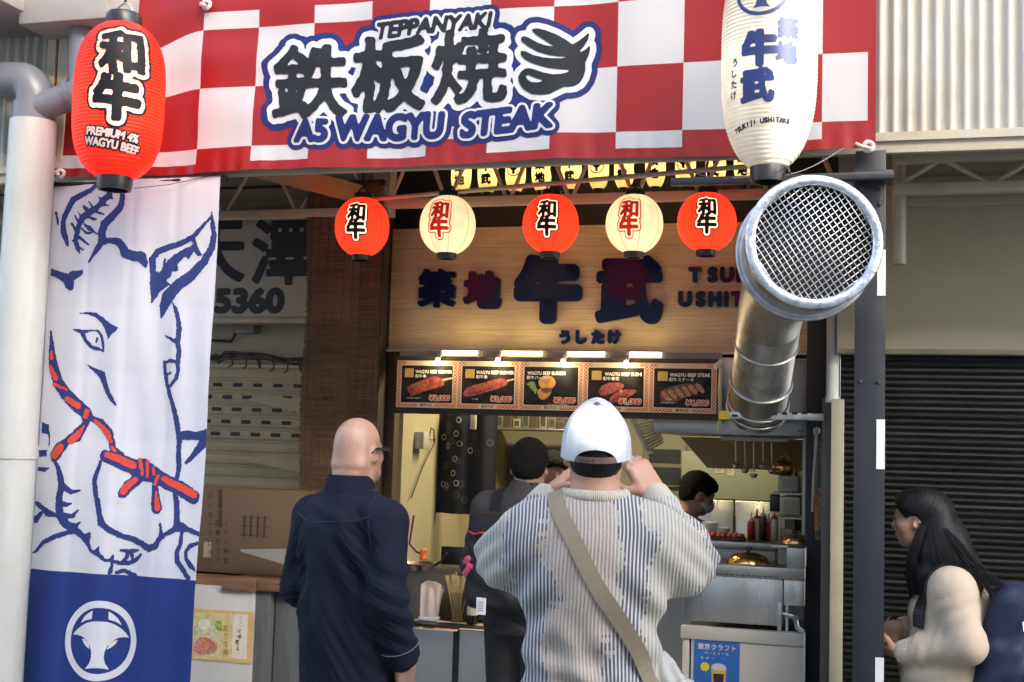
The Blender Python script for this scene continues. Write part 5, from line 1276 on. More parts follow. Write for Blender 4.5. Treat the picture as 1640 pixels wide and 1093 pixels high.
    if kind == 'burger':
        for j in range(4): pol([(0.14 + 0.03 * j, 0.42 + 0.05 * j), (0.24 + 0.02 * j, 0.40 + 0.05 * j), (0.26, 0.50 + 0.06 * j), (0.12 + 0.04 * j, 0.50 + 0.05 * j)], F_GREEN, 'food_picture', 0.002 + 0.0002 * j)
        pol([(0.32, 0.34), (0.40, 0.28), (0.52, 0.29), (0.58, 0.40), (0.56, 0.52), (0.46, 0.58), (0.34, 0.54), (0.30, 0.44)], F_BUN, 'food_picture', 0.003)
        pol([(0.28, 0.60), (0.36, 0.54), (0.52, 0.58), (0.50, 0.68), (0.40, 0.80), (0.32, 0.76)], F_BUN, 'food_picture', 0.0031); pol([(0.33, 0.56), (0.42, 0.54), (0.54, 0.54), (0.50, 0.62), (0.40, 0.66)], F_STEAK_D, 'food_picture', 0.0034)
    if kind == 'sushi':
        pol([(0.24, 0.58), (0.30, 0.46), (0.44, 0.40), (0.62, 0.42), (0.63, 0.52), (0.48, 0.60), (0.36, 0.68), (0.25, 0.66)], F_MEAT, 'food_picture', 0.0024)
        pol([(0.40, 0.76), (0.46, 0.64), (0.60, 0.55), (0.76, 0.54), (0.84, 0.56), (0.76, 0.66), (0.62, 0.76), (0.46, 0.84)], F_MEAT, 'food_picture', 0.0030)
        pol([(0.42, 0.78), (0.56, 0.66), (0.74, 0.60), (0.62, 0.74), (0.48, 0.84)], F_MEAT_D, 'food_picture', 0.0034); pol([(0.56, 0.56), (0.60, 0.55), (0.61, 0.60), (0.57, 0.61)], F_GOLD, 'food_picture', 0.0038)
    if kind == 'steak':
        pol([(0.15, 0.62), (0.26, 0.50), (0.45, 0.42), (0.66, 0.40), (0.78, 0.42), (0.80, 0.52), (0.66, 0.62), (0.50, 0.72), (0.30, 0.82), (0.20, 0.80)], F_STEAK_D, 'food_picture', 0.0022)
        for j in range(6):
            u = 0.17 + 0.10 * j; v = 0.60 - 0.035 * j
            pol([(u, v), (u + 0.06, v - 0.05), (u + 0.17, v + 0.13), (u + 0.12, v + 0.19)], F_STEAK, 'food_picture', 0.0026 + 0.0003 * j)
mb = MB(); pbox(mb, 632, 573, 1150, 668, YM + 0.02, 0.02); tag(mb.build('menu_backboard', M_dark_wood), 'dark board carrying the row of menu panels', 'board')

# ================================================================== spiral duct with mesh opening
dt = thing('exhaust_duct', 'large shiny metal exhaust duct with a round wire mesh opening', 'duct', at(1213, 650, 5.95))
Rl = 0.135
p0 = at(1213, 655, 5.97); p1 = at(1232, 515, 5.55); p2 = at(1300, 392, 4.25)
p1b = p1 + (p1 - p0) * 0.10
cen = at(1303, 388, 4.18); Rb = 0.219
axis = np.array((0.20, -1.0, 0.04)); axis /= np.linalg.norm(axis)
back_c = cen - axis * 0.27
mb = MB()
n = 20
prof = [p0 + (p1 - p0) * t for t in np.linspace(0, 1, 8)]
def segtube(name, t0, t1, r, m=M_galv):
    q0 = p0 + (p1 - p0) * t0; q1 = p0 + (p1 - p0) * t1; mb = MB(); mb.tube([q0, q1], r, 48, cap=False); return mb.build(name, m, dt, smooth=True)
segtube('lower_pipe', -0.05, 0.33, Rl * 0.985, mat('galv_dull', (0.33, 0.32, 0.27), 0.42, 1.0, 0.14, 9, 0.03, 40, rvar=0.1)); segtube('middle_pipe', 0.33, 0.76, Rl); segtube('upper_pipe', 0.76, 1.02, Rl * 1.02)
d_ = (p1 - p0) / np.linalg.norm(p1 - p0)
mb = MB()
for t, rr in ((0.02, 1.03), (0.10, 1.02), (0.33, 1.025), (0.76, 1.03)):
    q = p0 + (p1 - p0) * t
    x, y, z = frame(d_)
    mb.tube([q + Rl * rr * (cos(a) * x + sin(a) * y) for a in np.linspace(0, 2 * pi, 49)], 0.006, 8, cap=False)
mb.build('seam_ring', M_galv, dt, smooth=True)
# elbow made of mitred segments from the upper pipe to the big sleeve
mb = MB(); pts = []; rs = []
q0 = p1; q3 = back_c; c1 = p1 + d_ * 0.16; c2 = back_c - axis * 0.50
for t in np.linspace(0, 1, 6):
    pts.append((1 - t) ** 3 * q0 + 3 * (1 - t) ** 2 * t * c1 + 3 * (1 - t) * t * t * c2 + t ** 3 * q3); rs.append(Rl * (1.02 + 0.16 * t))
mb.tube(pts, rs, 48, cap=False); mb.build('elbow', M_galv, dt, smooth='auto')
mb = MB(); mb.lathe([(Rl * 0.9, 0), (Rb * 1.03, 0), (Rb * 1.05, 0.008), (Rb * 1.03, 0.016), (Rb * 0.985, 0.02), (Rb * 0.985, 0.10), (Rb * 1.0, 0.106), (Rb * 0.985, 0.112), (Rb * 0.985, 0.20), (Rb * 0.955, 0.20), (Rb * 0.955, 0.02)], cen - axis * 0.20, 72, axis=axis); mb.build('sleeve', M_galv, dt)
mb = MB(); x, y, _ = frame(axis)
mb.tube([cen - axis * 0.19 + Rb * 1.045 * (cos(a) * x + sin(a) * y) for a in np.linspace(0, 2 * pi, 65)], 0.008, 8, cap=False); mb.build('seam_ring', M_galv, dt, smooth=True)
mb = MB(); mb.lathe([(Rb * 0.865, 0.0), (Rb * 1.02, 0.0), (Rb * 1.025, 0.010), (Rb * 1.0, 0.016), (Rb * 0.93, 0.018), (Rb * 0.87, 0.014), (Rb * 0.865, 0.0)], cen, 72, axis=axis); mb.build('rim', mat('rim_zinc', (0.72, 0.74, 0.76), 0.3, 1.0, 0.25, 34, 0.25, 60, rvar=0.14), dt, smooth=True)
mb = MB(); mb.lathe([(0, 0), (Rb * 0.95, 0)], cen - axis * 0.10, 48, axis=axis); mb.build('inner_dark', M_black, dt)
mb = MB(); Rm_ = Rb * 0.875; st = 0.0185; cA = radians(38)
for fam in (0, 1):
    a = cA + fam * pi / 2 - fam * 0.10; ux = x * cos(a) + y * sin(a); uy = -x * sin(a) + y * cos(a)
    for k in range(-11, 12):
        o_ = k * st; h_ = Rm_ * Rm_ - o_ * o_
        if h_ <= 0: continue
        h_ = sqrt(h_); mb.tube([cen + axis * (0.004 + 0.002 * fam) + uy * o_ - ux * h_, cen + axis * (0.004 + 0.002 * fam) + uy * o_ + ux * h_], 0.0019, 6)
mb.build('wire_mesh', mat('wire_zinc', (0.75, 0.74, 0.70), 0.35, 0.8, 0.05, 20), dt, smooth=True)
mb = MB()
c = at(1262, 236, 4.6); mb.tube([c, at(1262, 268, 4.45), at(1265, 278, 4.3)], 0.004, 8)
for k in range(3):
    q = c + np.array((0.0, -0.03 * k, -0.035 * k)); mb.tube([q + 0.014 * np.array((cos(a), 0, sin(a) * 1.5)) for a in np.linspace(0, 2 * pi, 11)], 0.003, 6)
tag(mb.build('hanging_chain', M_cord), 'short dark chain holding the duct opening under the canopy beam', 'chain')
mb = MB(); P = [at(1350, 238, 4.7) + t * (at(1190, 276, 4.6) - at(1350, 238, 4.7)) + np.array((0, 0, -0.05 * sin(pi * t))) for t in np.linspace(0, 1, 14)]; mb.tube(P, 0.002, 6)
P = [at(1080, 262, 5.2) + t * (at(1200, 283, 4.7) - at(1080, 262, 5.2)) + np.array((0, 0, -0.03 * sin(pi * t))) for t in np.linspace(0, 1, 14)]; mb.tube(P, 0.002, 6)
tag(mb.build('thin_wire', mat('wire_grey', (0.3, 0.3, 0.3), 0.5)), 'thin slack wire looping from the beam behind the white lantern', 'wire')

# ================================================================== hood, bracket
hd = thing('range_hood', 'stainless steel range hood below the duct at the right of the kitchen', 'hood', (-0.7, 6.8, 1.7))
mb = MB(); mb.box((-1.09, 6.56, 1.712), (-0.27, 7.6, 1.80), bev=0.004); mb.build('canopy', M_stainless_d, hd)
mb = MB(); mb.box((-0.79, 6.48, 1.80), (-0.27, 7.3, 2.10), bev=0.004); mb.build('exhaust_box', M_stainless_d, hd)
mb = MB(); mb.add([(-1.09, 7.55, 1.705), (-0.27, 7.55, 1.705), (-0.27, 7.75, 1.52), (-0.95, 7.75, 1.52)], [(0, 1, 2, 3)]); mb.build('inner_baffle', mat('baffle_steel', (0.40, 0.38, 0.32), 0.3, 1.0, 0.05, 2), hd, smooth=False)
mb = MB(); a = at(1155, 705, 6.7); b = at(1262, 705, 6.7); mb.tube([(a[0], 6.7, 1.695), (b[0], 6.7, 1.695)], 0.014, 12); mb.build('lamp_tube', mat('tube_off', (0.6, 0.58, 0.5), 0.3), hd)
mb = MB()
for u in (1280, 1286): c = at(u, 691, 6.555); mb.lathe([(0, 0.0), (0.004, 0), (0.004, 0.004)], c, 10, axis=(0, -1, 0))
mb.build('screws', M_black, hd)
mb = MB(); a = at(1162, 666, 5.86); b = at(1320, 660, 5.86); mb.box((a[0], 5.84, a[2] - 0.014), (b[0], 5.875, a[2] + 0.018), bev=0.002)
br = thing('strut_rail', 'slotted metal strut rail with yellow tape under the duct', 'rail', a)
mb.build('rail', M_galv, br)
mb = MB()
for k in range(9): pbox(mb, 1172 + 16 * k, 664 - 0.6 * k, 1181 + 16 * k, 668 - 0.6 * k, 5.838, 0.001)
mb.build('slot', M_black, br, smooth=False)
mb = MB(); mb.box((a[0] - 0.03, 5.838, a[2] - 0.018), (a[0] + 0.02, 5.877, a[2] + 0.022), bev=0.004); mb.build('tape', mat('tape_yellow', (0.75, 0.5, 0.03), 0.5), br)

# ================================================================== griddle station on the right
YGr = 6.1
gs = thing('griddle_station', 'stainless griddle station standing on a white cabinet at the right of the counter', 'griddle', (-0.56, YGr, 0))
GX0, GX1 = at(1098, 950, YGr)[0], at(1289, 950, YGr)[0]
zt = at(1195, 925, YGr)[2]; zb = at(1195, 1000, YGr)[2]
mb = MB(); mb.box((GX0, YGr, zb), (GX1 - 0.10, YGr + 0.03, zt), bev=0.004); mb.box((GX1 - 0.098, YGr + 0.002, zb + 0.10), (GX1, YGr + 0.03, zt), bev=0.003); mb.build('front_panel', M_stainless, gs)
mb = MB(); mb.box((GX0, YGr - 0.015, zt), (GX1, YGr + 0.08, zt + 0.055), bev=0.004); mb.box((GX1 - 0.085, YGr - 0.013, zt + 0.055), (GX1, YGr + 0.6, zt + 0.15), bev=0.003); mb.build('top_rim', M_stainless_d, gs)
mb = MB(); mb.box((GX0, YGr + 0.08, zt - 0.02), (GX1 - 0.087, YGr + 0.6, zt + 0.03)); mb.build('griddle_plate', mat('griddle_iron', (0.08, 0.075, 0.065), 0.35, 0.8, 0.2, 9), gs)
mb = MB(); n_ = 16
for k in range(n_): x_ = GX0 + 0.03 + k * 0.026; mb.box((x_, YGr - 0.0165, zt - 0.004 + 0.012), (x_ + 0.018, YGr - 0.0148, zt + 0.012))
mb.build('vent_slot', M_black, gs, smooth=False)
mb = MB(); mb.box((GX1 - 0.088, YGr + 0.004, zb - 0.03), (GX1 - 0.076, YGr + 0.02, zb + 0.12)); mb.box((GX1 - 0.125, YGr - 0.004, zb - 0.06), (GX1 - 0.105, YGr - 0.001, zb + 0.11), bev=0.002); mb.build('mount_strip', M_galv, gs)
mb = MB(); c = np.array((GX1 - 0.045, YGr + 0.01, zb + 0.05)); mb.tube([c - np.array((0.06, 0, -0.01)), c, c + np.array((0.005, -0.02, -0.005))], [0.009, 0.013, 0.016], 14); mb.tube([c, c + np.array((0.01, 0.0, -0.05)), c + np.array((0.04, 0, -0.07))], 0.012, 12); mb.build('gas_valve', M_galv, gs)
mb = MB(); mb.box((GX0 + 0.004, YGr + 0.05, 0), (GX1, YGr + 0.65, zb - 0.03), bev=0.004); mb.build('dark_base', M_black, gs)
mb = MB(); z1 = at(1195, 1011, YGr)[2]; mb.box((GX0 - 0.02, YGr - 0.006, z1 - 0.055), (GX1, YGr + 0.05, z1 + 0.006), bev=0.004); mb.box((GX0 + 0.03, YGr + 0.004, 0.02), (GX1, YGr + 0.05, z1 - 0.056), bev=0.004); mb.box((GX0 - 0.012, YGr + 0.006, 0.02), (GX0 + 0.022, YGr + 0.05, z1 - 0.056), bev=0.003)
mb.build('cabinet', mat('cabinet_white', (0.52, 0.50, 0.43), 0.4, 0, 0.05, 3, dirt=0.25, dirtcol=(0.4, 0.36, 0.28)), gs)
YP = YGr + 0.0
po = thing('beer_poster', 'blue drink poster with white lettering on the white cabinet', 'poster', at(1148, 1120, YP))
pa = at(1112, 1022, YP); pb = at(1183, 1150, YP)
mb = MB(); mb.box((pa[0], YP, pb[2]), (pb[0], YP + 0.003, pa[2])); mb.build('sheet', mat('poster_blue', (0.025, 0.13, 0.42), 0.4, 0, 0.15, 4), po)
k = Ink(pa[0], pb[2], pb[0], pa[2], 0.0018); w_ = pb[0] - pa[0]; xc = (pa[0] + pb[0]) / 2
k.text('東京クラフト', xc, at(1148, 1037, YP)[2], 0.031, 0.0010); k.text('ペールエール', xc, at(1148, 1047, YP)[2], 0.02, 0.0004); k.text('香り豊かなおいしいビール', xc, at(1148, 1055, YP)[2], 0.0125, 0.0002); k.build('lettering', INK_WHITE, po, flat(YP, 0.002), merge=True)
k = Ink(pa[0], pb[2], pb[0], pa[2], 0.003); c = at(1129, 1068, YP); k.ellipse((c[0], c[2]), 0.021, 0.021); k.build('badge', mat('badge_yellow', (0.7, 0.6, 0.05), 0.5), po, flat(YP, 0.002), merge=True)
c = at(1151, 1080, YP)
k = Ink(pa[0], pb[2], pb[0], pa[2], 0.003); k.poly([(c[0] - 0.036, c[2] + 0.035), (c[0] + 0.036, c[2] + 0.035), (c[0] + 0.028, c[2] - 0.11), (c[0] - 0.028, c[2] - 0.11)]); k.build('drink_picture', F_GOLD, po, flat(YP, 0.002), merge=True)
k = Ink(pa[0], pb[2], pb[0], pa[2], 0.003); k.poly(blob([(c[0] - 0.038, c[2] + 0.018), (c[0] - 0.03, c[2] + 0.05), (c[0] + 0.03, c[2] + 0.05), (c[0] + 0.038, c[2] + 0.018)])); k.build('foam_picture', INK_WHITE, po, flat(YP, 0.003), merge=True)
k = Ink(pa[0], pb[2], pb[0], pa[2], 0.003); k.poly([(c[0] - 0.026, c[2] + 0.002), (c[0] + 0.026, c[2] + 0.002), (c[0] + 0.022, c[2] - 0.045), (c[0] - 0.022, c[2] - 0.045)]); k.build('can_label_picture', F_BLK, po, flat(YP, 0.004), merge=True)
M_brass = mat('brass_steel', (0.50, 0.37, 0.16), 0.18, 1.0, 0.12, 6)
def cloche(label, c, R):
    o = thing('dome_cover', label, 'dome cover', c)
    mb = MB(); mb.lathe([(R, 0), (R * 1.02, 0.004), (R * 0.99, R * 0.15), (R * 0.90, R * 0.36), (R * 0.70, R * 0.54), (R * 0.40, R * 0.64), (0, R * 0.67)], c, 40); mb.build('dome', M_brass, o, smooth=True)
    mb = MB(); mb.lathe([(R * 0.08, R * 0.66), (R * 0.07, R * 0.74), (R * 0.2, R * 0.80), (R * 0.17, R * 0.90), (0, R * 0.92)], c, 20); mb.build('knob', M_black_plastic, o, smooth=True)
cl = at(1198, 913, 6.32); cl[2] = zt + 0.032; cloche('brassy dome cover on the griddle behind the steel rim', cl, 0.108)
cl = at(1276, 868, 6.45); cl[2] = at(1276, 872, 6.45)[2]; cloche('smaller brassy dome cover on the shelf beside the jamb', cl, 0.075)
sh_ = thing('side_shelf', 'dark steel shelf with the small dome cover at the kitchen right', 'shelf', (-0.4, 6.6, 0))
mb = MB(); mb.box((cl[0] - 0.12, 6.36, cl[2] - 0.02), (cl[0] + 0.03, 6.62, cl[2] - 0.002), bev=0.003); mb.build('top', M_stainless_d, sh_)
mb = MB(); mb.box((cl[0] - 0.10, 6.60, 0), (cl[0] + 0.03, 6.62, cl[2] - 0.021)); mb.build('leg', M_stainless_d, sh_)

# ================================================================== kitchen interior
for i, (x_, y_, l_) in enumerate(((-1.75, 7.15, 'over the left half of the kitchen'), (-0.95, 7.35, 'over the masked cook'))):
    kl = thing('ceiling_lamp', f'lit ceiling lamp {l_}, hidden behind the menu boards', 'lamp', (x_, y_, 2.6), 'ceiling lamps of the kitchen')
    mb = MB(); mb.box((x_ - 0.3, y_ - 0.05, 2.575), (x_ + 0.3, y_ + 0.05, 2.619), bev=0.006); mb.build('housing', M_white_metal, kl)
    mb = MB(); mb.box((x_ - 0.29, y_ - 0.04, 2.560), (x_ + 0.29, y_ + 0.04, 2.574)); mb.build('diffuser', M_tube, kl)
    ld = bpy.data.lights.new('lamp_glow', 'AREA'); ld.energy = 4.0; ld.color = (1.0, 0.86, 0.56); ld.shape = 'RECTANGLE'; ld.size = 0.55; ld.size_y = 0.07
    lo = bpy.data.objects.new('lamp_glow', ld); COL.objects.link(lo); lo.parent = kl; lo.location = (0, 0, -0.05)
ct = thing('rear_counter', 'steel rear counter where the masked cook works', 'counter', (-0.85, 7.0, 0))
z_ = at(1180, 868, 6.75)[2]
mb = MB(); mb.box((-1.35, 6.74, z_ - 0.04), (-0.45, 7.02, z_), bev=0.004); mb.build('worktop', M_stainless_d, ct); mb = MB(); mb.box((-1.33, 6.76, 0), (-0.47, 7.0, z_ - 0.041)); mb.build('cabinet_body', M_stainless_d, ct)
tr_ = thing('meat_tray', 'tray of red meat pieces on the rear counter before the cook', 'tray', (at(1160, 855, 6.86)[0], 6.86, z_))
mb = MB(); a = at(1118, 855, 6.8)[0]; b = at(1192, 855, 6.8)[0]; mb.box((a, 6.79, z_ + 0.001), (b, 6.93, z_ + 0.016), bev=0.003); mb.build('tray_body', M_black_plastic, tr_)
M_raw = mat('raw_meat', (0.55, 0.07, 0.04), 0.4, 0, 0.3, 60)
mb = MB()
for k in range(16): c = np.array((a + 0.02 + (b - a - 0.04) * ((k % 8) / 7), 6.82 + 0.06 * (k // 8), z_ + 0.026)); mb.lathe([(0, -0.012), (0.014, -0.008), (0.017, 0.0), (0.012, 0.010), (0, 0.013)], c + RNG.normal(size=3) * 0.002, 9)
mb.build('meat', M_raw, tr_, smooth=True)
pn = thing('rear_fridge', 'tall stainless refrigerator doors reflecting pink at the back of the kitchen', 'refrigerator', (-0.8, 8.6, 0))
mb = MB()
for x0_, x1_ in ((-1.22, -0.86), (-0.855, -0.50)): mb.box((x0_, 8.5, 0.05), (x1_, 8.88, 1.30), bev=0.008)
mb.build('door', M_stainless, pn)
mb = MB(); mb.box((-1.22, 8.52, 1.305), (-0.50, 8.88, 1.62), bev=0.006); mb.build('upper_cabinet', mat('pale_green', (0.30, 0.33, 0.24), 0.45, 0, 0.1, 3), pn)
mb = MB(); mb.box((-0.865, 8.49, 0.8), (-0.85, 8.50, 1.2)); mb.build('handle', M_black, pn)
mb = MB(); a = at(1258, 735, 8.2); mb.box((a[0], 8.2, 0), (a[0] + 0.06, 8.26, 2.6)); tag(mb.build('kitchen_post', M_black), 'black post between the fridge and the white boxes', 'post')
for i, (u0, v0, u1, v1) in enumerate(((1246, 763, 1279, 788), (1249, 796, 1282, 826), (1249, 848, 1270, 872))):
    bx = thing('white_box', ['upper white box with a square lid on the kitchen wall rack', 'lower white box with a square lid on the kitchen wall rack', 'lowest white box half behind the small dome cover'][i], 'box', at(u0, v1, 7.0), 'white boxes on the wall rack')
    mb = MB(); pbox(mb, u0, v0, u1, v1, 7.0, 0.14, bev=0.008); mb.build('case', mat('box_white', (0.58, 0.53, 0.42), 0.5), bx)
    mb = MB(); pbox(mb, u0 + 6, v0 + 5, u1 - 5, v1 - 5, 6.996, 0.003); mb.build('lid_panel', mat('box_panel', (0.42, 0.37, 0.27), 0.5), bx)
rk = thing('wall_rack', 'dark rack carrying the white boxes on the right kitchen wall', 'rack', (-0.4, 7.1, 0))
mb = MB()
for v in (790, 829, 874):
    mb = MB(); pbox(mb, 1236, v, 1290, v + 2.5, 6.99, 0.2); mb.build('rack_shelf', M_stainless_d, rk)
mb = MB(); pbox(mb, 1284, 700, 1289, 1000, 6.97, 0.03); mb.build('upright', M_stainless_d, rk)
mb = MB(); pbox(mb, 1233, 792, 1248, 820, 7.02, 0.05, bev=0.003); rk2 = tag(mb.build('control_box', M_black_plastic), 'black control box with white buttons beside the lower white box', 'control box')
cb = thing('copper_pot', 'shiny copper pot standing on top of the upper white box', 'pot', at(1254, 762, 7.05))
c = at(1253, 762, 7.06); mb = MB(); mb.lathe([(0.0, 0), (0.045, 0.002), (0.065, 0.03), (0.06, 0.065), (0.05, 0.075), (0.02, 0.085), (0, 0.087)], c, 28); mb.build('body', mat('copper', (0.6, 0.33, 0.10), 0.12, 1.0, 0.1, 5), cb, smooth=True)
mb = MB(); mb.tube([c + np.array((0.05, 0, 0.07)), c + np.array((0.02, -0.01, 0.12)), c + np.array((-0.04, 0, 0.08))], 0.005, 8); mb.build('handle', M_brass, cb)
# louvred unit and shelves between the menu and the hood
lu = thing('louvre_vent', 'slanted louvred metal vent beside the range hood', 'vent', at(1040, 690, 7.4))
mb = MB()
for k in range(13):
    p_ = at(1012 + 2.2 * k, 660 + 5 * k, 7.3); q_ = at(1046 + 1.2 * k, 657 + 4.2 * k, 7.5); mb.bar(p_, q_, 0.02, 0.012)
mb.build('louvre', M_stainless_d, lu)
mb = MB(); mb.bar(at(1005, 655, 7.35), at(1042, 728, 7.35), 0.02, 0.03); mb.build('frame', M_stainless_d, lu)
wn = thing('rear_window', 'dark framed window in the rear wall under the louvred vent', 'window', at(1060, 765, 8.85))
mb = MB(); pbox(mb, 1030, 712, 1098, 780, 8.86, 0.03, bev=0.003); mb.build('frame', mat('frame_olive', (0.25, 0.24, 0.17), 0.5), wn); mb = MB(); pbox(mb, 1040, 720, 1090, 742, 8.855, 0.004); pbox(mb, 1040, 749, 1090, 776, 8.855, 0.004); mb.build('pane', mat('dark_pane', (0.05, 0.055, 0.045), 0.15), wn, smooth=False)
# small kitchen things
M_sq = [mat('sauce_red', (0.45, 0.03, 0.02), 0.35), mat('sauce_cream', (0.65, 0.58, 0.4), 0.35), mat('sauce_brown', (0.06, 0.025, 0.012), 0.3)]
for i, (u, y_, k_) in enumerate(((1203, 6.95, 0), (1212, 6.97, 1), (1222, 6.95, 2), (1231, 6.97, 0), (1240, 6.96, 1))):
    c = at(u, 860, y_); c[2] = z_ + 0.001; o = thing('squeeze_bottle', ['red squeeze bottle nearest the meat tray', 'cream squeeze bottle right of the nearest red one', 'dark brown squeeze bottle in the middle of the rear counter row', 'second red squeeze bottle from the meat tray', 'cream squeeze bottle at the right end of the rear counter row'][i], 'bottle', c, 'squeeze bottles on the rear counter')
    mb = MB(); h_ = 0.10 + 0.015 * (i % 3); mb.lathe([(0, 0), (0.021, 0), (0.022, h_ * 0.8), (0.017, h_)], c, 16); mb.build('bottle_body', M_sq[k_], o, smooth=True)
    mb = MB(); mb.lathe([(0.018, h_), (0.016, h_ + 0.012), (0.005, h_ + 0.018), (0.003, h_ + 0.05), (0, h_ + 0.051)], c, 14); mb.build('nozzle', M_sq[1] if k_ != 1 else M_sq[0], o, smooth=True)
for i, u in enumerate((1178, 1193, 1207, 1222, 1236)):
    c = at(u, 708, 7.0); c[2] = 1.70; o = thing('ladle', ['leftmost steel ladle hanging under the hood edge', 'second steel ladle hanging under the hood', 'middle steel ladle hanging under the hood', 'fourth steel ladle hanging under the hood', 'rightmost steel ladle hanging near the copper pot'][i], 'ladle', c, 'ladles hanging under the hood')
    l_ = 0.13 + 0.025 * (i % 3); mb = MB(); mb.tube([c, c + np.array((0.0, -0.006, 0.006)), c + np.array((0, -0.006, -0.01)), c + np.array((0.004, 0, -l_))], 0.0035, 7); mb.build('shank', M_stainless, o)
    mb = MB(); b_ = c + np.array((0.004, -0.012, -l_ - 0.02)); mb.lathe([(0, -0.018), (0.014, -0.014), (0.022, 0.0), (0.023, 0.008), (0.020, 0.004)], b_, 18); mb.build('bowl', M_stainless, o, smooth=True)
for i, (u0, v0, u1, v1) in enumerate(((1100, 790, 1119, 806), (1146, 742, 1160, 758), (1165, 745, 1176, 762), (1198, 741, 1216, 754))):
    Yn = 8.515 if i else 8.49
    o = thing('paper_note', ['cream paper note stuck beside the masked cook', 'small white note on the pale cabinet, leftmost', 'narrow white note on the pale cabinet in the middle', 'wide white note on the pale cabinet, rightmost'][i], 'note', at(u0, v1, Yn), 'notes stuck in the kitchen')
    mb = MB(); pbox(mb, u0, v0, u1, v1, Yn, 0.002); mb.build('sheet', mat('note_paper', (0.6, 0.56, 0.44), 0.7), o)
    mb = MB()
    for q in range(4): pbox(mb, u0 + 2, v0 + 3 + 3 * q, u1 - 3 - (q % 2) * 3, v0 + 4 + 3 * q, Yn - 0.0015, 0.001)
    mb.build('text_print', mat('note_ink', (0.12, 0.12, 0.12), 0.7), o, smooth=False)
for i in range(2):
    c = at(1136 + 20 * i, 862, 6.98); c[2] = z_ + 0.001; o = thing('bowl_stack', ['tall stack of white bowls beside the masked cook', 'short stack of white bowls behind the meat tray'][i], 'bowls', c)
    for q in range(5 - 2 * i):
        mb = MB(); mb.lathe([(0.022, 0), (0.024, 0.006), (0.046, 0.028), (0.047, 0.030), (0.044, 0.029), (0.02, 0.008)], c + np.array((0.001 * q, 0, 0.013 * q)), 24); mb.build('bowl', M_paper_white, o, smooth=True)
# left wall: noren curtain, socket, shelf
YN = 7.3
nr = thing('noren_curtain', 'dark navy curtain with small white rings hanging at the left kitchen wall', 'curtain', at(745, 824, YN))
a = at(703, 664, YN); b = at(796, 664, YN); zl = at(745, 824, YN)[2]
def noren_y(X): return YN + 0.018 * np.sin((X - a[0]) / (b[0] - a[0]) * 14) + 0.05 * np.clip((a[0] + 0.07 - X) / 0.07, 0, 1)
xs = np.linspace(a[0] - 0.02, b[0], 60); zs = np.linspace(zl, a[2] + 0.02, 20); GX, GZ = np.meshgrid(xs, zs); X, Z = GX.ravel(), GZ.ravel()
F = [(j * 60 + i, j * 60 + i + 1, (j + 1) * 60 + i + 1, (j + 1) * 60 + i) for j in range(19) for i in range(59)]
obj('cloth', np.c_[X, noren_y(X), Z], F, mat('noren_cloth', (0.012, 0.014, 0.028), 0.85, 0, 0.3, 12, 0.1, 300), nr, smooth=True)
k = Ink(a[0] - 0.02, zl, b[0], a[2] + 0.02, 0.0025); k2 = k.copy()
for j, (u, v) in enumerate(((736, 673), (732, 695), (737, 711), (716, 714), (730, 735), (727, 758), (732, 774), (691 + 15, 776), (714, 778), (701 + 6, 700), (752, 722))):
    c = at(u, v, YN); k.ellipse((c[0], c[2]), 0.014, 0.016, w=0.006)
for j in range(16):
    c = at(705 + RNG.uniform(0, 88), 670 + RNG.uniform(0, 148), YN); k2.ellipse((c[0], c[2]), 0.015, 0.017, w=0.012)
f_ = lambda P: np.c_[P[:, 0], noren_y(P[:, 0]) - 0.002, P[:, 1]]
k.build('ring_print', mat('noren_white', (0.34, 0.35, 0.32), 0.8), nr, f_); k2.F = np.maximum(k2.F, -k.F + 0.003); k2.build('faded_ring_print', mat('noren_faded', (0.045, 0.055, 0.065), 0.8), nr, f_)
so = thing('socket_box', 'pale socket box with thin wires on the cream kitchen wall', 'socket', (-2.53, 7.0, 1.65))
yq = 6.98; zc_ = 1.62 + (714 - 704) / F_PX * 7.3
p_ = at_x(668, 704, -2.56)
mb = MB(); mb.box((-2.56, p_[1] - 0.05, p_[2] - 0.055), (-2.50, p_[1] + 0.05, p_[2] + 0.045), bev=0.005); mb.build('case', mat('socket_grey', (0.45, 0.45, 0.40), 0.5), so)
mb = MB(); q = np.array((-2.51, p_[1] + 0.06, p_[2])); mb.tube([q, q + np.array((0.0, 0.04, 0.07)), q + np.array((-0.01, 0.12, 0.06)), q + np.array((-0.02, 0.16, -0.02)), q + np.array((-0.03, 0.0, -0.16)), q + np.array((-0.03, -0.18, -0.34))], 0.004, 7); mb.tube([q, q + np.array((0, 0.12, 0.0)), q + np.array((-0.03, 0.2, 0.01))], 0.003, 6); mb.build('wire', M_cord, so)
sf = thing('wall_shelf', 'cluttered shelf with small boxes high on the kitchen rear left', 'shelf', at(830, 685, 8.3))
mb = MB(); p_ = at(765, 684, 8.2); q_ = at(905, 700, 8.2); mb.box((p_[0], 8.2, p_[2] - 0.015), (q_[0], 8.7, p_[2]), bev=0.002); mb.build('board', M_stainless_d, sf)
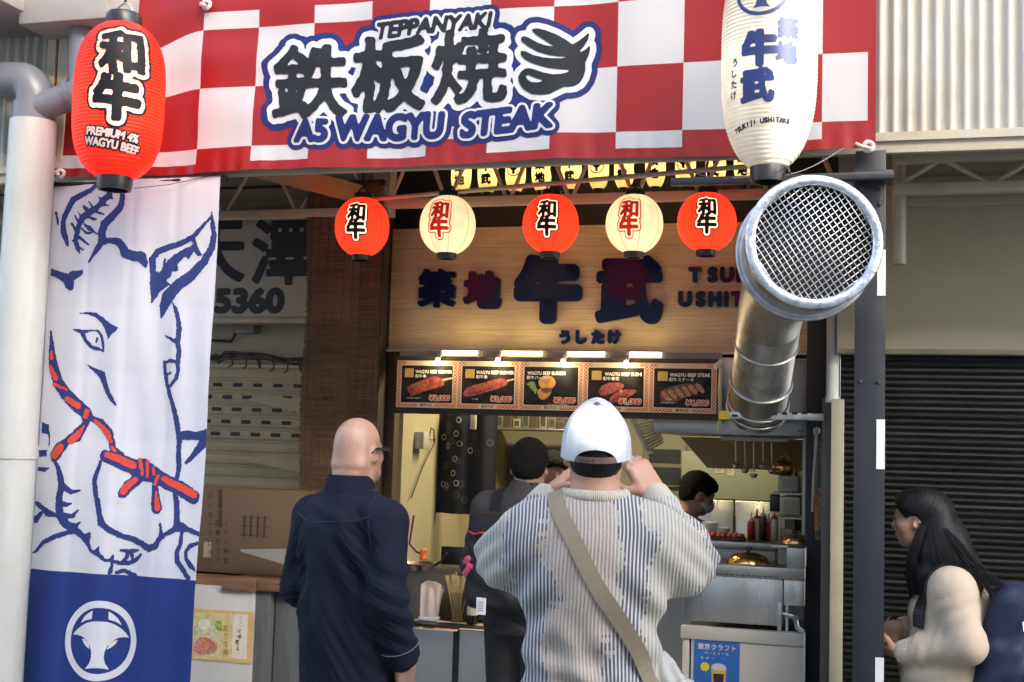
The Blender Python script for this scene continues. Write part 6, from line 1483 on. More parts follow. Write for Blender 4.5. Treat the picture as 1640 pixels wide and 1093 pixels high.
for j in range(9):
    w_ = RNG.uniform(0.04, 0.09); x_ = p_[0] + 0.05 + j * 0.062; h_ = RNG.uniform(0.05, 0.12)
    o = thing('storage_box', f'{["cream","grey","brown"][j % 3]} storage box on the cluttered wall shelf', 'box', (x_, 8.28, p_[2]), 'boxes on the cluttered wall shelf')
    mb = MB(); mb.box((x_, 8.25, p_[2] + 0.001), (x_ + 0.055, 8.38, p_[2] + h_), bev=0.003); mb.build('carton', mat(['box_cream', 'box_grey2', 'box_brown'][j % 3], [(0.45, 0.4, 0.28), (0.25, 0.24, 0.2), (0.2, 0.13, 0.07)][j % 3], 0.6), o)
    mb = MB(); mb.box((x_ + 0.01, 8.2485, p_[2] + 0.015), (x_ + 0.045, 8.2495, p_[2] + h_ - 0.015)); mb.build('front_label', mat('label_dark', (0.1, 0.09, 0.07), 0.6), o)
mb = MB(); pbox(mb, 753, 652, 762, 688, 7.25, 0.02, bev=0.002); tag(mb.build('white_strip', mat('strip_white', (0.6, 0.57, 0.48), 0.5)), 'narrow white plastic strip hanging in front of the navy curtain', 'strip')
hp = thing('hanging_papers', 'bundle of cream order papers hanging on a clip beside the navy curtain', 'papers', at(778, 735, 7.6))
mb = MB(); pbox(mb, 771, 684, 785, 736, 7.6, 0.006); pbox(mb, 769, 688, 782, 732, 7.61, 0.006); mb.build('sheets', mat('order_paper', (0.55, 0.49, 0.34), 0.7), hp); mb = MB(); pbox(mb, 774, 681, 782, 687, 7.59, 0.02, bev=0.002); mb.build('clip', M_black, hp)

# ================================================================== glass case and low counter on the left
YC = 6.0
gc = thing('service_counter', 'low grey service counter with black edge and a glass sneeze guard', 'counter', (-2.05, YC, 0))
cx0, cx1 = at(645, 1000, YC)[0], -1.62; zc = at(700, 1001, YC)[2]
mb = MB(); mb.box((cx0, YC, zc - 0.012), (cx1, YC + 0.62, zc), bev=0.003); mb.build('worktop', M_black_plastic, gc)
mb = MB(); xm = at(728, 1050, YC)[0]; mb.box((cx0 + 0.01, YC + 0.02, 0.03), (xm - 0.015, YC + 0.04, zc - 0.02)); mb.box((xm + 0.015, YC + 0.02, 0.03), (cx1, YC + 0.04, zc - 0.02)); mb.build('front_panel', mat('counter_steel', (0.46, 0.46, 0.43), 0.33, 0.9, 0.1, 4, rvar=0.08), gc)
mb = MB(); mb.box((xm - 0.014, YC + 0.01, 0.0), (xm + 0.014, YC + 0.06, zc - 0.013)); mb.box((cx0 + 0.01, YC + 0.05, 0), (cx1, YC + 0.6, zc - 0.013)); mb.build('carcass', M_black, gc)
def glass_mat():
    m = bpy.data.materials.new('smoked_glass'); m.use_nodes = True; b = m.node_tree.nodes['Principled BSDF']
    b.inputs['Base Color'].default_value = (0.10, 0.085, 0.06, 1); b.inputs['Roughness'].default_value = 0.06; b.inputs['Alpha'].default_value = 0.42; return m
M_glass = glass_mat()
zg1 = at(700, 906, YC + 0.25)[2]
mb = MB(); mb.box((cx0, YC + 0.25, zc + 0.001), (cx1, YC + 0.256, zg1)); mb.build('glass_guard', M_glass, gc)
mb = MB(); mb.box((cx0, YC + 0.258, zc + 0.001), (cx1, YC + 0.5, zc + 0.13), bev=0.004); mb.build('inner_case', mat('case_dark', (0.05, 0.04, 0.035), 0.5), gc)
ms = thing('menu_sheet', 'printed price sheet with photos lying on the edge of the service counter', 'menu', (cx0 + 0.2, YC, zc))
mb = MB(); xq = at(735, 1010, YC)[0]
mb.add([(cx0, YC + 0.12, zc + 0.004), (xq, YC + 0.12, zc + 0.004), (xq, YC - 0.035, zc - 0.055 + 0.035), (cx0, YC - 0.035, zc - 0.02), (xq + 0.006, YC + 0.12, zc + 0.004), (cx1 - 0.05, YC + 0.12, zc + 0.004), (cx1 - 0.05, YC - 0.03, zc - 0.008), (xq + 0.006, YC - 0.03, zc - 0.01)], [(3, 2, 1, 0), (7, 6, 5, 4)])
mb.build('sheet', mat('sheet_print', (0.66, 0.50, 0.34), 0.45, 0, 0.1, 30), ms, smooth=False)
mb = MB()
mb2 = MB(); mb3 = MB()
def onsheet(m_, s0, s1, t0, t1):
    f = lambda s, t: (cx0 + (xq - cx0) * s, YC + 0.12 - 0.155 * t, zc + 0.0058 - 0.024 * t)
    m_.add([f(s0, t1), f(s1, t1), f(s1, t0), f(s0, t0)], [(0, 1, 2, 3)])
for (s0, s1) in ((0.0, 0.16), (0.18, 0.34), (0.38, 0.6)): onsheet(mb, s0, s1, 0.55, 0.78); onsheet(mb2, s0, s1 - 0.03, 0.82, 0.92)
for j in range(5): onsheet(mb3, 0.66 + 0.06 * j, 0.69 + 0.06 * j, 0.5, 0.85)
mb.build('photo_print', F_MEAT_D, ms, smooth=False); mb2.build('text_print', F_BLK, ms, smooth=False); mb3.build('text_print', F_PRICE, ms, smooth=False)
# skewer jar, napkins, bottle
def jitter(s): return RNG.normal() * s
sk = thing('skewer_jar', 'clear jar packed with wooden skewers on the service counter', 'jar', at(733, 998, YC + 0.13))
c = at(733, 998, YC + 0.14); c[2] = zc + 0.002
mb = MB(); mb.lathe([(0, 0.0), (0.042, 0.0), (0.044, 0.12), (0.043, 0.15)], c, 24); mb.build('jar_glass', M_glass, sk, smooth=True)
mb = MB()
for j in range(60):
    a_ = RNG.uniform(0, 2 * pi); r_ = 0.032 * sqrt(RNG.uniform()); b0 = c + np.array((r_ * cos(a_) * 0.8, r_ * sin(a_) * 0.8, 0.004)); lean = np.array((jitter(0.028) - 0.012, jitter(0.02), 0.215 + jitter(0.012)))
    mb.tube([b0, b0 + lean], 0.0032, 6)
mb.build('skewers', mat('bamboo', (0.50, 0.36, 0.17), 0.6, 0, 0.2, 40), sk)
nk = thing('napkin_holder', 'clear holder stuffed with crumpled white napkins on the service counter', 'napkins', at(688, 998, YC + 0.12))
c = at(687, 998, YC + 0.12); c[2] = zc + 0.002
mb = MB(); mb.box((c[0] - 0.05, c[1] - 0.03, c[2]), (c[0] + 0.05, c[1] + 0.03, c[2] + 0.018), bev=0.003); mb.build('tray', M_white_metal, nk)
mb = MB(); 
for j in range(5):
    w_ = 0.085; y_ = c[1] - 0.022 + 0.011 * j
    mb.grid(lambda U, W_: np.c_[c[0] - 0.042 + 0.02 * W_ * (j * 0.25) + U * w_ + 0.012 * W_ * W_ * np.sin(U * 5 + j), y_ + 0.008 * np.sin(U * 9 + j * 2) * (0.3 + W_), c[2] + 0.014 + W_ * (0.165 + 0.02 * np.sin(U * 6 + j * 1.7))], 12, 10)
mb.build('napkins', mat('napkin', (0.66, 0.55, 0.47), 0.8), nk, smooth=True)
bt = thing('sauce_bottle', 'dark sauce bottle with white label at the right of the skewer jar', 'bottle', at(755, 1000, YC + 0.1))
c = at(756, 998, YC + 0.1); c[2] = zc + 0.002
mb = MB(); mb.lathe([(0, 0), (0.027, 0.0), (0.028, 0.01), (0.028, 0.10), (0.022, 0.125), (0.011, 0.145), (0.010, 0.165), (0, 0.166)], c, 24); mb.build('bottle_body', mat('bottle_dark', (0.018, 0.010, 0.006), 0.12), bt, smooth=True)
mb = MB(); mb.lathe([(0.0286, 0.045), (0.0286, 0.09)], c, 24); mb.build('label', mat('bottle_label', (0.6, 0.55, 0.4), 0.6), bt, smooth=True); mb = MB(); mb.lathe([(0.0125, 0.155), (0.0125, 0.182), (0, 0.184)], c, 16); mb.build('cap', mat('cap_gold', (0.5, 0.38, 0.12), 0.4), bt)
og = thing('orange_burner', 'small bright orange nozzle with black hose above the glass guard', 'burner', at(678, 890, 6.5))
c = at(678, 888, 6.5); mb = MB(); mb.lathe([(0.018, -0.03), (0.022, -0.02), (0.016, 0.0), (0.02, 0.025), (0.016, 0.03)], c, 16, cap=True); mb.build('nozzle', mat('orange_plastic', (0.75, 0.16, 0.03), 0.45), og); mb = MB(); mb.tube([c, c + np.array((-0.04, 0, 0.01)), c + np.array((-0.09, 0.02, 0.05)), c + np.array((-0.10, 0.1, 0.2))], 0.006, 8); mb.build('hose', M_cord, og)
pp = thing('steel_pan', 'steel pan with slanted black handle behind the glass guard', 'pan', at(670, 905, 6.5)); c = at(668, 906, 6.5); c[2] -= 0.0
mb = MB(); mb.lathe([(0, -0.02), (0.085, -0.02), (0.105, 0.015), (0.10, 0.016), (0.08, -0.014), (0, -0.014)], c, 32); mb.build('pan_body', M_stainless, pp); mb = MB(); mb.tube([c + np.array((0.09, 0, 0)), c + np.array((0.14, 0, 0.03)), c + np.array((0.17, 0, 0.075))], 0.008, 8); mb.build('handle', M_black, pp)
wt = thing('work_table', 'steel work table behind the glass guard at the left kitchen wall', 'table', (-2.2, 6.6, 0)); mb = MB(); mb.box((-2.55, 6.66, c[2] - 0.055), (-1.7, 7.1, c[2] - 0.024), bev=0.003); mb.build('worktop', M_stainless_d, wt); mb = MB(); mb.box((-2.54, 6.68, 0), (-1.72, 7.08, c[2] - 0.056)); mb.build('cabinet_body', M_stainless_d, wt)
mb = MB(); pbox(mb, 706, 876, 740, 908, 6.9, 0.03, bev=0.004); mn = tag(mb.build('dark_monitor', M_black_plastic), 'small black monitor standing at the left of the customer with the backpack', 'monitor')

# ================================================================== rolled banner and black bits at the right jamb
rb = thing('rolled_poster', 'dark rolled poster with orange picture hanging in the gap beside the white jamb', 'poster', at(1316, 860, 6.1)); c0_ = at(1315, 690, 6.1); c1_ = at(1318, 865, 6.1)
mb = MB(); mb.tube([c0_, c1_], 0.036, 20); mb.build('roll', mat('roll_black', (0.02, 0.018, 0.016), 0.35), rb)
mb = MB()
for (v0, v1) in ((708, 745), (782, 850)):
    a = at(1316, v0, 6.1); b = at(1317, v1, 6.1); mb.tube([a, b], 0.0368, 24, cap=False)
mb.build('picture_band', F_STEAK_D, rb, smooth=True)
mb = MB(); c = at(1308, 690, 6.05); mb.lathe([(0, -0.02), (0.014, -0.014), (0.018, 0), (0.014, 0.012), (0, 0.018)], c, 14); mb.tube([c, at(1303, 760, 6.05), at(1301, 820, 6.08)], 0.006, 8); tag(mb.build('hanging_mop', mat('mop_grey', (0.35, 0.33, 0.3), 0.7)), 'thin grey stick with a round knob hanging in the dark gap by the jamb', 'stick')

# ================================================================== bamboo blind
def blind_mat():
    m = mat('bamboo_blind', (0.28, 0.17, 0.08), 0.7, 0, 0.1, 6); b = bsdf(m); tc = node(m, 'ShaderNodeTexCoord')
    mp = node(m, 'ShaderNodeMapping'); mp.inputs['Scale'].default_value = (5, 5, 210); link(m, tc.outputs['Object'], mp.inputs[0])
    t = node(m, 'ShaderNodeTexNoise'); t.inputs['Scale'].default_value = 1.0; t.inputs['Detail'].default_value = 3; link(m, mp.outputs[0], t.inputs['Vector'])
    r = node(m, 'ShaderNodeValToRGB'); e = r.color_ramp.elements; e[0].position = 0.3; e[0].color = (0.05, 0.028, 0.015, 1); e[1].position = 0.75; e[1].color = (0.31, 0.20, 0.10, 1); link(m, t.outputs['Fac'], r.inputs[0])
    t2 = node(m, 'ShaderNodeTexNoise'); t2.inputs['Scale'].default_value = 3.5; link(m, tc.outputs['Object'], t2.inputs['Vector'])
    mx = node(m, 'ShaderNodeMixRGB'); mx.blend_type = 'MULTIPLY'; mx.inputs[0].default_value = 0.6; r2 = node(m, 'ShaderNodeValToRGB'); r2.color_ramp.elements[0].position = 0.35; r2.color_ramp.elements[0].color = (0.45, 0.40, 0.4, 1); r2.color_ramp.elements[1].position = 0.65; r2.color_ramp.elements[1].color = (1.2, 1.1, 1.0, 1)
    link(m, t2.outputs['Fac'], r2.inputs[0]); link(m, r.outputs[0], mx.inputs[1]); link(m, r2.outputs[0], mx.inputs[2]); link(m, mx.outputs[0], b.inputs['Base Color']); return m
YBl = 6.1
bl = thing('bamboo_blind', 'long brown bamboo blind hanging between the two shops', 'blind', at(545, 800, YBl))
X0, X1 = at(488, 500, YBl)[0], at(609, 500, YBl)[0]; zt_, zb_ = at(550, 296, YBl)[2], at(500, 830, YBl)[2]
def bl_y(X, Z): return YBl + 0.012 * np.sin(X * 16 + Z * 2.5) + 0.004 * np.sin(X * 40)
n_ = 300; zs = np.linspace(zb_, zt_, n_); V = []; F = []
for j, z in enumerate(zs):
    e0 = X0 + RNG.normal() * 0.004 + 0.01 * sin(z * 6); e1 = X1 + RNG.normal() * 0.004; xs = np.linspace(e0, e1, 14); bz = len(V)
    h_ = (zt_ - zb_) / n_ * 0.46
    for x in xs:
        y = float(bl_y(x, z)); V += [(x, y, z - h_), (x, y - 0.003, z), (x, y, z + h_)]
    for i in range(13): F += [(bz + 3 * i, bz + 3 * i + 3, bz + 3 * i + 4, bz + 3 * i + 1), (bz + 3 * i + 1, bz + 3 * i + 4, bz + 3 * i + 5, bz + 3 * i + 2)]
obj('slats', V, F, blind_mat(), bl, smooth=False)
mb = MB()
for x in np.linspace(X0 + 0.03, X1 - 0.03, 9): mb.tube([(x, float(bl_y(x, z)) - 0.005, z) for z in np.linspace(zb_, zt_, 26)], 0.0022, 5)
mb.build('cord', mat('blind_cord', (0.10, 0.055, 0.03), 0.8), bl)
mb = MB(); mb.box((X0, YBl - 0.012, zt_ - 0.01), (X1, YBl + 0.02, zt_ + 0.02), bev=0.004); mb.build('head_rail', M_dark_wood, bl)

# ================================================================== left front: white counter, poster, boxes
YW = 5.6
wc = thing('white_counter', 'old white boarded counter with brown wooden top on the left', 'counter', (-3.0, YW, 0))
x0, x1, x2 = -3.75, at(404, 1000, YW)[0], at(466, 1000, YW)[0]; zt_ = at(370, 934, YW)[2]
mb = MB(); mb.box((x0, YW, 0), (x1, YW + 0.5, zt_ - 0.03), bev=0.004); mb.build('body', mat('counter_white', (0.46, 0.475, 0.465), 0.6, 0, 0.05, 2, 0.05, 60, dirt=0.3, dirtcol=(0.36, 0.36, 0.34), stretch=(6, 6, 0.7)), wc)
mb = MB(); mb.box((x1 + 0.002, YW + 0.02, 0), (x1 + 0.085, YW + 0.5, zt_ - 0.03), bev=0.004); mb.box((x1 + 0.095, YW + 0.05, 0), (x2 + 0.06, YW + 0.5, zt_ - 0.03), bev=0.004); mb.build('grey_side_board', mat('grey_board', (0.10, 0.105, 0.105), 0.6, 0, 0.25, 6, 0.1, 50, stretch=(8, 8, 0.8)), wc)
mb = MB(); mb.box((at(358, 935, YW)[0], YW - 0.02, zt_ - 0.035), (x1 + 0.012, YW + 0.52, zt_ + 0.02), bev=0.005); mb.box((x1 + 0.016, YW - 0.005, zt_ - 0.03), (x2 + 0.07, YW + 0.52, zt_ + 0.02), bev=0.005); mb.box((x0, YW + 0.1, zt_ - 0.03), (at(357, 935, YW)[0], YW + 0.52, zt_ + 0.012)); mb.build('wooden_top', mat('old_wood', (0.17, 0.085, 0.045), 0.6, 0, 0.3, 7, 0.15, 40, stretch=(0.8, 4, 8)), wc)
fp = thing('food_poster', 'faded beef bowl poster with yellow border on the white counter', 'poster', at(358, 1064, YW))
a = at(306, 974, YW - 0.003); b = at(403, 1064, YW - 0.003)
mb = MB(); mb.box((a[0], YW - 0.004, b[2]), (b[0], YW - 0.001, a[2])); mb.build('sheet', mat('poster_gold', (0.58, 0.42, 0.16), 0.5, 0, 0.15, 8), fp)
def fpoly(pts, m, name, lift, n=2):
    k = Ink(a[0], b[2], b[0], a[2], 0.003); k.poly([(at(u, v, YW)[0], at(u, v, YW)[2]) for (u, v) in (blob(pts, n) if n else pts)]); k.build(name, m, fp, flat(YW - 0.004, lift), merge=True)
fpoly([(308, 981), (398, 984), (396, 1057), (308, 1054)], mat('poster_yellow', (0.58, 0.50, 0.25), 0.5, 0, 0.25, 25), 'poster_ground', 0.001, 0)
fpoly([(375, 984), (398, 985), (396, 1056), (372, 1054)], mat('poster_cream', (0.66, 0.62, 0.5), 0.5), 'text_ground', 0.0015, 0)
fpoly([(308, 1002), (330, 990), (352, 1000), (356, 1030), (350, 1052), (310, 1052)], mat('poster_rice', (0.52, 0.5, 0.32), 0.5, 0, 0.3, 60), 'food_picture', 0.002)
fpoly([(310, 1030), (326, 1018), (342, 1026), (352, 1034), (344, 1048), (312, 1048)], meat_mat('print_pink_meat', (0.42, 0.12, 0.08), (0.62, 0.30, 0.22), 50), 'food_picture', 0.003); fpoly([(318, 994), (330, 990), (340, 998), (334, 1010), (320, 1008)], mat('poster_onion', (0.66, 0.66, 0.5), 0.5, 0, 0.15, 60), 'food_picture', 0.0035); fpoly([(346, 992), (358, 996), (356, 1012), (346, 1008)], F_GREEN, 'food_picture', 0.0032)
k = Ink(a[0], b[2], b[0], a[2], 0.0022)
for i, ch in enumerate('ここは頑張る'): c = at(387 - 1.5 * i + 2 * (i % 2), 991 + 9.5 * i, YW); k.text(ch, c[0], c[2], 0.026, 0.0002)
k.build('lettering', F_BLK, fp, flat(YW - 0.004, 0.0035), merge=True)
k = Ink(a[0], b[2], b[0], a[2], 0.0022)
for i, ch in enumerate('炙り牛丼'): c = at(363, 1006 + 13 * i, YW); k.text(ch, c[0], c[2], 0.036, 0.0012)
k.build('lettering', mat('poster_brown', (0.45, 0.30, 0.08), 0.5), fp, flat(YW - 0.004, 0.0035), merge=True)
M_card = mat('cardboard', (0.115, 0.08, 0.045), 0.75, 0, 0.08, 3, 0.05, 60, dirt=0.2, dirtcol=(0.1, 0.07, 0.04))
bxo = thing('cardboard_box', 'large brown cardboard box with vertical printed writing on the white counter', 'box', at(400, 930, 5.85))
YX = 5.8; a = at(300, 780, YX); b = at(478, 915, YX); zc_ = zt_ + 0.021
mb = MB(); mb.box((a[0] - 0.1, YX, zc_), (b[0], YX + 0.27, a[2]), bev=0.006); mb.build('carton', M_card, bxo)
k = Ink(a[0] - 0.1, zc_, b[0], a[2], 0.0022)
for j, (u, s_) in enumerate(((337, 'メーカーウレタン'), (349, '品番ガラス'), (362, 'イナバ物置'))):
    for i, ch in enumerate(s_): c = at(u, (795 if j == 0 else 838) + 15 * i, YX); k.text(ch, c[0], c[2], 0.034, 0.0008)
c = at(408, 850, YX)
for i in range(4): k.stroke([(c[0] - 0.06 + 0.038 * i, c[2] + 0.07), (c[0] - 0.06 + 0.038 * i, c[2] - 0.03)], 0.013)
for i in range(3): k.stroke([(c[0] - 0.08, c[2] + 0.065 - 0.045 * i), (c[0] + 0.08, c[2] + 0.065 - 0.045 * i)], 0.004)
for (v0, v1) in ((787, 812), (820, 842)):
    p_ = at(353, v0, YX); q_ = at(353, v1, YX); k.stroke([(p_[0], p_[2]), (q_[0], q_[2])], 0.024)
k.build('lettering', mat('card_print', (0.045, 0.032, 0.025), 0.7), bxo, flat(YX, 0.0015), merge=True)
mb = MB(); pbox(mb, 326, 868, 338, 893, YX - 0.0015, 0.001); mb.build('paper_label', mat('tape_beige', (0.3, 0.26, 0.19), 0.6), bxo)
mb = MB(); mb.prism([(385, 880), (470, 879), (470, 884), (458, 905), (386, 884)], lambda p: at(p[0], p[1], YW + 0.05), lambda p: at(p[0], p[1], YW + 0.08)); tag(mb.build('tray_corner', mat('tray_white', (0.26, 0.26, 0.23), 0.5)), 'pointed white foam tray corner in front of the cardboard box', 'tray')
# dark crates and a carton in the gap between the downpipe and the flag
for i, (v0, v1) in enumerate(((760, 838), (842, 920))):
    cr = thing('black_crate', ['upper black plastic crate in the gap left of the flag', 'lower black plastic crate in the gap left of the flag'][i], 'crate', at(48, v1, 5.7), 'black crates left of the flag')
    mb = MB(); pbox(mb, -10, v0, 95, v1, 5.7, 0.3, bev=0.008); mb.build('body', M_black_plastic, cr); mb = MB(); pbox(mb, -12, v0, 97, v0 + 8, 5.69, 0.02, bev=0.003); mb.build('rim', M_black_plastic, cr)
cr = thing('small_carton', 'pale brown carton on the ground left of the flag', 'box', at(30, 1060, 5.6)); mb = MB(); a = at(0, 925, 5.65); b = at(85, 925, 5.65); mb.box((a[0], 5.65, 0), (b[0], 5.95, a[2]), bev=0.005); mb.build('carton', mat('card_pale', (0.42, 0.30, 0.18), 0.7, 0, 0.08, 3), cr); mb = MB(); z_ = at(30, 985, 5.65)[2]; mb.box((a[0], 5.6475, z_ - 0.004), (b[0], 5.65, z_)); mb.build('flap_seam', mat('card_dark', (0.12, 0.08, 0.05), 0.8), cr)
# ================================================================== people
from mathutils.bvhtree import BVHTree
def skin_mat(name, c):
    m = mat(name, c, 0.48, 0, 0.07, 14, 0.06, 140, sss=0.12); return m
M_SKIN_A = skin_mat('skin_tan', (0.42, 0.235, 0.155)); M_SKIN_B = skin_mat('skin_pale', (0.42, 0.255, 0.175)); M_SKIN_C = skin_mat('skin_light', (0.46, 0.275, 0.18))
def hair_mat(name, c, stretch=(60, 60, 3), rough=0.42):
    return mat(name, c, rough, 0, 0.45, 1.6, 0.22, 2.2, spec=0.25, stretch=stretch, rvar=0.1)
M_HAIR = hair_mat('hair_black', (0.005, 0.0045, 0.005), rough=0.5); M_HAIR_S = mat('hair_short', (0.007, 0.006, 0.006), 0.75, 0, 0.4, 50, 0.8, 260, spec=0.2)
def v3(*a): return np.array(a, float)
def head_sdf(S, c, R, s=1.0, neck=None, neck_r=0.058, face=True):
    P = lambda x, y, z: c + R @ (s * v3(x, y, z)); r = lambda *a: s * np.array(a)
    S.ell(P(0, -0.012, 0.030), r(0.075, 0.093, 0.085), 0.0, R); S.ell(P(0, 0.024, -0.030), r(0.063, 0.070, 0.086), 0.03 * s, R)
    S.ell(P(0, -0.045, -0.015), r(0.062, 0.055, 0.06), 0.03 * s, R)
    S.cap(P(-0.034, 0.028, -0.078), P(0.034, 0.028, -0.078), 0.026 * s, None, 0.03 * s); S.ell(P(0, 0.066, -0.094), r(0.022, 0.019, 0.017), 0.025 * s, R)
    if neck is not None: S.cap(neck, P(0, -0.018, -0.07), neck_r, neck_r * 0.93, 0.03)
    for q in (-1, 1):
        E = R @ rotm('Z', -q * 0.35)
        S.ell(P(q * 0.079, -0.012, -0.014), r(0.0085, 0.019, 0.031), 0.010 * s, E); S.ell(P(q * 0.073, 0.002, -0.03), r(0.010, 0.012, 0.014), 0.012 * s, R)
        S.ell(P(q * 0.083, -0.006, -0.012), r(0.006, 0.011, 0.018), 0.004 * s, E, op='-')
    if face:
        S.cap(P(-0.034, 0.079, 0.015), P(0.034, 0.079, 0.015), 0.012 * s, None, 0.02 * s)
        S.cap(P(0, 0.086, 0.006), P(0, 0.104, -0.026), 0.0065 * s, 0.0105 * s, 0.014 * s)
        for q in (-1, 1):
            S.ell(P(q * 0.010, 0.097, -0.031), r(0.008, 0.009, 0.007), 0.008 * s, R); S.ell(P(q * 0.042, 0.058, -0.026), r(0.022, 0.025, 0.022), 0.025 * s, R)
            S.ell(P(q * 0.031, 0.091, -0.001), r(0.016, 0.013, 0.009), 0.008 * s, R, op='-'); S.ell(P(q * 0.031, 0.074, -0.001), r(0.0125, 0.0125, 0.0115), 0.004 * s, R)
        S.cap(P(-0.018, 0.086, -0.057), P(0.018, 0.086, -0.057), 0.0065 * s, None, 0.010 * s); S.cap(P(-0.015, 0.085, -0.069), P(0.015, 0.085, -0.069), 0.0075 * s, None, 0.010 * s)
        S.cap(P(-0.02, 0.0955, -0.063), P(0.02, 0.0955, -0.063), 0.002 * s, None, 0.004 * s, op='-')
def hand_sdf(S, w, d, n, thumb, curl=(0.5, 0.6, 0.5), spread=0.10, s=1.0):
    """w wrist, d towards the fingers, n palm normal, thumb: unit side of the thumb (+1 / -1 along cross(d, n))"""
    d = d / np.linalg.norm(d); n = n - d * (n @ d); n /= np.linalg.norm(n); t = np.cross(d, n) * thumb
    S.rbox(w + d * 0.050 * s, s * v3(0.041, 0.047, 0.013), 0.012 * s, 0.015 * s, np.c_[t, d, n])
    S.cap(w - d * 0.01, w + d * 0.03 * s, 0.026 * s, 0.026 * s, 0.02 * s, flat=0.75, fax=n)
    L = [(0.042, 0.026, 0.021), (0.047, 0.030, 0.023), (0.043, 0.028, 0.022), (0.034, 0.021, 0.019)]
    for i, (off, ln) in enumerate(zip((0.030, 0.010, -0.010, -0.029), L)):
        p = w + d * (0.092 - 0.004 * abs(i - 1)) * s + t * off * s; a = 0.0; sd_ = spread * (1.2 - i) * 0.5
        rr = (0.0095, 0.0098, 0.0092, 0.0082)[i] * s
        for j in range(3):
            a += curl[j] * (1 + 0.12 * (i - 1)); dd = d * cos(a) + n * sin(a) + t * sd_; dd /= np.linalg.norm(dd)
            q = p + dd * ln[j] * s; S.cap(p, q, rr * (1 - 0.06 * j), rr * (0.94 - 0.06 * j), 0.005 * s); p = q
    p = w + d * 0.022 * s + t * 0.034 * s; q = p + (d * 0.55 + t * 0.65 + n * 0.45) * 0.042 * s; u = q + (d * 0.85 + t * 0.15 + n * 0.5) * 0.032 * s; x = u + (d * 0.95 - t * 0.05 + n * 0.4) * 0.024 * s
    S.cap(p, q, 0.016 * s, 0.0125 * s, 0.012 * s); S.cap(q, u, 0.0115 * s, 0.0105 * s, 0.005 * s); S.cap(u, x, 0.0105 * s, 0.008 * s, 0.005 * s)
def legs_sdf(S, hip, knee, ank, r, k=0.04):
    for q in (-1, 1):
        H, K, A = [v3(q * p[0], p[1], p[2]) for p in (hip, knee, ank)]
        S.cap(H, K, r[0], r[1], k); S.cap(K, A, r[1], r[2], 0.03)
def folds(V, N, spec):
    D = np.zeros(len(V))
    for (c, ax, wl, amp, rad, ph) in spec:
        ax = np.asarray(ax, float); ax /= np.linalg.norm(ax); q = V - np.asarray(c)
        wob = 0.35 * np.sin(q[:, 2] * 23 + q[:, 0] * 17 + ph)
        D += amp * np.sin(2 * pi * (q @ ax) / wl + ph + wob) * np.exp(-np.sum((q / np.asarray(rad)) ** 2, 1))
    return V + N * D[:, None]
def nz(V, sc, amp, seed=0.0):
    return amp * np.array([mnoise.noise(Vector((v[0] * sc + seed, v[1] * sc, v[2] * sc))) for v in V])
def bvh(V, F): return BVHTree.FromPolygons([tuple(v) for v in V], [tuple(int(i) for i in f) for f in F])
def band(name, path, width, tree, m, parent, lift=0.004, th=0.004, dirn=None, wdir=None):
    """a strap laid on a garment: path of 3D points pushed onto the nearest surface"""
    P = []; N_ = []
    for p in path:
        co, no, _, _ = tree.find_nearest(Vector(tuple(p))); P.append(np.array(co) + np.array(no) * lift); N_.append(np.array(no))
    P = np.array(P); N_ = np.array(N_)
    for _ in range(4): P[1:-1] = 0.25 * P[:-2] + 0.5 * P[1:-1] + 0.25 * P[2:]; N_[1:-1] = 0.25 * N_[:-2] + 0.5 * N_[1:-1] + 0.25 * N_[2:]
    V = []; F = []; n = len(P)
    for i in range(n):
        t = P[min(i + 1, n - 1)] - P[max(i - 1, 0)]; t /= np.linalg.norm(t) + 1e-9; no = N_[i] / np.linalg.norm(N_[i]); b = np.cross(t, no); b /= np.linalg.norm(b) + 1e-9
        V += [P[i] - b * width / 2, P[i] - b * width / 2 + no * th, P[i] + b * width / 2 + no * th, P[i] + b * width / 2]
    for i in range(n - 1):
        for k in range(4): a, b_ = 4 * i + k, 4 * i + (k + 1) % 4; F.append((a, b_, b_ + 4, a + 4))
    F += [(3, 2, 1, 0), (4 * n - 4, 4 * n - 3, 4 * n - 2, 4 * n - 1)]
    return obj(name, V, F, m, parent, smooth=False)
def lerp_path(pts, n=24):
    P = np.array(pts, float); t = np.linspace(0, len(P) - 1, n); i = np.minimum(t.astype(int), len(P) - 2); f = (t - i)[:, None]; return P[i] * (1 - f) + P[i + 1] * f
def shoes(parent, ank, m, yaw=0.0):
    for q in (-1, 1):
        S = SDF((q * ank[0] - 0.08, -0.15, -0.005), (q * ank[0] + 0.08, 0.25, 0.15), 0.009); x = q * ank[0]
        S.ell((x, -0.01 + ank[1], 0.055), (0.042, 0.075, 0.055), 0.02); S.ell((x, 0.10 + ank[1], 0.036), (0.045, 0.11, 0.034), 0.04); S.plane((0, 0, 0.002), (0, 0, -1))
        V, F = S.mesh(1); quadmesh('shoe', V, F, m, parent)
def place_person(label, loc, rotz, V, F, m, group=None):
    o = quadmesh('person', V, F, m, None, loc, rotz); tag(o, label, 'person', group); return o
M_TROUSER = mat('trouser_black', (0.012, 0.012, 0.014), 0.8, 0, 0.2, 20, 0.1, 200); M_SHOE = mat('shoe_dark', (0.02, 0.02, 0.02), 0.5)
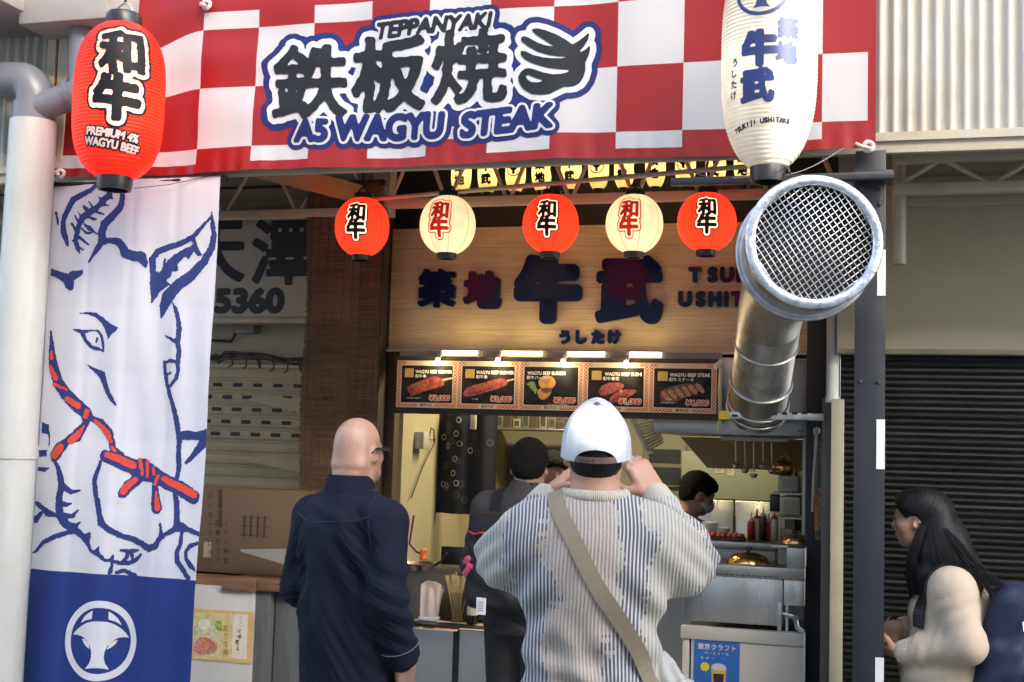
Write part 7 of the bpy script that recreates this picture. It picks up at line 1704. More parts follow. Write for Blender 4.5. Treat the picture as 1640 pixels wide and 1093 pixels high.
def trousers(parent, top, hip, knee, ank, m=None, r=(0.105, 0.078, 0.062), waist=(0.15, 0.105)):
    S = SDF((-0.35, -0.3, 0.02), (0.35, 0.35, top + 0.08), 0.011); S.ell((0, 0, hip[2] + 0.03), (waist[0] + 0.02, waist[1] + 0.02, 0.14), 0.0); S.cap((0, 0, hip[2] + 0.02), (0, 0, top), waist[0], waist[0], 0.04, flat=waist[1] / waist[0], fax=(0, 1, 0))
    legs_sdf(S, hip, knee, ank, r); S.plane((0, 0, 0.05), (0, 0, -1)); S.plane((0, 0, top), (0, 0, 1)); V, F = S.mesh(1)
    N = vnormals(V, F); V = folds(V, N, [((0, 0, knee[2]), (0.2, 0, 1), 0.05, 0.004, (0.3, 0.3, 0.12), 0.4), ((0, 0, 0.15), (0, 0, 1), 0.045, 0.005, (0.3, 0.3, 0.08), 1.0)])
    return quadmesh('trousers', V, F, m or M_TROUSER, parent)

# ------------------------------------------------------------------ 1. man in white cap, arms raised to hold up a phone
def knit_mat():
    m = mat('knit_sweater', (0.6, 0.6, 0.6), 0.85, 0, 0.02, 5, sheen=0.25); b = bsdf(m)
    tc = node(m, 'ShaderNodeTexCoord'); sp = node(m, 'ShaderNodeSeparateXYZ'); link(m, tc.outputs['Object'], sp.inputs[0])
    def M(op, a, b_=None, c=None):
        n = node(m, 'ShaderNodeMath'); n.operation = op
        for i, v in enumerate((a, b_, c)):
            if v is None: continue
            if isinstance(v, (int, float)): n.inputs[i].default_value = v
            else: link(m, v, n.inputs[i])
        return n.outputs[0]
    x, y, z = sp.outputs
    # the knitting bulges with the arms: stripes bend a little
    nb = node(m, 'ShaderNodeTexNoise'); nb.inputs['Scale'].default_value = 3.0; link(m, tc.outputs['Object'], nb.inputs['Vector'])
    xb = M('ADD', x, M('MULTIPLY', M('SUBTRACT', nb.outputs['Fac'], 0.5), 0.035))
    stripe = M('SINE', M('MULTIPLY', xb, 2 * pi / 0.0098)); st = M('MULTIPLY_ADD', stripe, 0.5, 0.5)
    row = M('FLOOR', M('DIVIDE', z, 0.011)); colm = M('FLOOR', M('DIVIDE', xb, 0.0098))
    wn = node(m, 'ShaderNodeTexWhiteNoise'); wn.noise_dimensions = '2D'; cb = node(m, 'ShaderNodeCombineXYZ'); link(m, row, cb.inputs[0]); link(m, M('FLOOR', M('DIVIDE', colm, 4.0)), cb.inputs[1]); link(m, cb.outputs[0], wn.inputs['Vector'])
    zz = node(m, 'ShaderNodeTexNoise'); zz.inputs['Scale'].default_value = 5.5; zz.inputs['Detail'].default_value = 3; cb2 = node(m, 'ShaderNodeCombineXYZ'); link(m, M('MULTIPLY', colm, 0.0098), cb2.inputs[0]); link(m, M('MULTIPLY', M('FLOOR', M('DIVIDE', z, 0.02)), 0.02), cb2.inputs[2]); link(m, cb2.outputs[0], zz.inputs['Vector'])
    off = M('ADD', M('MULTIPLY', M('SUBTRACT', wn.outputs['Value'], 0.5), 0.026), M('MULTIPLY', M('SUBTRACT', zz.outputs['Fac'], 0.5), 0.34))
    ph = M('COSINE', M('MULTIPLY', M('SUBTRACT', M('ADD', xb, off), 0.088), 2 * pi / 0.255))
    navy = M('GREATER_THAN', ph, 0.10)
    # light ground: marl with faint ribs, pinkish in the middle of the back
    pk = node(m, 'ShaderNodeMixRGB'); pk.inputs[1].default_value = (0.42, 0.40, 0.325, 1); pk.inputs[2].default_value = (0.42, 0.35, 0.29, 1)
    link(m, M('MULTIPLY', M('LESS_THAN', M('ABSOLUTE', M('ADD', x, 0.05)), 0.10), 0.85), pk.inputs[0])
    ml = node(m, 'ShaderNodeTexNoise'); ml.inputs['Scale'].default_value = 260; ml.inputs['Detail'].default_value = 2; link(m, tc.outputs['Object'], ml.inputs['Vector'])
    lg = node(m, 'ShaderNodeMixRGB'); lg.inputs[2].default_value = (0.12, 0.118, 0.13, 1); link(m, pk.outputs[0], lg.inputs[1])
    link(m, M('MULTIPLY', M('POWER', st, 2.0), M('MULTIPLY', ml.outputs['Fac'], 1.2)), lg.inputs[0])
    ns = node(m, 'ShaderNodeMixRGB'); ns.inputs[1].default_value = (0.45, 0.44, 0.40, 1); ns.inputs[2].default_value = (0.07, 0.072, 0.098, 1); link(m, M('GREATER_THAN', st, 0.42), ns.inputs[0])
    fin = node(m, 'ShaderNodeMixRGB'); link(m, navy, fin.inputs[0]); link(m, lg.outputs[0], fin.inputs[1]); link(m, ns.outputs[0], fin.inputs[2]); link(m, fin.outputs[0], b.inputs['Base Color'])
    bp = node(m, 'ShaderNodeBump'); bp.inputs['Strength'].default_value = 0.5; bp.inputs['Distance'].default_value = 0.003
    link(m, M('ADD', st, M('MULTIPLY', ml.outputs['Fac'], 0.9)), bp.inputs['Height']); link(m, bp.outputs[0], b.inputs['Normal']); return m
def rib_mat(name, c):
    m = mat(name, c, 0.85, 0, 0.06, 30, sheen=0.2); b = bsdf(m); tc = node(m, 'ShaderNodeTexCoord'); w = node(m, 'ShaderNodeTexWave'); w.inputs['Scale'].default_value = 55; w.bands_direction = 'X'; link(m, tc.outputs['Object'], w.inputs['Vector'])
    bp = node(m, 'ShaderNodeBump'); bp.inputs['Strength'].default_value = 0.6; bp.inputs['Distance'].default_value = 0.003; link(m, w.outputs['Fac'], bp.inputs['Height']); link(m, bp.outputs[0], b.inputs['Normal']); return m
def cap_man():
    p0 = at(955, 700, 3.35); loc = (p0[0], 3.35, 0); rz = radians(12)
    sh, el, wr = [(0.185, 0.0, 1.405), (0.272, 0.16, 1.335), (0.150, 0.27, 1.492)], None, None
    R0, RE, RW = v3(0.175, 0.0, 1.375), v3(0.262, 0.15, 1.318), v3(0.172, 0.275, 1.492)
    L0, LE, LW = v3(-0.175, 0.0, 1.375), v3(-0.245, 0.14, 1.308), v3(-0.135, 0.275, 1.478)
    hc = v3(0, 0.015, 1.615)
    S = SDF((-0.40, -0.22, 0.0), (0.40, 0.48, 1.78), 0.0062)
    head_sdf(S, hc, np.eye(3), 1.02, v3(0, -0.02, 1.44), 0.070)
    S.cap((0, 0, 1.36), (0, 0, 0.95), 0.14, 0.13, 0.04, flat=0.65, fax=(0, 1, 0)); S.cap((-0.15, 0, 1.40), (0.15, 0, 1.40), 0.06, None, 0.05); S.ell((0, 0, 0.93), (0.15, 0.10, 0.12), 0.04)
    for a, b, c in ((R0, RE, RW), (L0, LE, LW)): S.cap(a, b, 0.05, 0.042, 0.03); S.cap(b, c, 0.042, 0.029, 0.02)
    hand_sdf(S, RW, v3(-0.50, 0.12, 0.80), v3(-0.55, 0.75, -0.1), 1, (0.55, 0.7, 0.6), s=1.08); hand_sdf(S, LW, v3(0.5, 0.25, 0.62), v3(0.75, 0.1, -0.5), -1, (0.35, 0.5, 0.4))
    legs_sdf(S, (0.085, 0, 0.90), (0.095, 0.02, 0.48), (0.10, 0, 0.08), (0.08, 0.055, 0.04)); 
    for q in (-1, 1): S.ell((q * 0.10, 0.06, 0.04), (0.04, 0.11, 0.035), 0.03)
    V, F = S.mesh(1); o = place_person('man in a white cap and striped patchwork sweater holding both hands up before his face', loc, rz, V, F, M_SKIN_A)
    # sweater
    S = SDF((-0.42, -0.26, 0.90), (0.42, 0.42, 1.56), 0.0075)
    S.cap((0, -0.005, 1.34), (0, 0, 0.95), 0.182, 0.186, 0.0, flat=0.72, fax=(0, 1, 0))
    S.ell((0, -0.03, 1.30), (0.20, 0.115, 0.15), 0.05); S.cap((0, -0.01, 1.428), (R0 + v3(-0.02, 0, 0.0)), 0.075, 0.082, 0.05); S.cap((0, -0.01, 1.428), (L0 + v3(0.02, 0, 0.0)), 0.075, 0.082, 0.05)
    for a, b, c, q in ((R0, RE, RW, 1), (L0, LE, LW, -1)):
        S.cap(a, b, 0.090, 0.082, 0.06); S.ell(a * 0.35 + b * 0.65 + v3(q * 0.004, -0.03, -0.035), (0.078, 0.085, 0.082), 0.06)
        S.cap(b, b + (c - b) * 0.72, 0.082, 0.058, 0.03); m1 = b + (c - b) * 0.55; m2 = b + (c - b) * 0.74; S.ell(m1, (0.066, 0.066, 0.05), 0.015); S.ell(m2, (0.057, 0.057, 0.032), 0.008)
    S.cap((0, -0.01, 1.50), (0, 0.01, 1.60), 0.070, 0.070, 0.012, op='-'); S.plane((0, 0, 0.925), (0, 0, -1))
    V, F = S.mesh(2); N = vnormals(V, F)
    V = folds(V, N, [((0.30, 0.15, 1.40), (0.5, 0.2, 0.8), 0.055, 0.010, (0.12, 0.2, 0.13), 0.2), ((-0.30, 0.15, 1.40), (-0.5, 0.2, 0.8), 0.055, 0.010, (0.12, 0.2, 0.13), 1.2), ((0.17, -0.08, 1.20), (0.8, 0, 0.7), 0.10, 0.011, (0.12, 0.2, 0.16), 0.5), ((-0.17, -0.08, 1.20), (-0.8, 0, 0.7), 0.10, 0.011, (0.12, 0.2, 0.16), 0.5), ((0, -0.1, 1.02), (0.2, 0, 1), 0.10, 0.009, (0.3, 0.3, 0.1), 0.9), ((-0.1, -0.1, 1.0), (1, 0, 0.5), 0.09, 0.009, (0.2, 0.3, 0.15), 2.1)])
    N = vnormals(V, F); V = V + N * nz(V, 7, 0.006)[:, None]
    tree = bvh(V, F); quadmesh('sweater', V, F, knit_mat(), o)
    M_rib = rib_mat('rib_cream', (0.45, 0.42, 0.33))
    mb = MB(); c = v3(0, -0.012, 1.492)
    for k in range(1):
        ring = [c + v3(0.080 * cos(a), 0.076 * sin(a) + 0.004, -0.006 * sin(a) * -1 + (0.006 if sin(a) < 0 else -0.02 * sin(a))) for a in np.linspace(0, 2 * pi, 41)]
        mb.tube(ring, 0.0165, 12, cap=False)
    mb.build('collar', M_rib, o, smooth=True)
    for b, c in ((RE, RW), (LE, LW)):
        mb = MB(); d = (c - b); mb.tube([b + d * 0.76, b + d * 0.80, b + d * 0.98, b + d * 1.03], [0.049, 0.053, 0.046, 0.043], 24, cap=False); mb.tube([b + d * 1.03, b + d * 1.0], [0.043, 0.036], 24, cap=False); mb.build('cuff', M_rib, o, smooth=True)
    # cap
    nphi, nth = 128, 30; cz = 1.598; V = []; F = []
    for j in range(nth + 1):
        for i in range(nphi):
            a = 2 * pi * i / nphi; fr = sin(a); da = abs(((a - 3 * pi / 2) + pi) % (2 * pi) - pi)
            t0 = 0.235 * sqrt(max(0.0, 1 - (da / 0.62) ** 2)); s_ = j / nth; t = t0 + (1 - t0) * sin(s_ * pi / 2)
            hgt = 0.136; r_ = max(0.0, 1 - t ** 2.7) ** (1 / 2.1)
            seam = 1 - 0.012 * np.exp(-((((a - pi / 2) * 6 / (2 * pi)) % 1 - 0.5) / 0.045) ** 2) * (1 - t)
            dent = 1 + 0.012 * sin(3 * a + 1) * sin(t * 5)
            x_, y_ = 0.0965 * r_ * cos(a) * seam * dent, 0.004 + 0.116 * r_ * fr * seam * dent
            V.append((x_, y_, cz - 0.014 * max(0, -fr) * (1 - t) + 0.004 * fr + hgt * t + 0.026 * np.exp(-((y_ - 0.040) / 0.040) ** 2 - (x_ / 0.070) ** 2) * min(1, max(0, (t - 0.25) / 0.3))))
    for j in range(nth):
        for i in range(nphi): F.append((j * nphi + i, j * nphi + (i + 1) % nphi, (j + 1) * nphi + (i + 1) % nphi, (j + 1) * nphi + i))
    SEAM = [[V[j * nphi + int(round((pi / 2 + k * pi / 3) % (2 * pi) / (2 * pi) * nphi)) % nphi] for j in range(0, nth + 1)] for k in range(6)]
    M_cap = mat('cap_satin', (0.46, 0.475, 0.49), 0.62, 0, 0.03, 5, 0.22, 26, rvar=0.05)
    cp = obj('cap', V, F, M_cap, o, smooth=True)
    mb = MB()
    for sl in SEAM: mb.tube([np.array(p) * 1.0 for p in sl[:-1]], 0.0011, 5)
    mb.build('panel_seam', mat('cap_seam', (0.40, 0.42, 0.44), 0.6), cp, smooth=True)
    mb = MB(); mb.lathe([(0.0, 0.006), (0.007, 0.004), (0.008, 0.0)], (0, 0.0, cz + 0.143), 14); mb.build('button', mat('cap_button', (0.13, 0.07, 0.06), 0.6), cp, smooth=True)
    mb = MB(); M_strap = mat('cap_strap', (0.11, 0.065, 0.05), 0.55, 0, 0.15, 20)
    arc = np.linspace(-0.66, 0.66, 17)
    f = lambda U, W_: np.c_[0.0965 * np.sin((U - 0.5) * 1.32), 0.004 - 0.1135 * np.cos((U - 0.5) * 1.32), cz - 0.0145 + 0.0165 * W_ - 0.004 * np.cos((U - 0.5) * 3)]
    mb.grid(f, 16, 2); mb.build('strap', M_strap, cp, smooth=True)
    mb = MB()
    for k in range(5): a = -0.42 + 0.085 * k; mb.lathe([(0, 0.001), (0.0022, 0.001), (0.0024, 0)], (0.098 * sin(a), 0.004 - 0.1153 * cos(a), cz - 0.010), 8, axis=(sin(a), -cos(a), 0))
    mb.build('strap_hole', M_black, cp)
    f = lambda U, W_: np.c_[(0.092 - 0.016 * W_ ** 2) * np.sin((U - 0.5) * 2.2), 0.06 + 0.06 * np.cos((U - 0.5) * 2.2) + 0.068 * W_ * np.cos((U - 0.5) * 2.0), cz + 0.008 - 0.012 * (np.sin((U - 0.5) * 2.2)) ** 2 - 0.015 * W_]
    mb = MB(); mb.grid(f, 20, 6); mb.build('brim', M_cap, cp, smooth=True)
    # hair under the cap
    S = SDF((-0.11, -0.14, 1.50), (0.11, 0.12, 1.72), 0.005)
    nf = lambda X, Y, Z: 0.0016 * np.sin(X * 700 + 3 * np.sin(Z * 90)) * (np.sin(Z * 160 + X * 90) * 0.4 + 0.6)
    S.ell(hc + v3(0, -0.016, 0.022), (0.081, 0.099, 0.092), 0.0, noise=nf); S.ell(hc + v3(0, -0.042, -0.03), (0.069, 0.066, 0.062), 0.02, noise=nf)
    S.plane((0, 0.005, hc[2] - 0.03), (0, 0.94, -0.34)); V, F = S.mesh(0); quadmesh('hair', V, F, M_HAIR, o)
    # cross-body strap and its bag, clear plastic bag
    M_str = mat('strap_taupe', (0.225, 0.185, 0.125), 0.75, 0, 0.06, 40, 0.15, 500)
    bg_ = thing('crossbody_bag', 'taupe cross-body bag whose strap runs across the striped sweater', 'bag', loc); bg_.rotation_euler = (0, 0, rz); ORG[bg_] = np.zeros(3)
    path = lerp_path([(-0.10, 0.09, 1.50), (-0.105, 0.03, 1.51), (-0.112, -0.06, 1.495), (-0.088, -0.14, 1.44), (-0.057, -0.18, 1.39), (0.008, -0.18, 1.267), (0.073, -0.18, 1.17), (0.135, -0.15, 1.08), (0.178, -0.10, 1.015), (0.20, -0.03, 0.95)], 40)
    band('strap', path, 0.043, tree, M_str, bg_, 0.004, 0.004)
    S = SDF((0.10, -0.12, 0.70), (0.36, 0.20, 1.0), 0.008); S.rbox((0.235, 0.03, 0.85), (0.045, 0.12, 0.09), 0.03); V, F = S.mesh(1); quadmesh('pouch', V, F, M_str, bg_)
    m = bpy.data.materials.new('clear_plastic'); m.use_nodes = True; b = bsdf(m); b.inputs['Base Color'].default_value = (0.75, 0.74, 0.70, 1); b.inputs['Roughness'].default_value = 0.22; b.inputs['Alpha'].default_value = 0.42
    S = SDF((0.10, -0.18, 0.60), (0.42, 0.20, 1.16), 0.008); S.ell((0.235, 0.0, 0.86), (0.09, 0.10, 0.14), 0.0); S.cap((0.225, 0.0, 0.96), (0.19, 0.0, 1.08), 0.055, 0.012, 0.05); V, F = S.mesh(1); N = vnormals(V, F)
    V = folds(V, N, [((0.23, 0, 0.95), (1, 0.6, 0.2), 0.035, 0.007, (0.2, 0.2, 0.2), 0.3), ((0.23, 0, 0.9), (0.3, -1, 0.3), 0.05, 0.006, (0.2, 0.2, 0.2), 1.3)])
    pb = quadmesh('plastic_bag', V, F, m, None, loc, rz); tag(pb, 'clear crumpled plastic bag hanging at the right hip of the man in the cap', 'bag')
    # the phone in his hands
    ph = thing('phone', 'dark phone held up before the face of the man in the white cap', 'phone', loc); ph.rotation_euler = (0, 0, rz); ORG[ph] = np.zeros(3)
    mb = MB(); mb.box((-0.076, 0.375, 1.575), (0.076, 0.384, 1.650), bev=0.006); mb.build('case', M_black_plastic, ph); mb = MB(); mb.box((-0.071, 0.3735, 1.580), (0.071, 0.3745, 1.645)); mb.build('screen', mat('screen_grey', (0.2, 0.2, 0.2), 0.1), ph)
    trousers(o, 0.97, (0.085, 0, 0.90), (0.095, 0.02, 0.48), (0.10, 0, 0.08), mat('trouser_grey', (0.05, 0.05, 0.055), 0.8, 0, 0.15, 20)); shoes(o, (0.10, 0, 0.08), M_SHOE)
cap_man()

# ------------------------------------------------------------------ 2. bald man in the navy overshirt
def scalp_mat(hc, HR):
    m = mat('skin_shaved', (0.40, 0.235, 0.16), 0.38, 0, 0.10, 18, 0.10, 160, sss=0.12, rvar=0.12); b = bsdf(m); src = b.inputs['Base Color'].links[0].from_socket
    tc = node(m, 'ShaderNodeTexCoord'); mp = node(m, 'ShaderNodeMapping'); mp.vector_type = 'POINT'; mp.inputs['Location'].default_value = (-hc[0], -hc[1] - 0.03, -hc[2] + 0.015); link(m, tc.outputs['Object'], mp.inputs[0])
    gr = node(m, 'ShaderNodeVectorMath'); gr.operation = 'MULTIPLY'; gr.inputs[1].default_value = (9, 8, 14); link(m, mp.outputs[0], gr.inputs[0]); ln = node(m, 'ShaderNodeVectorMath'); ln.operation = 'LENGTH'; link(m, gr.outputs[0], ln.inputs[0])
    t = node(m, 'ShaderNodeTexNoise'); t.inputs['Scale'].default_value = 420; t.inputs['Detail'].default_value = 2; link(m, tc.outputs['Object'], t.inputs['Vector'])
    r = node(m, 'ShaderNodeValToRGB'); r.color_ramp.elements[0].position = 0.75; r.color_ramp.elements[0].color = (1, 1, 1, 1); r.color_ramp.elements[1].position = 1.25 if False else 1.0; r.color_ramp.elements[1].color = (0, 0, 0, 1); link(m, ln.outputs['Value'], r.inputs[0])
    mu = node(m, 'ShaderNodeMath'); mu.operation = 'MULTIPLY'; link(m, r.outputs[0], mu.inputs[0]); link(m, t.outputs['Fac'], mu.inputs[1]); m2 = node(m, 'ShaderNodeMath'); m2.operation = 'MULTIPLY'; m2.inputs[1].default_value = 0.75; link(m, mu.outputs[0], m2.inputs[0])
    sp = node(m, 'ShaderNodeSeparateXYZ'); link(m, tc.outputs['Object'], sp.inputs[0])
    jz = node(m, 'ShaderNodeMapRange'); jz.inputs['From Min'].default_value = hc[2] - 0.015; jz.inputs['From Max'].default_value = hc[2] - 0.05; link(m, sp.outputs[2], jz.inputs['Value'])
    jy = node(m, 'ShaderNodeMapRange'); jy.inputs['From Min'].default_value = hc[1] + 0.0; jy.inputs['From Max'].default_value = hc[1] + 0.03; link(m, sp.outputs[1], jy.inputs['Value'])
    jm = node(m, 'ShaderNodeMath'); jm.operation = 'MULTIPLY'; link(m, jz.outputs[0], jm.inputs[0]); link(m, jy.outputs[0], jm.inputs[1]); j2 = node(m, 'ShaderNodeMath'); j2.operation = 'MULTIPLY'; link(m, jm.outputs[0], j2.inputs[0]); link(m, t.outputs['Fac'], j2.inputs[1]); m3 = node(m, 'ShaderNodeMath'); m3.operation = 'MAXIMUM'; link(m, m2.outputs[0], m3.inputs[0]); link(m, j2.outputs[0], m3.inputs[1]); m2 = m3
    mx = node(m, 'ShaderNodeMixRGB'); mx.inputs[2].default_value = (0.10, 0.075, 0.06, 1); link(m, m2.outputs[0], mx.inputs[0]); link(m, src, mx.inputs[1]); link(m, mx.outputs[0], b.inputs['Base Color']); return m
def bald_man():
    p0 = at(566, 700, 4.2); loc = (p0[0], 4.2, 0); rz = radians(-20)
    HR = rotm('Z', radians(8)) @ rotm('X', radians(-2)); hc = v3(0.0, 0.03, 1.59)
    R0, RE, RW = v3(0.185, -0.01, 1.335), v3(0.225, -0.045, 1.08), v3(0.225, 0.06, 0.855)
    L0, LE, LW = v3(-0.185, 0.0, 1.335), v3(-0.235, 0.0, 1.08), v3(-0.14, 0.22, 1.02)
    S = SDF((-0.40, -0.28, 0.0), (0.40, 0.42, 1.74), 0.0066)
    head_sdf(S, hc, HR, 1.0, v3(0, -0.01, 1.42), 0.070)
    S.ell(hc + HR @ v3(0, -0.066, -0.092), (0.058, 0.034, 0.020), 0.010, HR); S.ell(hc + HR @ v3(0, -0.062, -0.060), (0.060, 0.036, 0.020), 0.010, HR); S.ell(hc + HR @ v3(0, 0.045, -0.085), (0.062, 0.045, 0.035), 0.03, HR); S.ell(hc + HR @ v3(0, -0.05, -0.05), (0.068, 0.045, 0.045), 0.03, HR)
    S.cap((0, 0, 1.34), (0, 0.02, 0.95), 0.14, 0.15, 0.04, flat=0.75, fax=(0, 1, 0)); S.cap((-0.16, 0, 1.36), (0.16, 0, 1.36), 0.055, None, 0.05); S.ell((0, 0.0, 0.92), (0.16, 0.12, 0.13), 0.04)
    for a, b, c in ((R0, RE, RW), (L0, LE, LW)): S.cap(a, b, 0.05, 0.045, 0.03); S.cap(b, c, 0.046, 0.030, 0.02)
    hand_sdf(S, RW + v3(0.0, 0.004, -0.012), v3(-0.02, 0.22, -1), v3(-1, 0.1, 0), 1, (0.25, 0.35, 0.3)); hand_sdf(S, LW, v3(0.7, 0.7, 0.0), v3(0.2, -0.2, 1), -1, (0.5, 0.6, 0.5))
    legs_sdf(S, (0.09, 0, 0.88), (0.105, 0.02, 0.47), (0.11, 0, 0.08), (0.085, 0.058, 0.042))
    for q in (-1, 1): S.ell((q * 0.11, 0.06, 0.04), (0.042, 0.11, 0.035), 0.03)
    V, F = S.mesh(1); o = place_person('bald man in a navy overshirt and black glasses standing by the bamboo blind', loc, rz, V, F, scalp_mat(hc, HR))
    S = SDF((-0.42, -0.30, 0.66), (0.42, 0.40, 1.56), 0.0085)
    S.cap((0, -0.005, 1.28), (0, 0.015, 0.72), 0.172, 0.188, 0.0, flat=0.82, fax=(0, 1, 0)); S.ell((0, 0.04, 1.02), (0.18, 0.165, 0.22), 0.06); S.ell((0, -0.045, 1.25), (0.175, 0.11, 0.16), 0.05)
    S.cap((0, -0.01, 1.405), R0 + v3(-0.02, 0, 0.0), 0.070, 0.076, 0.05); S.cap((0, -0.01, 1.405), L0 + v3(0.02, 0, 0.0), 0.070, 0.076, 0.05)
    for a, b, c in ((R0, RE, RW), (L0, LE, LW)): S.cap(a, b, 0.079, 0.071, 0.035); S.cap(b, b + (c - b) * 0.86, 0.071, 0.062, 0.03)
    S.cap((0, -0.01, 1.42), (0, 0.02, 1.62), 0.080, 0.084, 0.012, op='-'); S.plane((0, 0, 0.70), (0, 0, -1))
    V, F = S.mesh(2); N = vnormals(V, F)
    V = folds(V, N, [((0.24, -0.03, 1.10), (0.4, 0.2, 1), 0.075, 0.006, (0.1, 0.15, 0.12), 0.0), ((0.25, 0.03, 0.95), (0.3, 0.4, 1), 0.06, 0.006, (0.1, 0.15, 0.10), 1.0), ((0.13, -0.12, 1.22), (1, 0, 0.55), 0.09, 0.010, (0.09, 0.15, 0.2), 0.4), ((-0.15, -0.12, 1.15), (-1, 0, 0.6), 0.10, 0.009, (0.10, 0.15, 0.2), 1.4), ((0.02, -0.15, 0.95), (1, 0, 0.25), 0.14, 0.009, (0.2, 0.15, 0.3), 0.9), ((0, -0.12, 1.36), (0.3, 0, 1), 0.07, 0.004, (0.15, 0.1, 0.06), 0.2)])
    # creases: narrow ridges across the elbow, under the arm and down the back
    N = vnormals(V, F); W = np.zeros(len(V))
    for (c, ax, wl, amp, rad, ph) in (((0.22, -0.08, 1.09), (0.35, 0.2, 1), 0.042, 0.0042, (0.09, 0.12, 0.10), 0.3), ((0.22, -0.02, 0.96), (0.2, 0.5, 1), 0.036, 0.0036, (0.09, 0.12, 0.07), 1.1), ((0.14, -0.13, 1.24), (1, 0, 0.9), 0.05, 0.005, (0.07, 0.12, 0.12), 0.6), ((-0.14, -0.13, 1.20), (-1, 0, 0.8), 0.055, 0.005, (0.08, 0.12, 0.14), 2.0), ((0.0, -0.15, 0.88), (0.9, 0, 0.5), 0.06, 0.004, (0.2, 0.14, 0.16), 0.2), ((-0.22, -0.03, 1.07), (-0.4, 0.2, 1), 0.045, 0.004, (0.09, 0.12, 0.10), 1.7)):
        ax = np.array(ax) / np.linalg.norm(ax); q = V - np.array(c); s_ = np.sin(2 * pi * (q @ ax) / wl + ph + 0.9 * np.sin(q[:, 0] * 19 + q[:, 2] * 13)); W += amp * (1 - 2 * np.abs(s_)) * np.exp(-np.sum((q / np.array(rad)) ** 2, 1))
    V = V + N * W[:, None]
    V = V + vnormals(V, F) * nz(V, 6, 0.006, 3)[:, None]
    M_sh = mat('overshirt_navy', (0.0065, 0.009, 0.019), 0.85, 0, 0.2, 8, 0.2, 600, spec=0.2); quadmesh('overshirt', V, F, M_sh, o); tree = bvh(V, F)
    mb = MB(); n = 40
    f = lambda U, W_: np.c_[(0.083 + 0.016 * W_) * np.cos(2 * pi * U + pi / 2 + 0.12 * (1 - 2 * U)), -0.004 + (0.083 + 0.016 * W_) * np.sin(2 * pi * U + pi / 2 + 0.12 * (1 - 2 * U)), 1.496 - 0.003 * np.sin(2 * pi * U * 3) - 0.028 * np.maximum(0, np.sin(2 * pi * U + pi / 2)) - 0.070 * W_]
    mb.grid(f, n, 4); f2 = lambda U, W_: np.c_[(0.079) * np.cos(2 * pi * U + pi / 2), -0.004 + 0.079 * np.sin(2 * pi * U + pi / 2), 1.4985 - 0.028 * np.maximum(0, np.sin(2 * pi * U + pi / 2)) - 0.055 * W_]
    mb.grid(f2, n, 2); mb.build('collar', M_sh, o, smooth=True)
    for b, c in ((RE, RW), (LE, LW)):
        d = c - b; mb = MB(); mb.tube([b + d * 0.70, b + d * 0.72, b + d * 0.93, b + d * 0.95], [0.062, 0.069, 0.064, 0.059], 26, cap=False); mb.tube([b + d * 0.95, b + d * 0.90], [0.059, 0.052], 26, cap=False); mb.build('rolled_cuff', M_sh, o, smooth='auto')
        mb = MB(); mb.tube([b + d * 0.9505, b + d * 0.958], [0.0595, 0.058], 26, cap=False); x, y, z = frame(d); mb.tube([b + d * 0.735 + 0.0695 * (cos(a) * x + sin(a) * y) for a in np.linspace(0, 2 * pi, 33)], 0.0018, 6, cap=False); mb.build('cuff_edge', mat('cuff_pale', (0.11, 0.125, 0.15), 0.8), o, smooth=True)
    # yoke and armhole seams
    for nm, pth in (('yoke_seam', [(-0.20, -0.12, 1.37), (-0.10, -0.16, 1.345), (0, -0.17, 1.34), (0.10, -0.16, 1.345), (0.20, -0.12, 1.37)]), ('armhole_seam', [(0.155, 0.0, 1.45), (0.165, -0.08, 1.42), (0.185, -0.12, 1.33), (0.19, -0.11, 1.24)])):
        band(nm, lerp_path(pth, 20), 0.004, tree, mat('seam_dark', (0.008, 0.010, 0.02), 0.8), o, 0.0005, 0.002)
    # glasses
    g = mat('glasses_black', (0.008, 0.008, 0.008), 0.25); P = lambda x, y, z: hc + HR @ v3(x, y, z); mb = MB()
    for q in (-1, 1):
        mb.bar(P(q * 0.082, -0.012, 0.004), P(q * 0.074, 0.098, 0.006), 0.005, 0.010); mb.tube([P(q * 0.082, -0.012, 0.004), P(q * 0.081, -0.03, -0.012)], 0.003, 6)
        mb.tube([P(q * (0.037 + 0.032 * cos(a)), 0.104 - 0.010 * abs(cos(a)), -0.004 + 0.022 * sin(a)) for a in np.linspace(0, 2 * pi, 25)], 0.0042, 6, cap=False)
    mb.tube([P(-0.008, 0.106, 0.002), P(0.008, 0.106, 0.002)], 0.003, 6); mb.build('glasses', g, o)
    trousers(o, 0.92, (0.09, 0, 0.86), (0.105, 0.02, 0.47), (0.11, 0, 0.08), None, (0.09, 0.075, 0.06), (0.14, 0.10)); shoes(o, (0.11, 0, 0.08), M_SHOE)
    # small white socks of a bag clip seen at his side
bald_man()

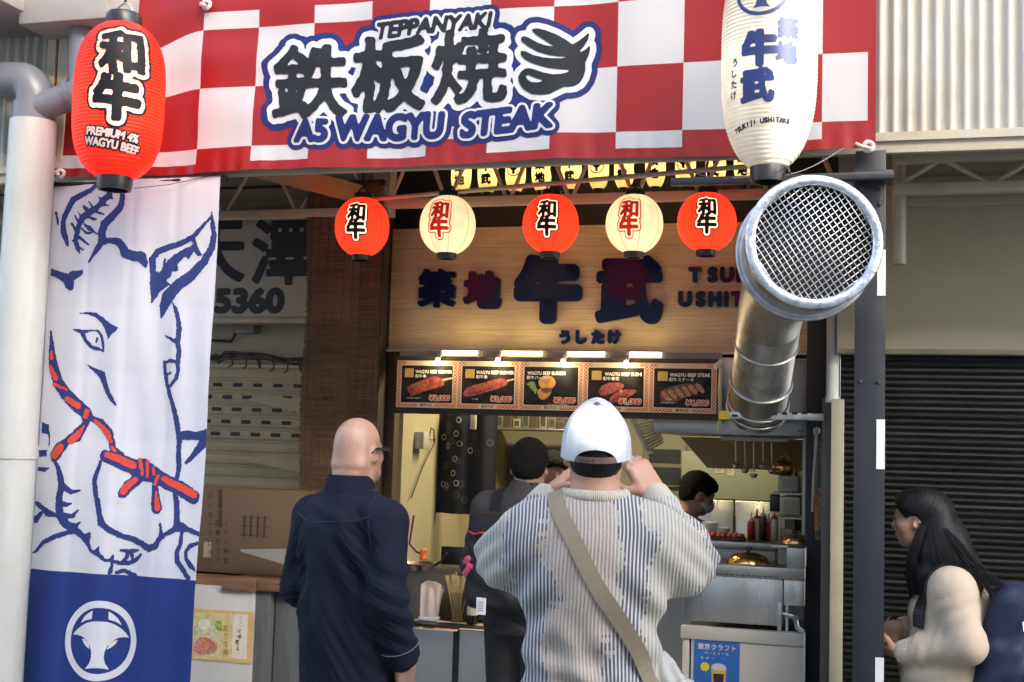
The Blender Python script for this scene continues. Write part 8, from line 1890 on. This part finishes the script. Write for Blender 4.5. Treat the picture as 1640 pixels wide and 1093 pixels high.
# ------------------------------------------------------------------ 3. customer with black backpack at the counter
def pack_man():
    p0 = at(846, 700, 5.45); loc = (p0[0], 5.45, 0); rz = radians(-14)
    hc = v3(0, 0.02, 1.535); HR = rotm('Z', radians(20)) @ rotm('X', radians(-6))
    R0, RE, RW = v3(0.195, 0, 1.325), v3(0.26, 0.06, 1.08), v3(0.14, 0.24, 1.08); L0, LE, LW = v3(-0.195, 0, 1.325), v3(-0.275, 0.03, 1.08), v3(-0.20, 0.22, 1.0)
    S = SDF((-0.40, -0.22, 0.0), (0.40, 0.42, 1.70), 0.0075)
    head_sdf(S, hc, HR, 1.0, v3(0, -0.01, 1.37), 0.062)
    S.cap((0, 0, 1.30), (0, 0, 0.93), 0.13, 0.12, 0.04, flat=0.7, fax=(0, 1, 0)); S.cap((-0.15, 0, 1.32), (0.15, 0, 1.32), 0.05, None, 0.05); S.ell((0, 0, 0.90), (0.14, 0.1, 0.12), 0.04)
    for a, b, c in ((R0, RE, RW), (L0, LE, LW)): S.cap(a, b, 0.045, 0.04, 0.03); S.cap(b, c, 0.04, 0.028, 0.02)
    hand_sdf(S, RW, v3(-0.5, 0.8, 0.0), v3(-0.3, 0, 1), 1); hand_sdf(S, LW, v3(0.4, 0.8, 0), v3(0.3, 0, 1), -1)
    legs_sdf(S, (0.085, 0, 0.86), (0.095, 0.02, 0.46), (0.10, 0, 0.08), (0.08, 0.055, 0.04))
    for q in (-1, 1): S.ell((q * 0.10, 0.06, 0.04), (0.04, 0.11, 0.035), 0.03)
    V, F = S.mesh(1); o = place_person('short-haired customer in a dark grey jacket with a black backpack at the counter', loc, rz, V, F, M_SKIN_B)
    S = SDF((-0.42, -0.26, 0.76), (0.42, 0.40, 1.48), 0.009)
    S.cap((0, 0, 1.26), (0, 0, 0.82), 0.165, 0.172, 0.0, flat=0.72, fax=(0, 1, 0)); S.cap((0, -0.01, 1.375), R0, 0.068, 0.078, 0.05); S.cap((0, -0.01, 1.375), L0, 0.068, 0.078, 0.05); S.ell((0, -0.03, 1.24), (0.18, 0.11, 0.14), 0.05)
    for a, b, c in ((R0, RE, RW), (L0, LE, LW)): S.cap(a, b, 0.082, 0.068, 0.035); S.cap(b, b + (c - b) * 0.95, 0.068, 0.048, 0.03)
    S.cap((0, -0.005, 1.36), (0, 0.0, 1.432), 0.082, 0.079, 0.02); S.cap((0, -0.005, 1.40), (0, 0.02, 1.52), 0.068, 0.07, 0.008, op='-'); S.plane((0, 0, 0.79), (0, 0, -1))
    V, F = S.mesh(2); N = vnormals(V, F); V = folds(V, N, [((-0.25, 0.02, 1.12), (-0.3, 0.2, 1), 0.07, 0.006, (0.1, 0.15, 0.14), 0.4), ((0, -0.1, 0.9), (0.3, 0, 1), 0.08, 0.006, (0.3, 0.2, 0.1), 0.2)]); V = V + vnormals(V, F) * nz(V, 6, 0.005, 8)[:, None]
    M_j = mat('jacket_grey', (0.050, 0.045, 0.045), 0.85, 0, 0.15, 10, 0.15, 400, spec=0.2); quadmesh('jacket', V, F, M_j, o); tree = bvh(V, F)
    S = SDF((-0.11, -0.14, 1.42), (0.11, 0.14, 1.68), 0.006); S.ell(hc + HR @ v3(0, -0.014, 0.034), (0.085, 0.105, 0.093), 0, HR); S.ell(hc + HR @ v3(0, -0.048, -0.015), (0.073, 0.067, 0.066), 0.03, HR); S.plane(hc + HR @ v3(0, 0.06, 0.0), HR @ v3(0, 0.9, -0.45)); V, F = S.mesh(0); V = V + vnormals(V, F) * nz(V, 90, 0.002)[:, None]; quadmesh('hair', V, F, mat('hair_brown_short', (0.009, 0.007, 0.006), 0.8, 0, 0.5, 70, 0.8, 300, spec=0.15), o)
    bp = thing('backpack', 'black backpack with a white tag on the customer at the counter', 'backpack', loc); bp.rotation_euler = (0, 0, rz); ORG[bp] = np.zeros(3)
    S = SDF((-0.26, -0.42, 0.80), (0.26, -0.02, 1.40), 0.009); S.rbox((0.0, -0.20, 1.12), (0.155, 0.085, 0.21), 0.07); S.rbox((0.0, -0.275, 1.02), (0.125, 0.05, 0.10), 0.04, 0.03); V, F = S.mesh(2); N = vnormals(V, F); V = folds(V, N, [((0, -0.28, 1.1), (0.5, 0, 1), 0.08, 0.005, (0.2, 0.2, 0.2), 0.2)]); M_bp = mat('pack_black', (0.0045, 0.0045, 0.0055), 0.7, 0, 0.2, 12, 0.12, 500); quadmesh('pack_body', V, F, M_bp, bp); t2 = bvh(V, F)
    for q in (-1, 1): band('shoulder_strap', lerp_path([(q * 0.10, -0.13, 1.32), (q * 0.105, -0.06, 1.40), (q * 0.115, 0.03, 1.40), (q * 0.13, 0.11, 1.30), (q * 0.15, 0.13, 1.1)], 24), 0.055, tree, M_bp, bp, 0.004, 0.010)
    def onpack(x, z): co, no, _, _ = t2.ray_cast(Vector((x, -1, z)), Vector((0, 1, 0))); return np.array(co)
    mb = MB(); a = onpack(-0.02, 0.945); mb.box((-0.042, a[1] - 0.012, 0.905), (0.002, a[1] - 0.006, 0.975)); mb.build('white_tag', M_paper_white, bp); mb = MB()
    for k in range(5): mb.box((-0.034, a[1] - 0.0130, 0.920 + 0.009 * k), (-0.006, a[1] - 0.0122, 0.924 + 0.009 * k))
    mb.build('tag_print', mat('tag_grey', (0.3, 0.3, 0.34), 0.6), bp, smooth=False)
    M_pink = mat('pom_pink', (0.38, 0.06, 0.12), 0.8, 0, 0.3, 60); S = SDF((-0.17, -0.38, 1.02), (-0.02, -0.18, 1.18), 0.006); cy_ = onpack(-0.095, 1.10)[1] - 0.012
    for k in range(5): S.ell((-0.095 + 0.012 * ((k % 3) - 1), cy_, 1.07 + 0.016 * k), (0.014, 0.014, 0.014), 0.008)
    V, F = S.mesh(0); quadmesh('pink_charm', V, F, M_pink, bp)
    mb = MB(); mb.tube([onpack(x_, 1.24 + 0.004 * sin(x_ * 90)) - v3(0, 0.004, 0) for x_ in np.linspace(-0.135, -0.03, 10)], 0.0045, 6); mb.tube([onpack(-0.045 - 0.01 * sin(z_ * 40), z_) - v3(0, 0.004, 0) for z_ in np.linspace(1.235, 1.12, 8)], 0.004, 6); mb.build('red_cord', mat('cord_red', (0.45, 0.035, 0.03), 0.6), bp)
    trousers(o, 0.90, (0.085, 0, 0.86), (0.095, 0.02, 0.46), (0.10, 0, 0.08)); shoes(o, (0.10, 0, 0.08), M_SHOE)
pack_man()

# ------------------------------------------------------------------ 4. woman with long black hair, cream sweatshirt, navy backpack
def woman():
    p0 = at(1492, 900, 5.02); loc = (p0[0], 5.02, 0); rz = radians(80)
    s = 0.90; hc = v3(-0.01, 0.045, 1.392); HR = rotm('Z', radians(-4)) @ rotm('X', radians(-4))
    L0, LE, LW = v3(-0.150, -0.090, 1.165), v3(-0.190, -0.150, 0.960), v3(-0.110, 0.095, 0.900)
    R0, RE, RW = v3(0.165, -0.085, 1.175), v3(0.215, -0.06, 0.955), v3(0.07, 0.125, 0.965)
    S = SDF((-0.34, -0.32, 0.0), (0.34, 0.30, 1.53), 0.0058)
    head_sdf(S, hc, HR, 0.93, v3(0, -0.05, 1.20), 0.047)
    S.cap((0, -0.08, 1.14), (0, -0.06, 0.85), 0.115, 0.12, 0.04, flat=0.75, fax=(0, 1, 0)); S.cap((-0.13, -0.09, 1.17), (0.13, -0.09, 1.17), 0.042, None, 0.05); S.ell((0, -0.05, 0.80), (0.15, 0.12, 0.12), 0.04)
    for a, b, c in ((R0, RE, RW), (L0, LE, LW)): S.cap(a, b, 0.04, 0.036, 0.03); S.cap(b, c, 0.036, 0.024, 0.02)
    hand_sdf(S, LW, v3(0.30, 0.95, 0.05), v3(0.6, -0.2, 0.8), -1, (0.5, 0.65, 0.5), s=0.88); hand_sdf(S, RW, v3(-0.30, 0.85, -0.25), v3(-0.75, -0.15, 0.2), -1, (0.5, 0.6, 0.5), s=0.88)
    legs_sdf(S, (0.08, -0.04, 0.78), (0.085, -0.03, 0.43), (0.085, -0.05, 0.07), (0.085, 0.055, 0.036))
    for q in (-1, 1): S.ell((q * 0.085, 0.0, 0.035), (0.036, 0.10, 0.03), 0.03)
    V, F = S.mesh(1); o = place_person('woman with long black hair in a cream sweatshirt standing before the black shutter', loc, rz, V, F, M_SKIN_C)
    P = lambda x, y, z: hc + HR @ (0.93 * v3(x, y, z))
    mb = MB()
    for q in (-1, 1):
        mb.tube([P(q * 0.016, 0.088, 0.004), P(q * 0.031, 0.0895, 0.0075), P(q * 0.046, 0.080, 0.003)], [0.0012, 0.0022, 0.0012], 6); mb.lathe([(0, 0.0008), (0.0052, 0.0), (0.0056, -0.002)], P(q * 0.031, 0.0872, -0.001), 12, axis=HR @ v3(q * 0.12, 1, 0))
    mb.build('eyes', M_black_plastic, o); mb = MB()
    for q in (-1, 1): mb.tube([P(q * 0.013, 0.094, 0.020), P(q * 0.032, 0.0935, 0.026), P(q * 0.050, 0.080, 0.021)], [0.0015, 0.0026, 0.0012], 6)
    mb.build('eyebrows', M_HAIR, o); mb = MB(); mb.tube([P(-0.017, 0.091, -0.0605), P(0, 0.0965, -0.0615), P(0.017, 0.091, -0.0605)], [0.002, 0.0052, 0.002], 8); mb.tube([P(-0.014, 0.0905, -0.0685), P(0, 0.0955, -0.0695), P(0.014, 0.0905, -0.0685)], [0.002, 0.0055, 0.002], 8); mb.build('lips', mat('lip', (0.42, 0.14, 0.12), 0.45), o, smooth=True)
    # sweatshirt
    S = SDF((-0.36, -0.36, 0.62), (0.36, 0.26, 1.32), 0.0078)
    S.cap((0, -0.085, 1.08), (0, -0.07, 0.72), 0.150, 0.172, 0.0, flat=0.86, fax=(0, 1, 0)); S.ell((0, -0.015, 1.04), (0.135, 0.10, 0.10), 0.05); S.ell((0, -0.02, 0.84), (0.155, 0.14, 0.14), 0.06)
    S.cap((0, -0.075, 1.185), L0 + v3(0.02, 0, -0.015), 0.060, 0.068, 0.05); S.cap((0, -0.075, 1.185), R0 + v3(-0.02, 0, -0.015), 0.060, 0.068, 0.05)
    for a, b, c in ((R0, RE, RW), (L0, LE, LW)): S.cap(a + v3(0, 0, -0.02), b, 0.068, 0.062, 0.07); S.cap(b, b + (c - b) * 0.80, 0.064, 0.050, 0.03); S.ell(b + (c - b) * 0.66, (0.062, 0.045, 0.062), 0.01)
    S.cap((0, -0.055, 1.20), (0, 0.0, 1.34), 0.060, 0.06, 0.012, op='-'); S.plane((0, 0, 0.665), (0, 0, -1))
    V, F = S.mesh(2); N = vnormals(V, F)
    V = folds(V, N, [(LE + v3(0, 0.03, 0.02), (0.2, 0.8, 0.7), 0.055, 0.0022, (0.12, 0.12, 0.10), 0.3), (LE + v3(0.05, 0.14, -0.03), (0.3, 1, 0.15), 0.045, 0.0025, (0.1, 0.12, 0.1), 1.0), ((-0.12, 0.0, 0.98), (0, 0.4, 1), 0.085, 0.003, (0.1, 0.15, 0.13), 0.8), ((-0.19, -0.10, 1.09), (0, 0.5, 1), 0.06, 0.002, (0.1, 0.1, 0.07), 0.1), ((-0.1, 0.05, 0.8), (0.2, 0.3, 1), 0.08, 0.003, (0.15, 0.2, 0.1), 0.5)])
    V = V + vnormals(V, F) * (nz(V, 30, 0.0012, 2))[:, None]; M_sw = mat('sweat_cream', (0.47, 0.395, 0.295), 0.9, 0, 0.04, 12, 0.15, 500, spec=0.2); quadmesh('sweatshirt', V, F, M_sw, o); tree = bvh(V, F)
    for b, c in ((RE, RW), (LE, LW)):
        d = c - b; mb = MB(); mb.tube([b + d * 0.80, b + d * 0.84, b + d * 0.99, b + d * 1.02], [0.044, 0.050, 0.043, 0.038], 22, cap=False); mb.tube([b + d * 1.02, b + d * 0.98], [0.038, 0.03], 22, cap=False); mb.build('cuff', rib_mat('rib_sand', (0.45, 0.375, 0.275)), o, smooth=True)
    band('shoulder_seam', lerp_path([(-0.10, -0.02, 1.13), (-0.18, -0.03, 1.12), (-0.22, -0.09, 1.125), (-0.18, -0.16, 1.12), (-0.1, -0.2, 1.13)], 24), 0.005, tree, mat('seam_sand', (0.36, 0.30, 0.22), 0.9), o, 0.0004, 0.0018)
    mb = MB(); mb.tube([v3(0.066 * cos(a), -0.055 + 0.062 * sin(a), 1.232 - 0.022 * sin(a)) for a in np.linspace(0, 2 * pi, 33)], 0.011, 10, cap=False); mb.build('neck_band', rib_mat('rib_sand', (0.45, 0.375, 0.275)), o, smooth=True)
    # hair: a cap on the skull and long falls, grooved like strands
    S = SDF((-0.20, -0.34, 1.06), (0.20, 0.16, 1.54), 0.0055)
    gr = lambda X, Y, Z: 0.0 * X
    S.ell(P(0, -0.018, 0.032), (0.083, 0.102, 0.090), 0.0, HR, noise=gr); S.ell(P(0, 0.040, 0.055), (0.068, 0.050, 0.048), 0.03, HR, noise=gr)
    S.ell(P(0, 0.082, -0.015), (0.072, 0.070, 0.088), 0.012, HR, op='-'); S.ell(P(-0.085, 0.012, -0.018), (0.022, 0.026, 0.032), 0.008, HR, op='-')
    for (pts, rs, fx) in (([(0, -0.03, 1.40), (0, -0.075, 1.30), (0.0, -0.125, 1.20), (0.0, -0.185, 1.10)], [0.082, 0.085, 0.078, 0.045], (0, 1, 0)),
                          ([(-0.055, -0.02, 1.40), (-0.088, -0.05, 1.28), (-0.115, -0.10, 1.19), (-0.12, -0.165, 1.13)], [0.048, 0.050, 0.046, 0.022], (1, 0, 0)),
                          ([(-0.070, 0.000, 1.37), (-0.088, 0.022, 1.28), (-0.095, 0.050, 1.19), (-0.090, 0.062, 1.10)], [0.020, 0.032, 0.028, 0.006], (1, 0, 0)),
                          ([(-0.076, -0.02, 1.36), (-0.096, -0.015, 1.26), (-0.108, -0.005, 1.19), (-0.10, 0.03, 1.12)], [0.026, 0.036, 0.032, 0.008], (1, 0, 0)),
                          ([(0.060, 0.01, 1.37), (0.085, 0.04, 1.26), (0.085, 0.06, 1.16), (0.075, 0.07, 1.11)], [0.022, 0.032, 0.026, 0.008], (1, 0, 0))):
        S.chain([v3(*p) for p in pts], rs, 0.025, flat=0.72, fax=fx)
    S.ell(P(-0.090, 0.020, -0.020), (0.030, 0.028, 0.032), 0.006, HR, op='-')
    V, F = S.mesh(0); N = vnormals(V, F); t_ = V[:, 1] + 0.42 * (V[:, 2] - 1.2); D = 0.0004 * np.sin(t_ * 300 + 1.2 * np.sin(V[:, 2] * 9)) + 0.0003 * np.sin(t_ * 740 + 1.0 * np.sin(V[:, 2] * 13))
    V = V + N * D[:, None]; quadmesh('hair', V, F, M_HAIR, o)
    mb = MB()
    for k in range(320):                                   # loose strands along the falls
        t0 = RNG.uniform(-0.09, 0.085); x = -0.075 - 0.035 * RNG.uniform(); sw = (t0 - 0.02) * 0.9 - 0.06
        e = v3(x - 0.02, t0 - 0.02 + sw * (0.9 + 0.5 * RNG.uniform()), 1.115 + 0.05 * RNG.uniform()) if t0 < 0.02 else v3(x - 0.01, 0.045 + 0.03 * RNG.uniform(), 1.10 + 0.06 * RNG.uniform())
        a = v3(x * 0.85, t0 * 0.5 - 0.01, 1.38); b = v3(x - 0.02, 0.55 * t0 + 0.45 * e[1], 1.25)
        mb.tube([a, 0.6 * a + 0.4 * b + v3(-0.012, 0, 0), b + v3(-0.012, 0, 0), 0.5 * (b + e) + v3(-0.008, 0, 0), e], [0.0008, 0.0011, 0.0011, 0.0010, 0.0004], 4, cap=False)
    mb.build('hair_strands', M_HAIR, o, smooth=True)
    # backpack
    bp = thing('backpack', 'navy backpack on the back of the woman in the cream sweatshirt', 'backpack', loc); bp.rotation_euler = (0, 0, rz); ORG[bp] = np.zeros(3)
    S = SDF((-0.24, -0.56, 0.56), (0.24, -0.12, 1.30), 0.009); TR = rotm('X', radians(14)); S.rbox((0, -0.255, 0.93), (0.16, 0.085, 0.25), 0.07, 0, TR); S.rbox((0, -0.365, 0.83), (0.135, 0.055, 0.14), 0.045, 0.025, TR); S.rbox((-0.145, -0.255, 0.86), (0.03, 0.07, 0.11), 0.028, 0.02, TR)
    V, F = S.mesh(2); N = vnormals(V, F); V = folds(V, N, [((-0.16, -0.32, 0.95), (0, 0.8, 0.6), 0.07, 0.006, (0.15, 0.2, 0.2), 0.4), ((-0.1, -0.42, 0.8), (0.3, 0.3, 1), 0.08, 0.006, (0.2, 0.2, 0.2), 1.1)]); V = V + vnormals(V, F) * nz(V, 8, 0.006, 2)[:, None]
    M_bn = mat('pack_navy', (0.008, 0.015, 0.048), 0.7, 0, 0.15, 10, 0.12, 500); quadmesh('pack_body', V, F, M_bn, bp); t2 = bvh(V, F)
    band('zip_line', lerp_path([(-0.2, -0.36, 1.14), (-0.2, -0.38, 1.0), (-0.2, -0.40, 0.85), (-0.2, -0.42, 0.72)], 24), 0.012, t2, M_black, bp, 0.001, 0.002); mb = MB()
    for z in (1.035, 0.885):
        co, no, _, _ = t2.find_nearest(Vector((-0.22, -0.372 - (1.035 - z) * 0.14, z))); c = np.array(co) + np.array(no) * 0.004; mb.bar(c, c + v3(-0.004, -0.004, -0.034), 0.005, 0.003)
    mb.build('zip_pull', M_galv, bp)
    for q in (-1, 1): band('shoulder_strap', lerp_path([(q * 0.10, -0.24, 1.16), (q * 0.105, -0.16, 1.25), (q * 0.115, -0.06, 1.245), (q * 0.125, 0.01, 1.16), (q * 0.140, 0.03, 1.06), (q * 0.135, 0.035, 1.0)], 30), 0.048, tree, M_black_plastic, bp, 0.003, 0.008)
    ph = thing('phone', 'small silver phone held in the hands of the woman in the cream sweatshirt', 'phone', loc); ph.rotation_euler = (0, 0, rz); ORG[ph] = np.zeros(3)
    mb = MB(); RX = rotm('X', radians(35)); mb.box((-0.055, 0.175, 0.925), (0.015, 0.184, 1.035), bev=0.004, rot=RX); mb.build('case', M_black_plastic, ph); mb = MB(); mb.box((-0.05, 0.1735, 0.931), (0.01, 0.1748, 1.029), rot=RX, piv=(-0.02, 0.1795, 0.98)); mb.build('screen', mat('screen_pale', (0.4, 0.42, 0.45), 0.1), ph)
    trousers(o, 0.74, (0.08, -0.05, 0.72), (0.085, -0.03, 0.43), (0.085, -0.05, 0.07), None, (0.105, 0.072, 0.055), (0.15, 0.125)); shoes(o, (0.085, -0.05, 0.07), M_SHOE)
woman()

# ------------------------------------------------------------------ 5. and 6. the two cooks inside
def cook(u, Y, rz, top, label, mask, reach, lean):
    p0 = at(u, 780, Y); loc = (p0[0], Y, 0); hc = v3(0, 0.10 * lean, top - 0.118); HR = rotm('X', radians(-18 * lean)); zs = top - 0.33
    R0, L0 = v3(0.185, 0.03 * lean, zs), v3(-0.185, 0.03 * lean, zs); RE, LE = v3(0.25, 0.12, zs - 0.24), v3(-0.25, 0.12, zs - 0.24); RW, LW = v3(0.12, 0.36 * reach, zs - 0.26), v3(-0.12, 0.36 * reach, zs - 0.26)
    S = SDF((-0.36, -0.22, 0.0), (0.36, 0.56, top + 0.03), 0.0085); head_sdf(S, hc, HR, 1.0, v3(0, 0.02 * lean, zs + 0.05), 0.058)
    S.cap((0, 0.02 * lean, zs - 0.03), (0, 0, 0.93), 0.12, 0.12, 0.04, flat=0.7, fax=(0, 1, 0)); S.cap(L0, R0, 0.05, None, 0.04); S.ell((0, 0, 0.88), (0.14, 0.1, 0.12), 0.04)
    for a, b, c in ((R0, RE, RW), (L0, LE, LW)): S.cap(a, b, 0.045, 0.038, 0.03); S.cap(b, c, 0.038, 0.027, 0.02)
    hand_sdf(S, RW, v3(-0.2, 1, -0.2), v3(0, -0.2, -1), -1); hand_sdf(S, LW, v3(0.2, 1, -0.2), v3(0, -0.2, -1), 1)
    legs_sdf(S, (0.085, 0, 0.86), (0.095, 0.02, 0.46), (0.10, 0, 0.08), (0.08, 0.055, 0.04))
    for q in (-1, 1): S.ell((q * 0.10, 0.06, 0.04), (0.04, 0.11, 0.035), 0.03)
    V, F = S.mesh(1); o = place_person(label, loc, rz, V, F, M_SKIN_A)
    S = SDF((-0.38, -0.24, 0.74), (0.38, 0.5, zs + 0.16), 0.011); S.cap((0, 0.02 * lean, zs - 0.06), (0, 0, 0.80), 0.155, 0.165, 0, flat=0.75, fax=(0, 1, 0)); S.cap((0, 0.02 * lean, zs + 0.04), R0, 0.062, 0.072, 0.05); S.cap((0, 0.02 * lean, zs + 0.04), L0, 0.062, 0.072, 0.05)
    for a, b, c in ((R0, RE, RW), (L0, LE, LW)): S.cap(a, b, 0.075, 0.062, 0.03); S.cap(b, b + (c - b) * 0.4, 0.06, 0.055, 0.03)
    S.plane((0, 0, 0.77), (0, 0, -1)); V, F = S.mesh(2); V = V + vnormals(V, F) * nz(V, 7, 0.006, 9)[:, None]; quadmesh('shirt', V, F, mat('cook_shirt', (0.018, 0.017, 0.018), 0.8, 0, 0.15, 12), o)
    S = SDF((-0.13, -0.16, top - 0.3), (0.13, 0.30, top + 0.05), 0.0065); P = lambda x, y, z: hc + HR @ v3(x, y, z); S.ell(P(0, -0.012, 0.036), (0.087, 0.106, 0.095), 0, HR); S.ell(P(0, 0.05, 0.06), (0.070, 0.058, 0.048), 0.02, HR); S.ell(P(0, -0.05, -0.02), (0.070, 0.056, 0.06), 0.02, HR); S.ell(P(0, 0.085, -0.03), (0.075, 0.065, 0.075), 0.01, HR, op='-')
    for q in (-1, 1): S.ell(P(q * 0.09, 0.01, -0.02), (0.03, 0.03, 0.035), 0.008, HR, op='-')
    V, F = S.mesh(0); V = V + vnormals(V, F) * nz(V, 70, 0.004)[:, None]; quadmesh('hair', V, F, M_HAIR_S, o)
    if mask:
        S = SDF((-0.12, -0.10, top - 0.36), (0.12, 0.34, top + 0.02), 0.006); S.ell(P(0, 0.030, -0.056), (0.067, 0.080, 0.050), 0, HR); S.ell(P(0, 0.085, -0.045), (0.028, 0.030, 0.030), 0.03, HR); S.plane(P(0, 0.005, 0), HR @ v3(0, -1, 0.0)); V, F = S.mesh(1); quadmesh('face_mask', V, F, mat('mask_white', (0.55, 0.57, 0.58), 0.7), o)
        mb = MB(); 
        for q in (-1, 1): mb.tube([P(q * 0.066, 0.012, -0.04), P(q * 0.078, -0.012, -0.01), P(q * 0.080, -0.02, 0.0)], 0.0016, 5)
        mb.build('mask_loop', M_paper_white, o)
    trousers(o, 0.88, (0.085, 0, 0.84), (0.095, 0.02, 0.46), (0.10, 0, 0.08)); shoes(o, (0.10, 0, 0.08), M_SHOE)
cook(1091, 7.22, radians(-62), at(1095, 757, 7.22)[2], 'black-haired cook in a white face mask bending over the meat tray', True, 1.0, 1.0)
cook(884, 7.3, radians(205), at(884, 724, 7.3)[2], 'black-haired cook half hidden behind the man in the white cap', False, 0.9, 0.3)
# ================================================================== end
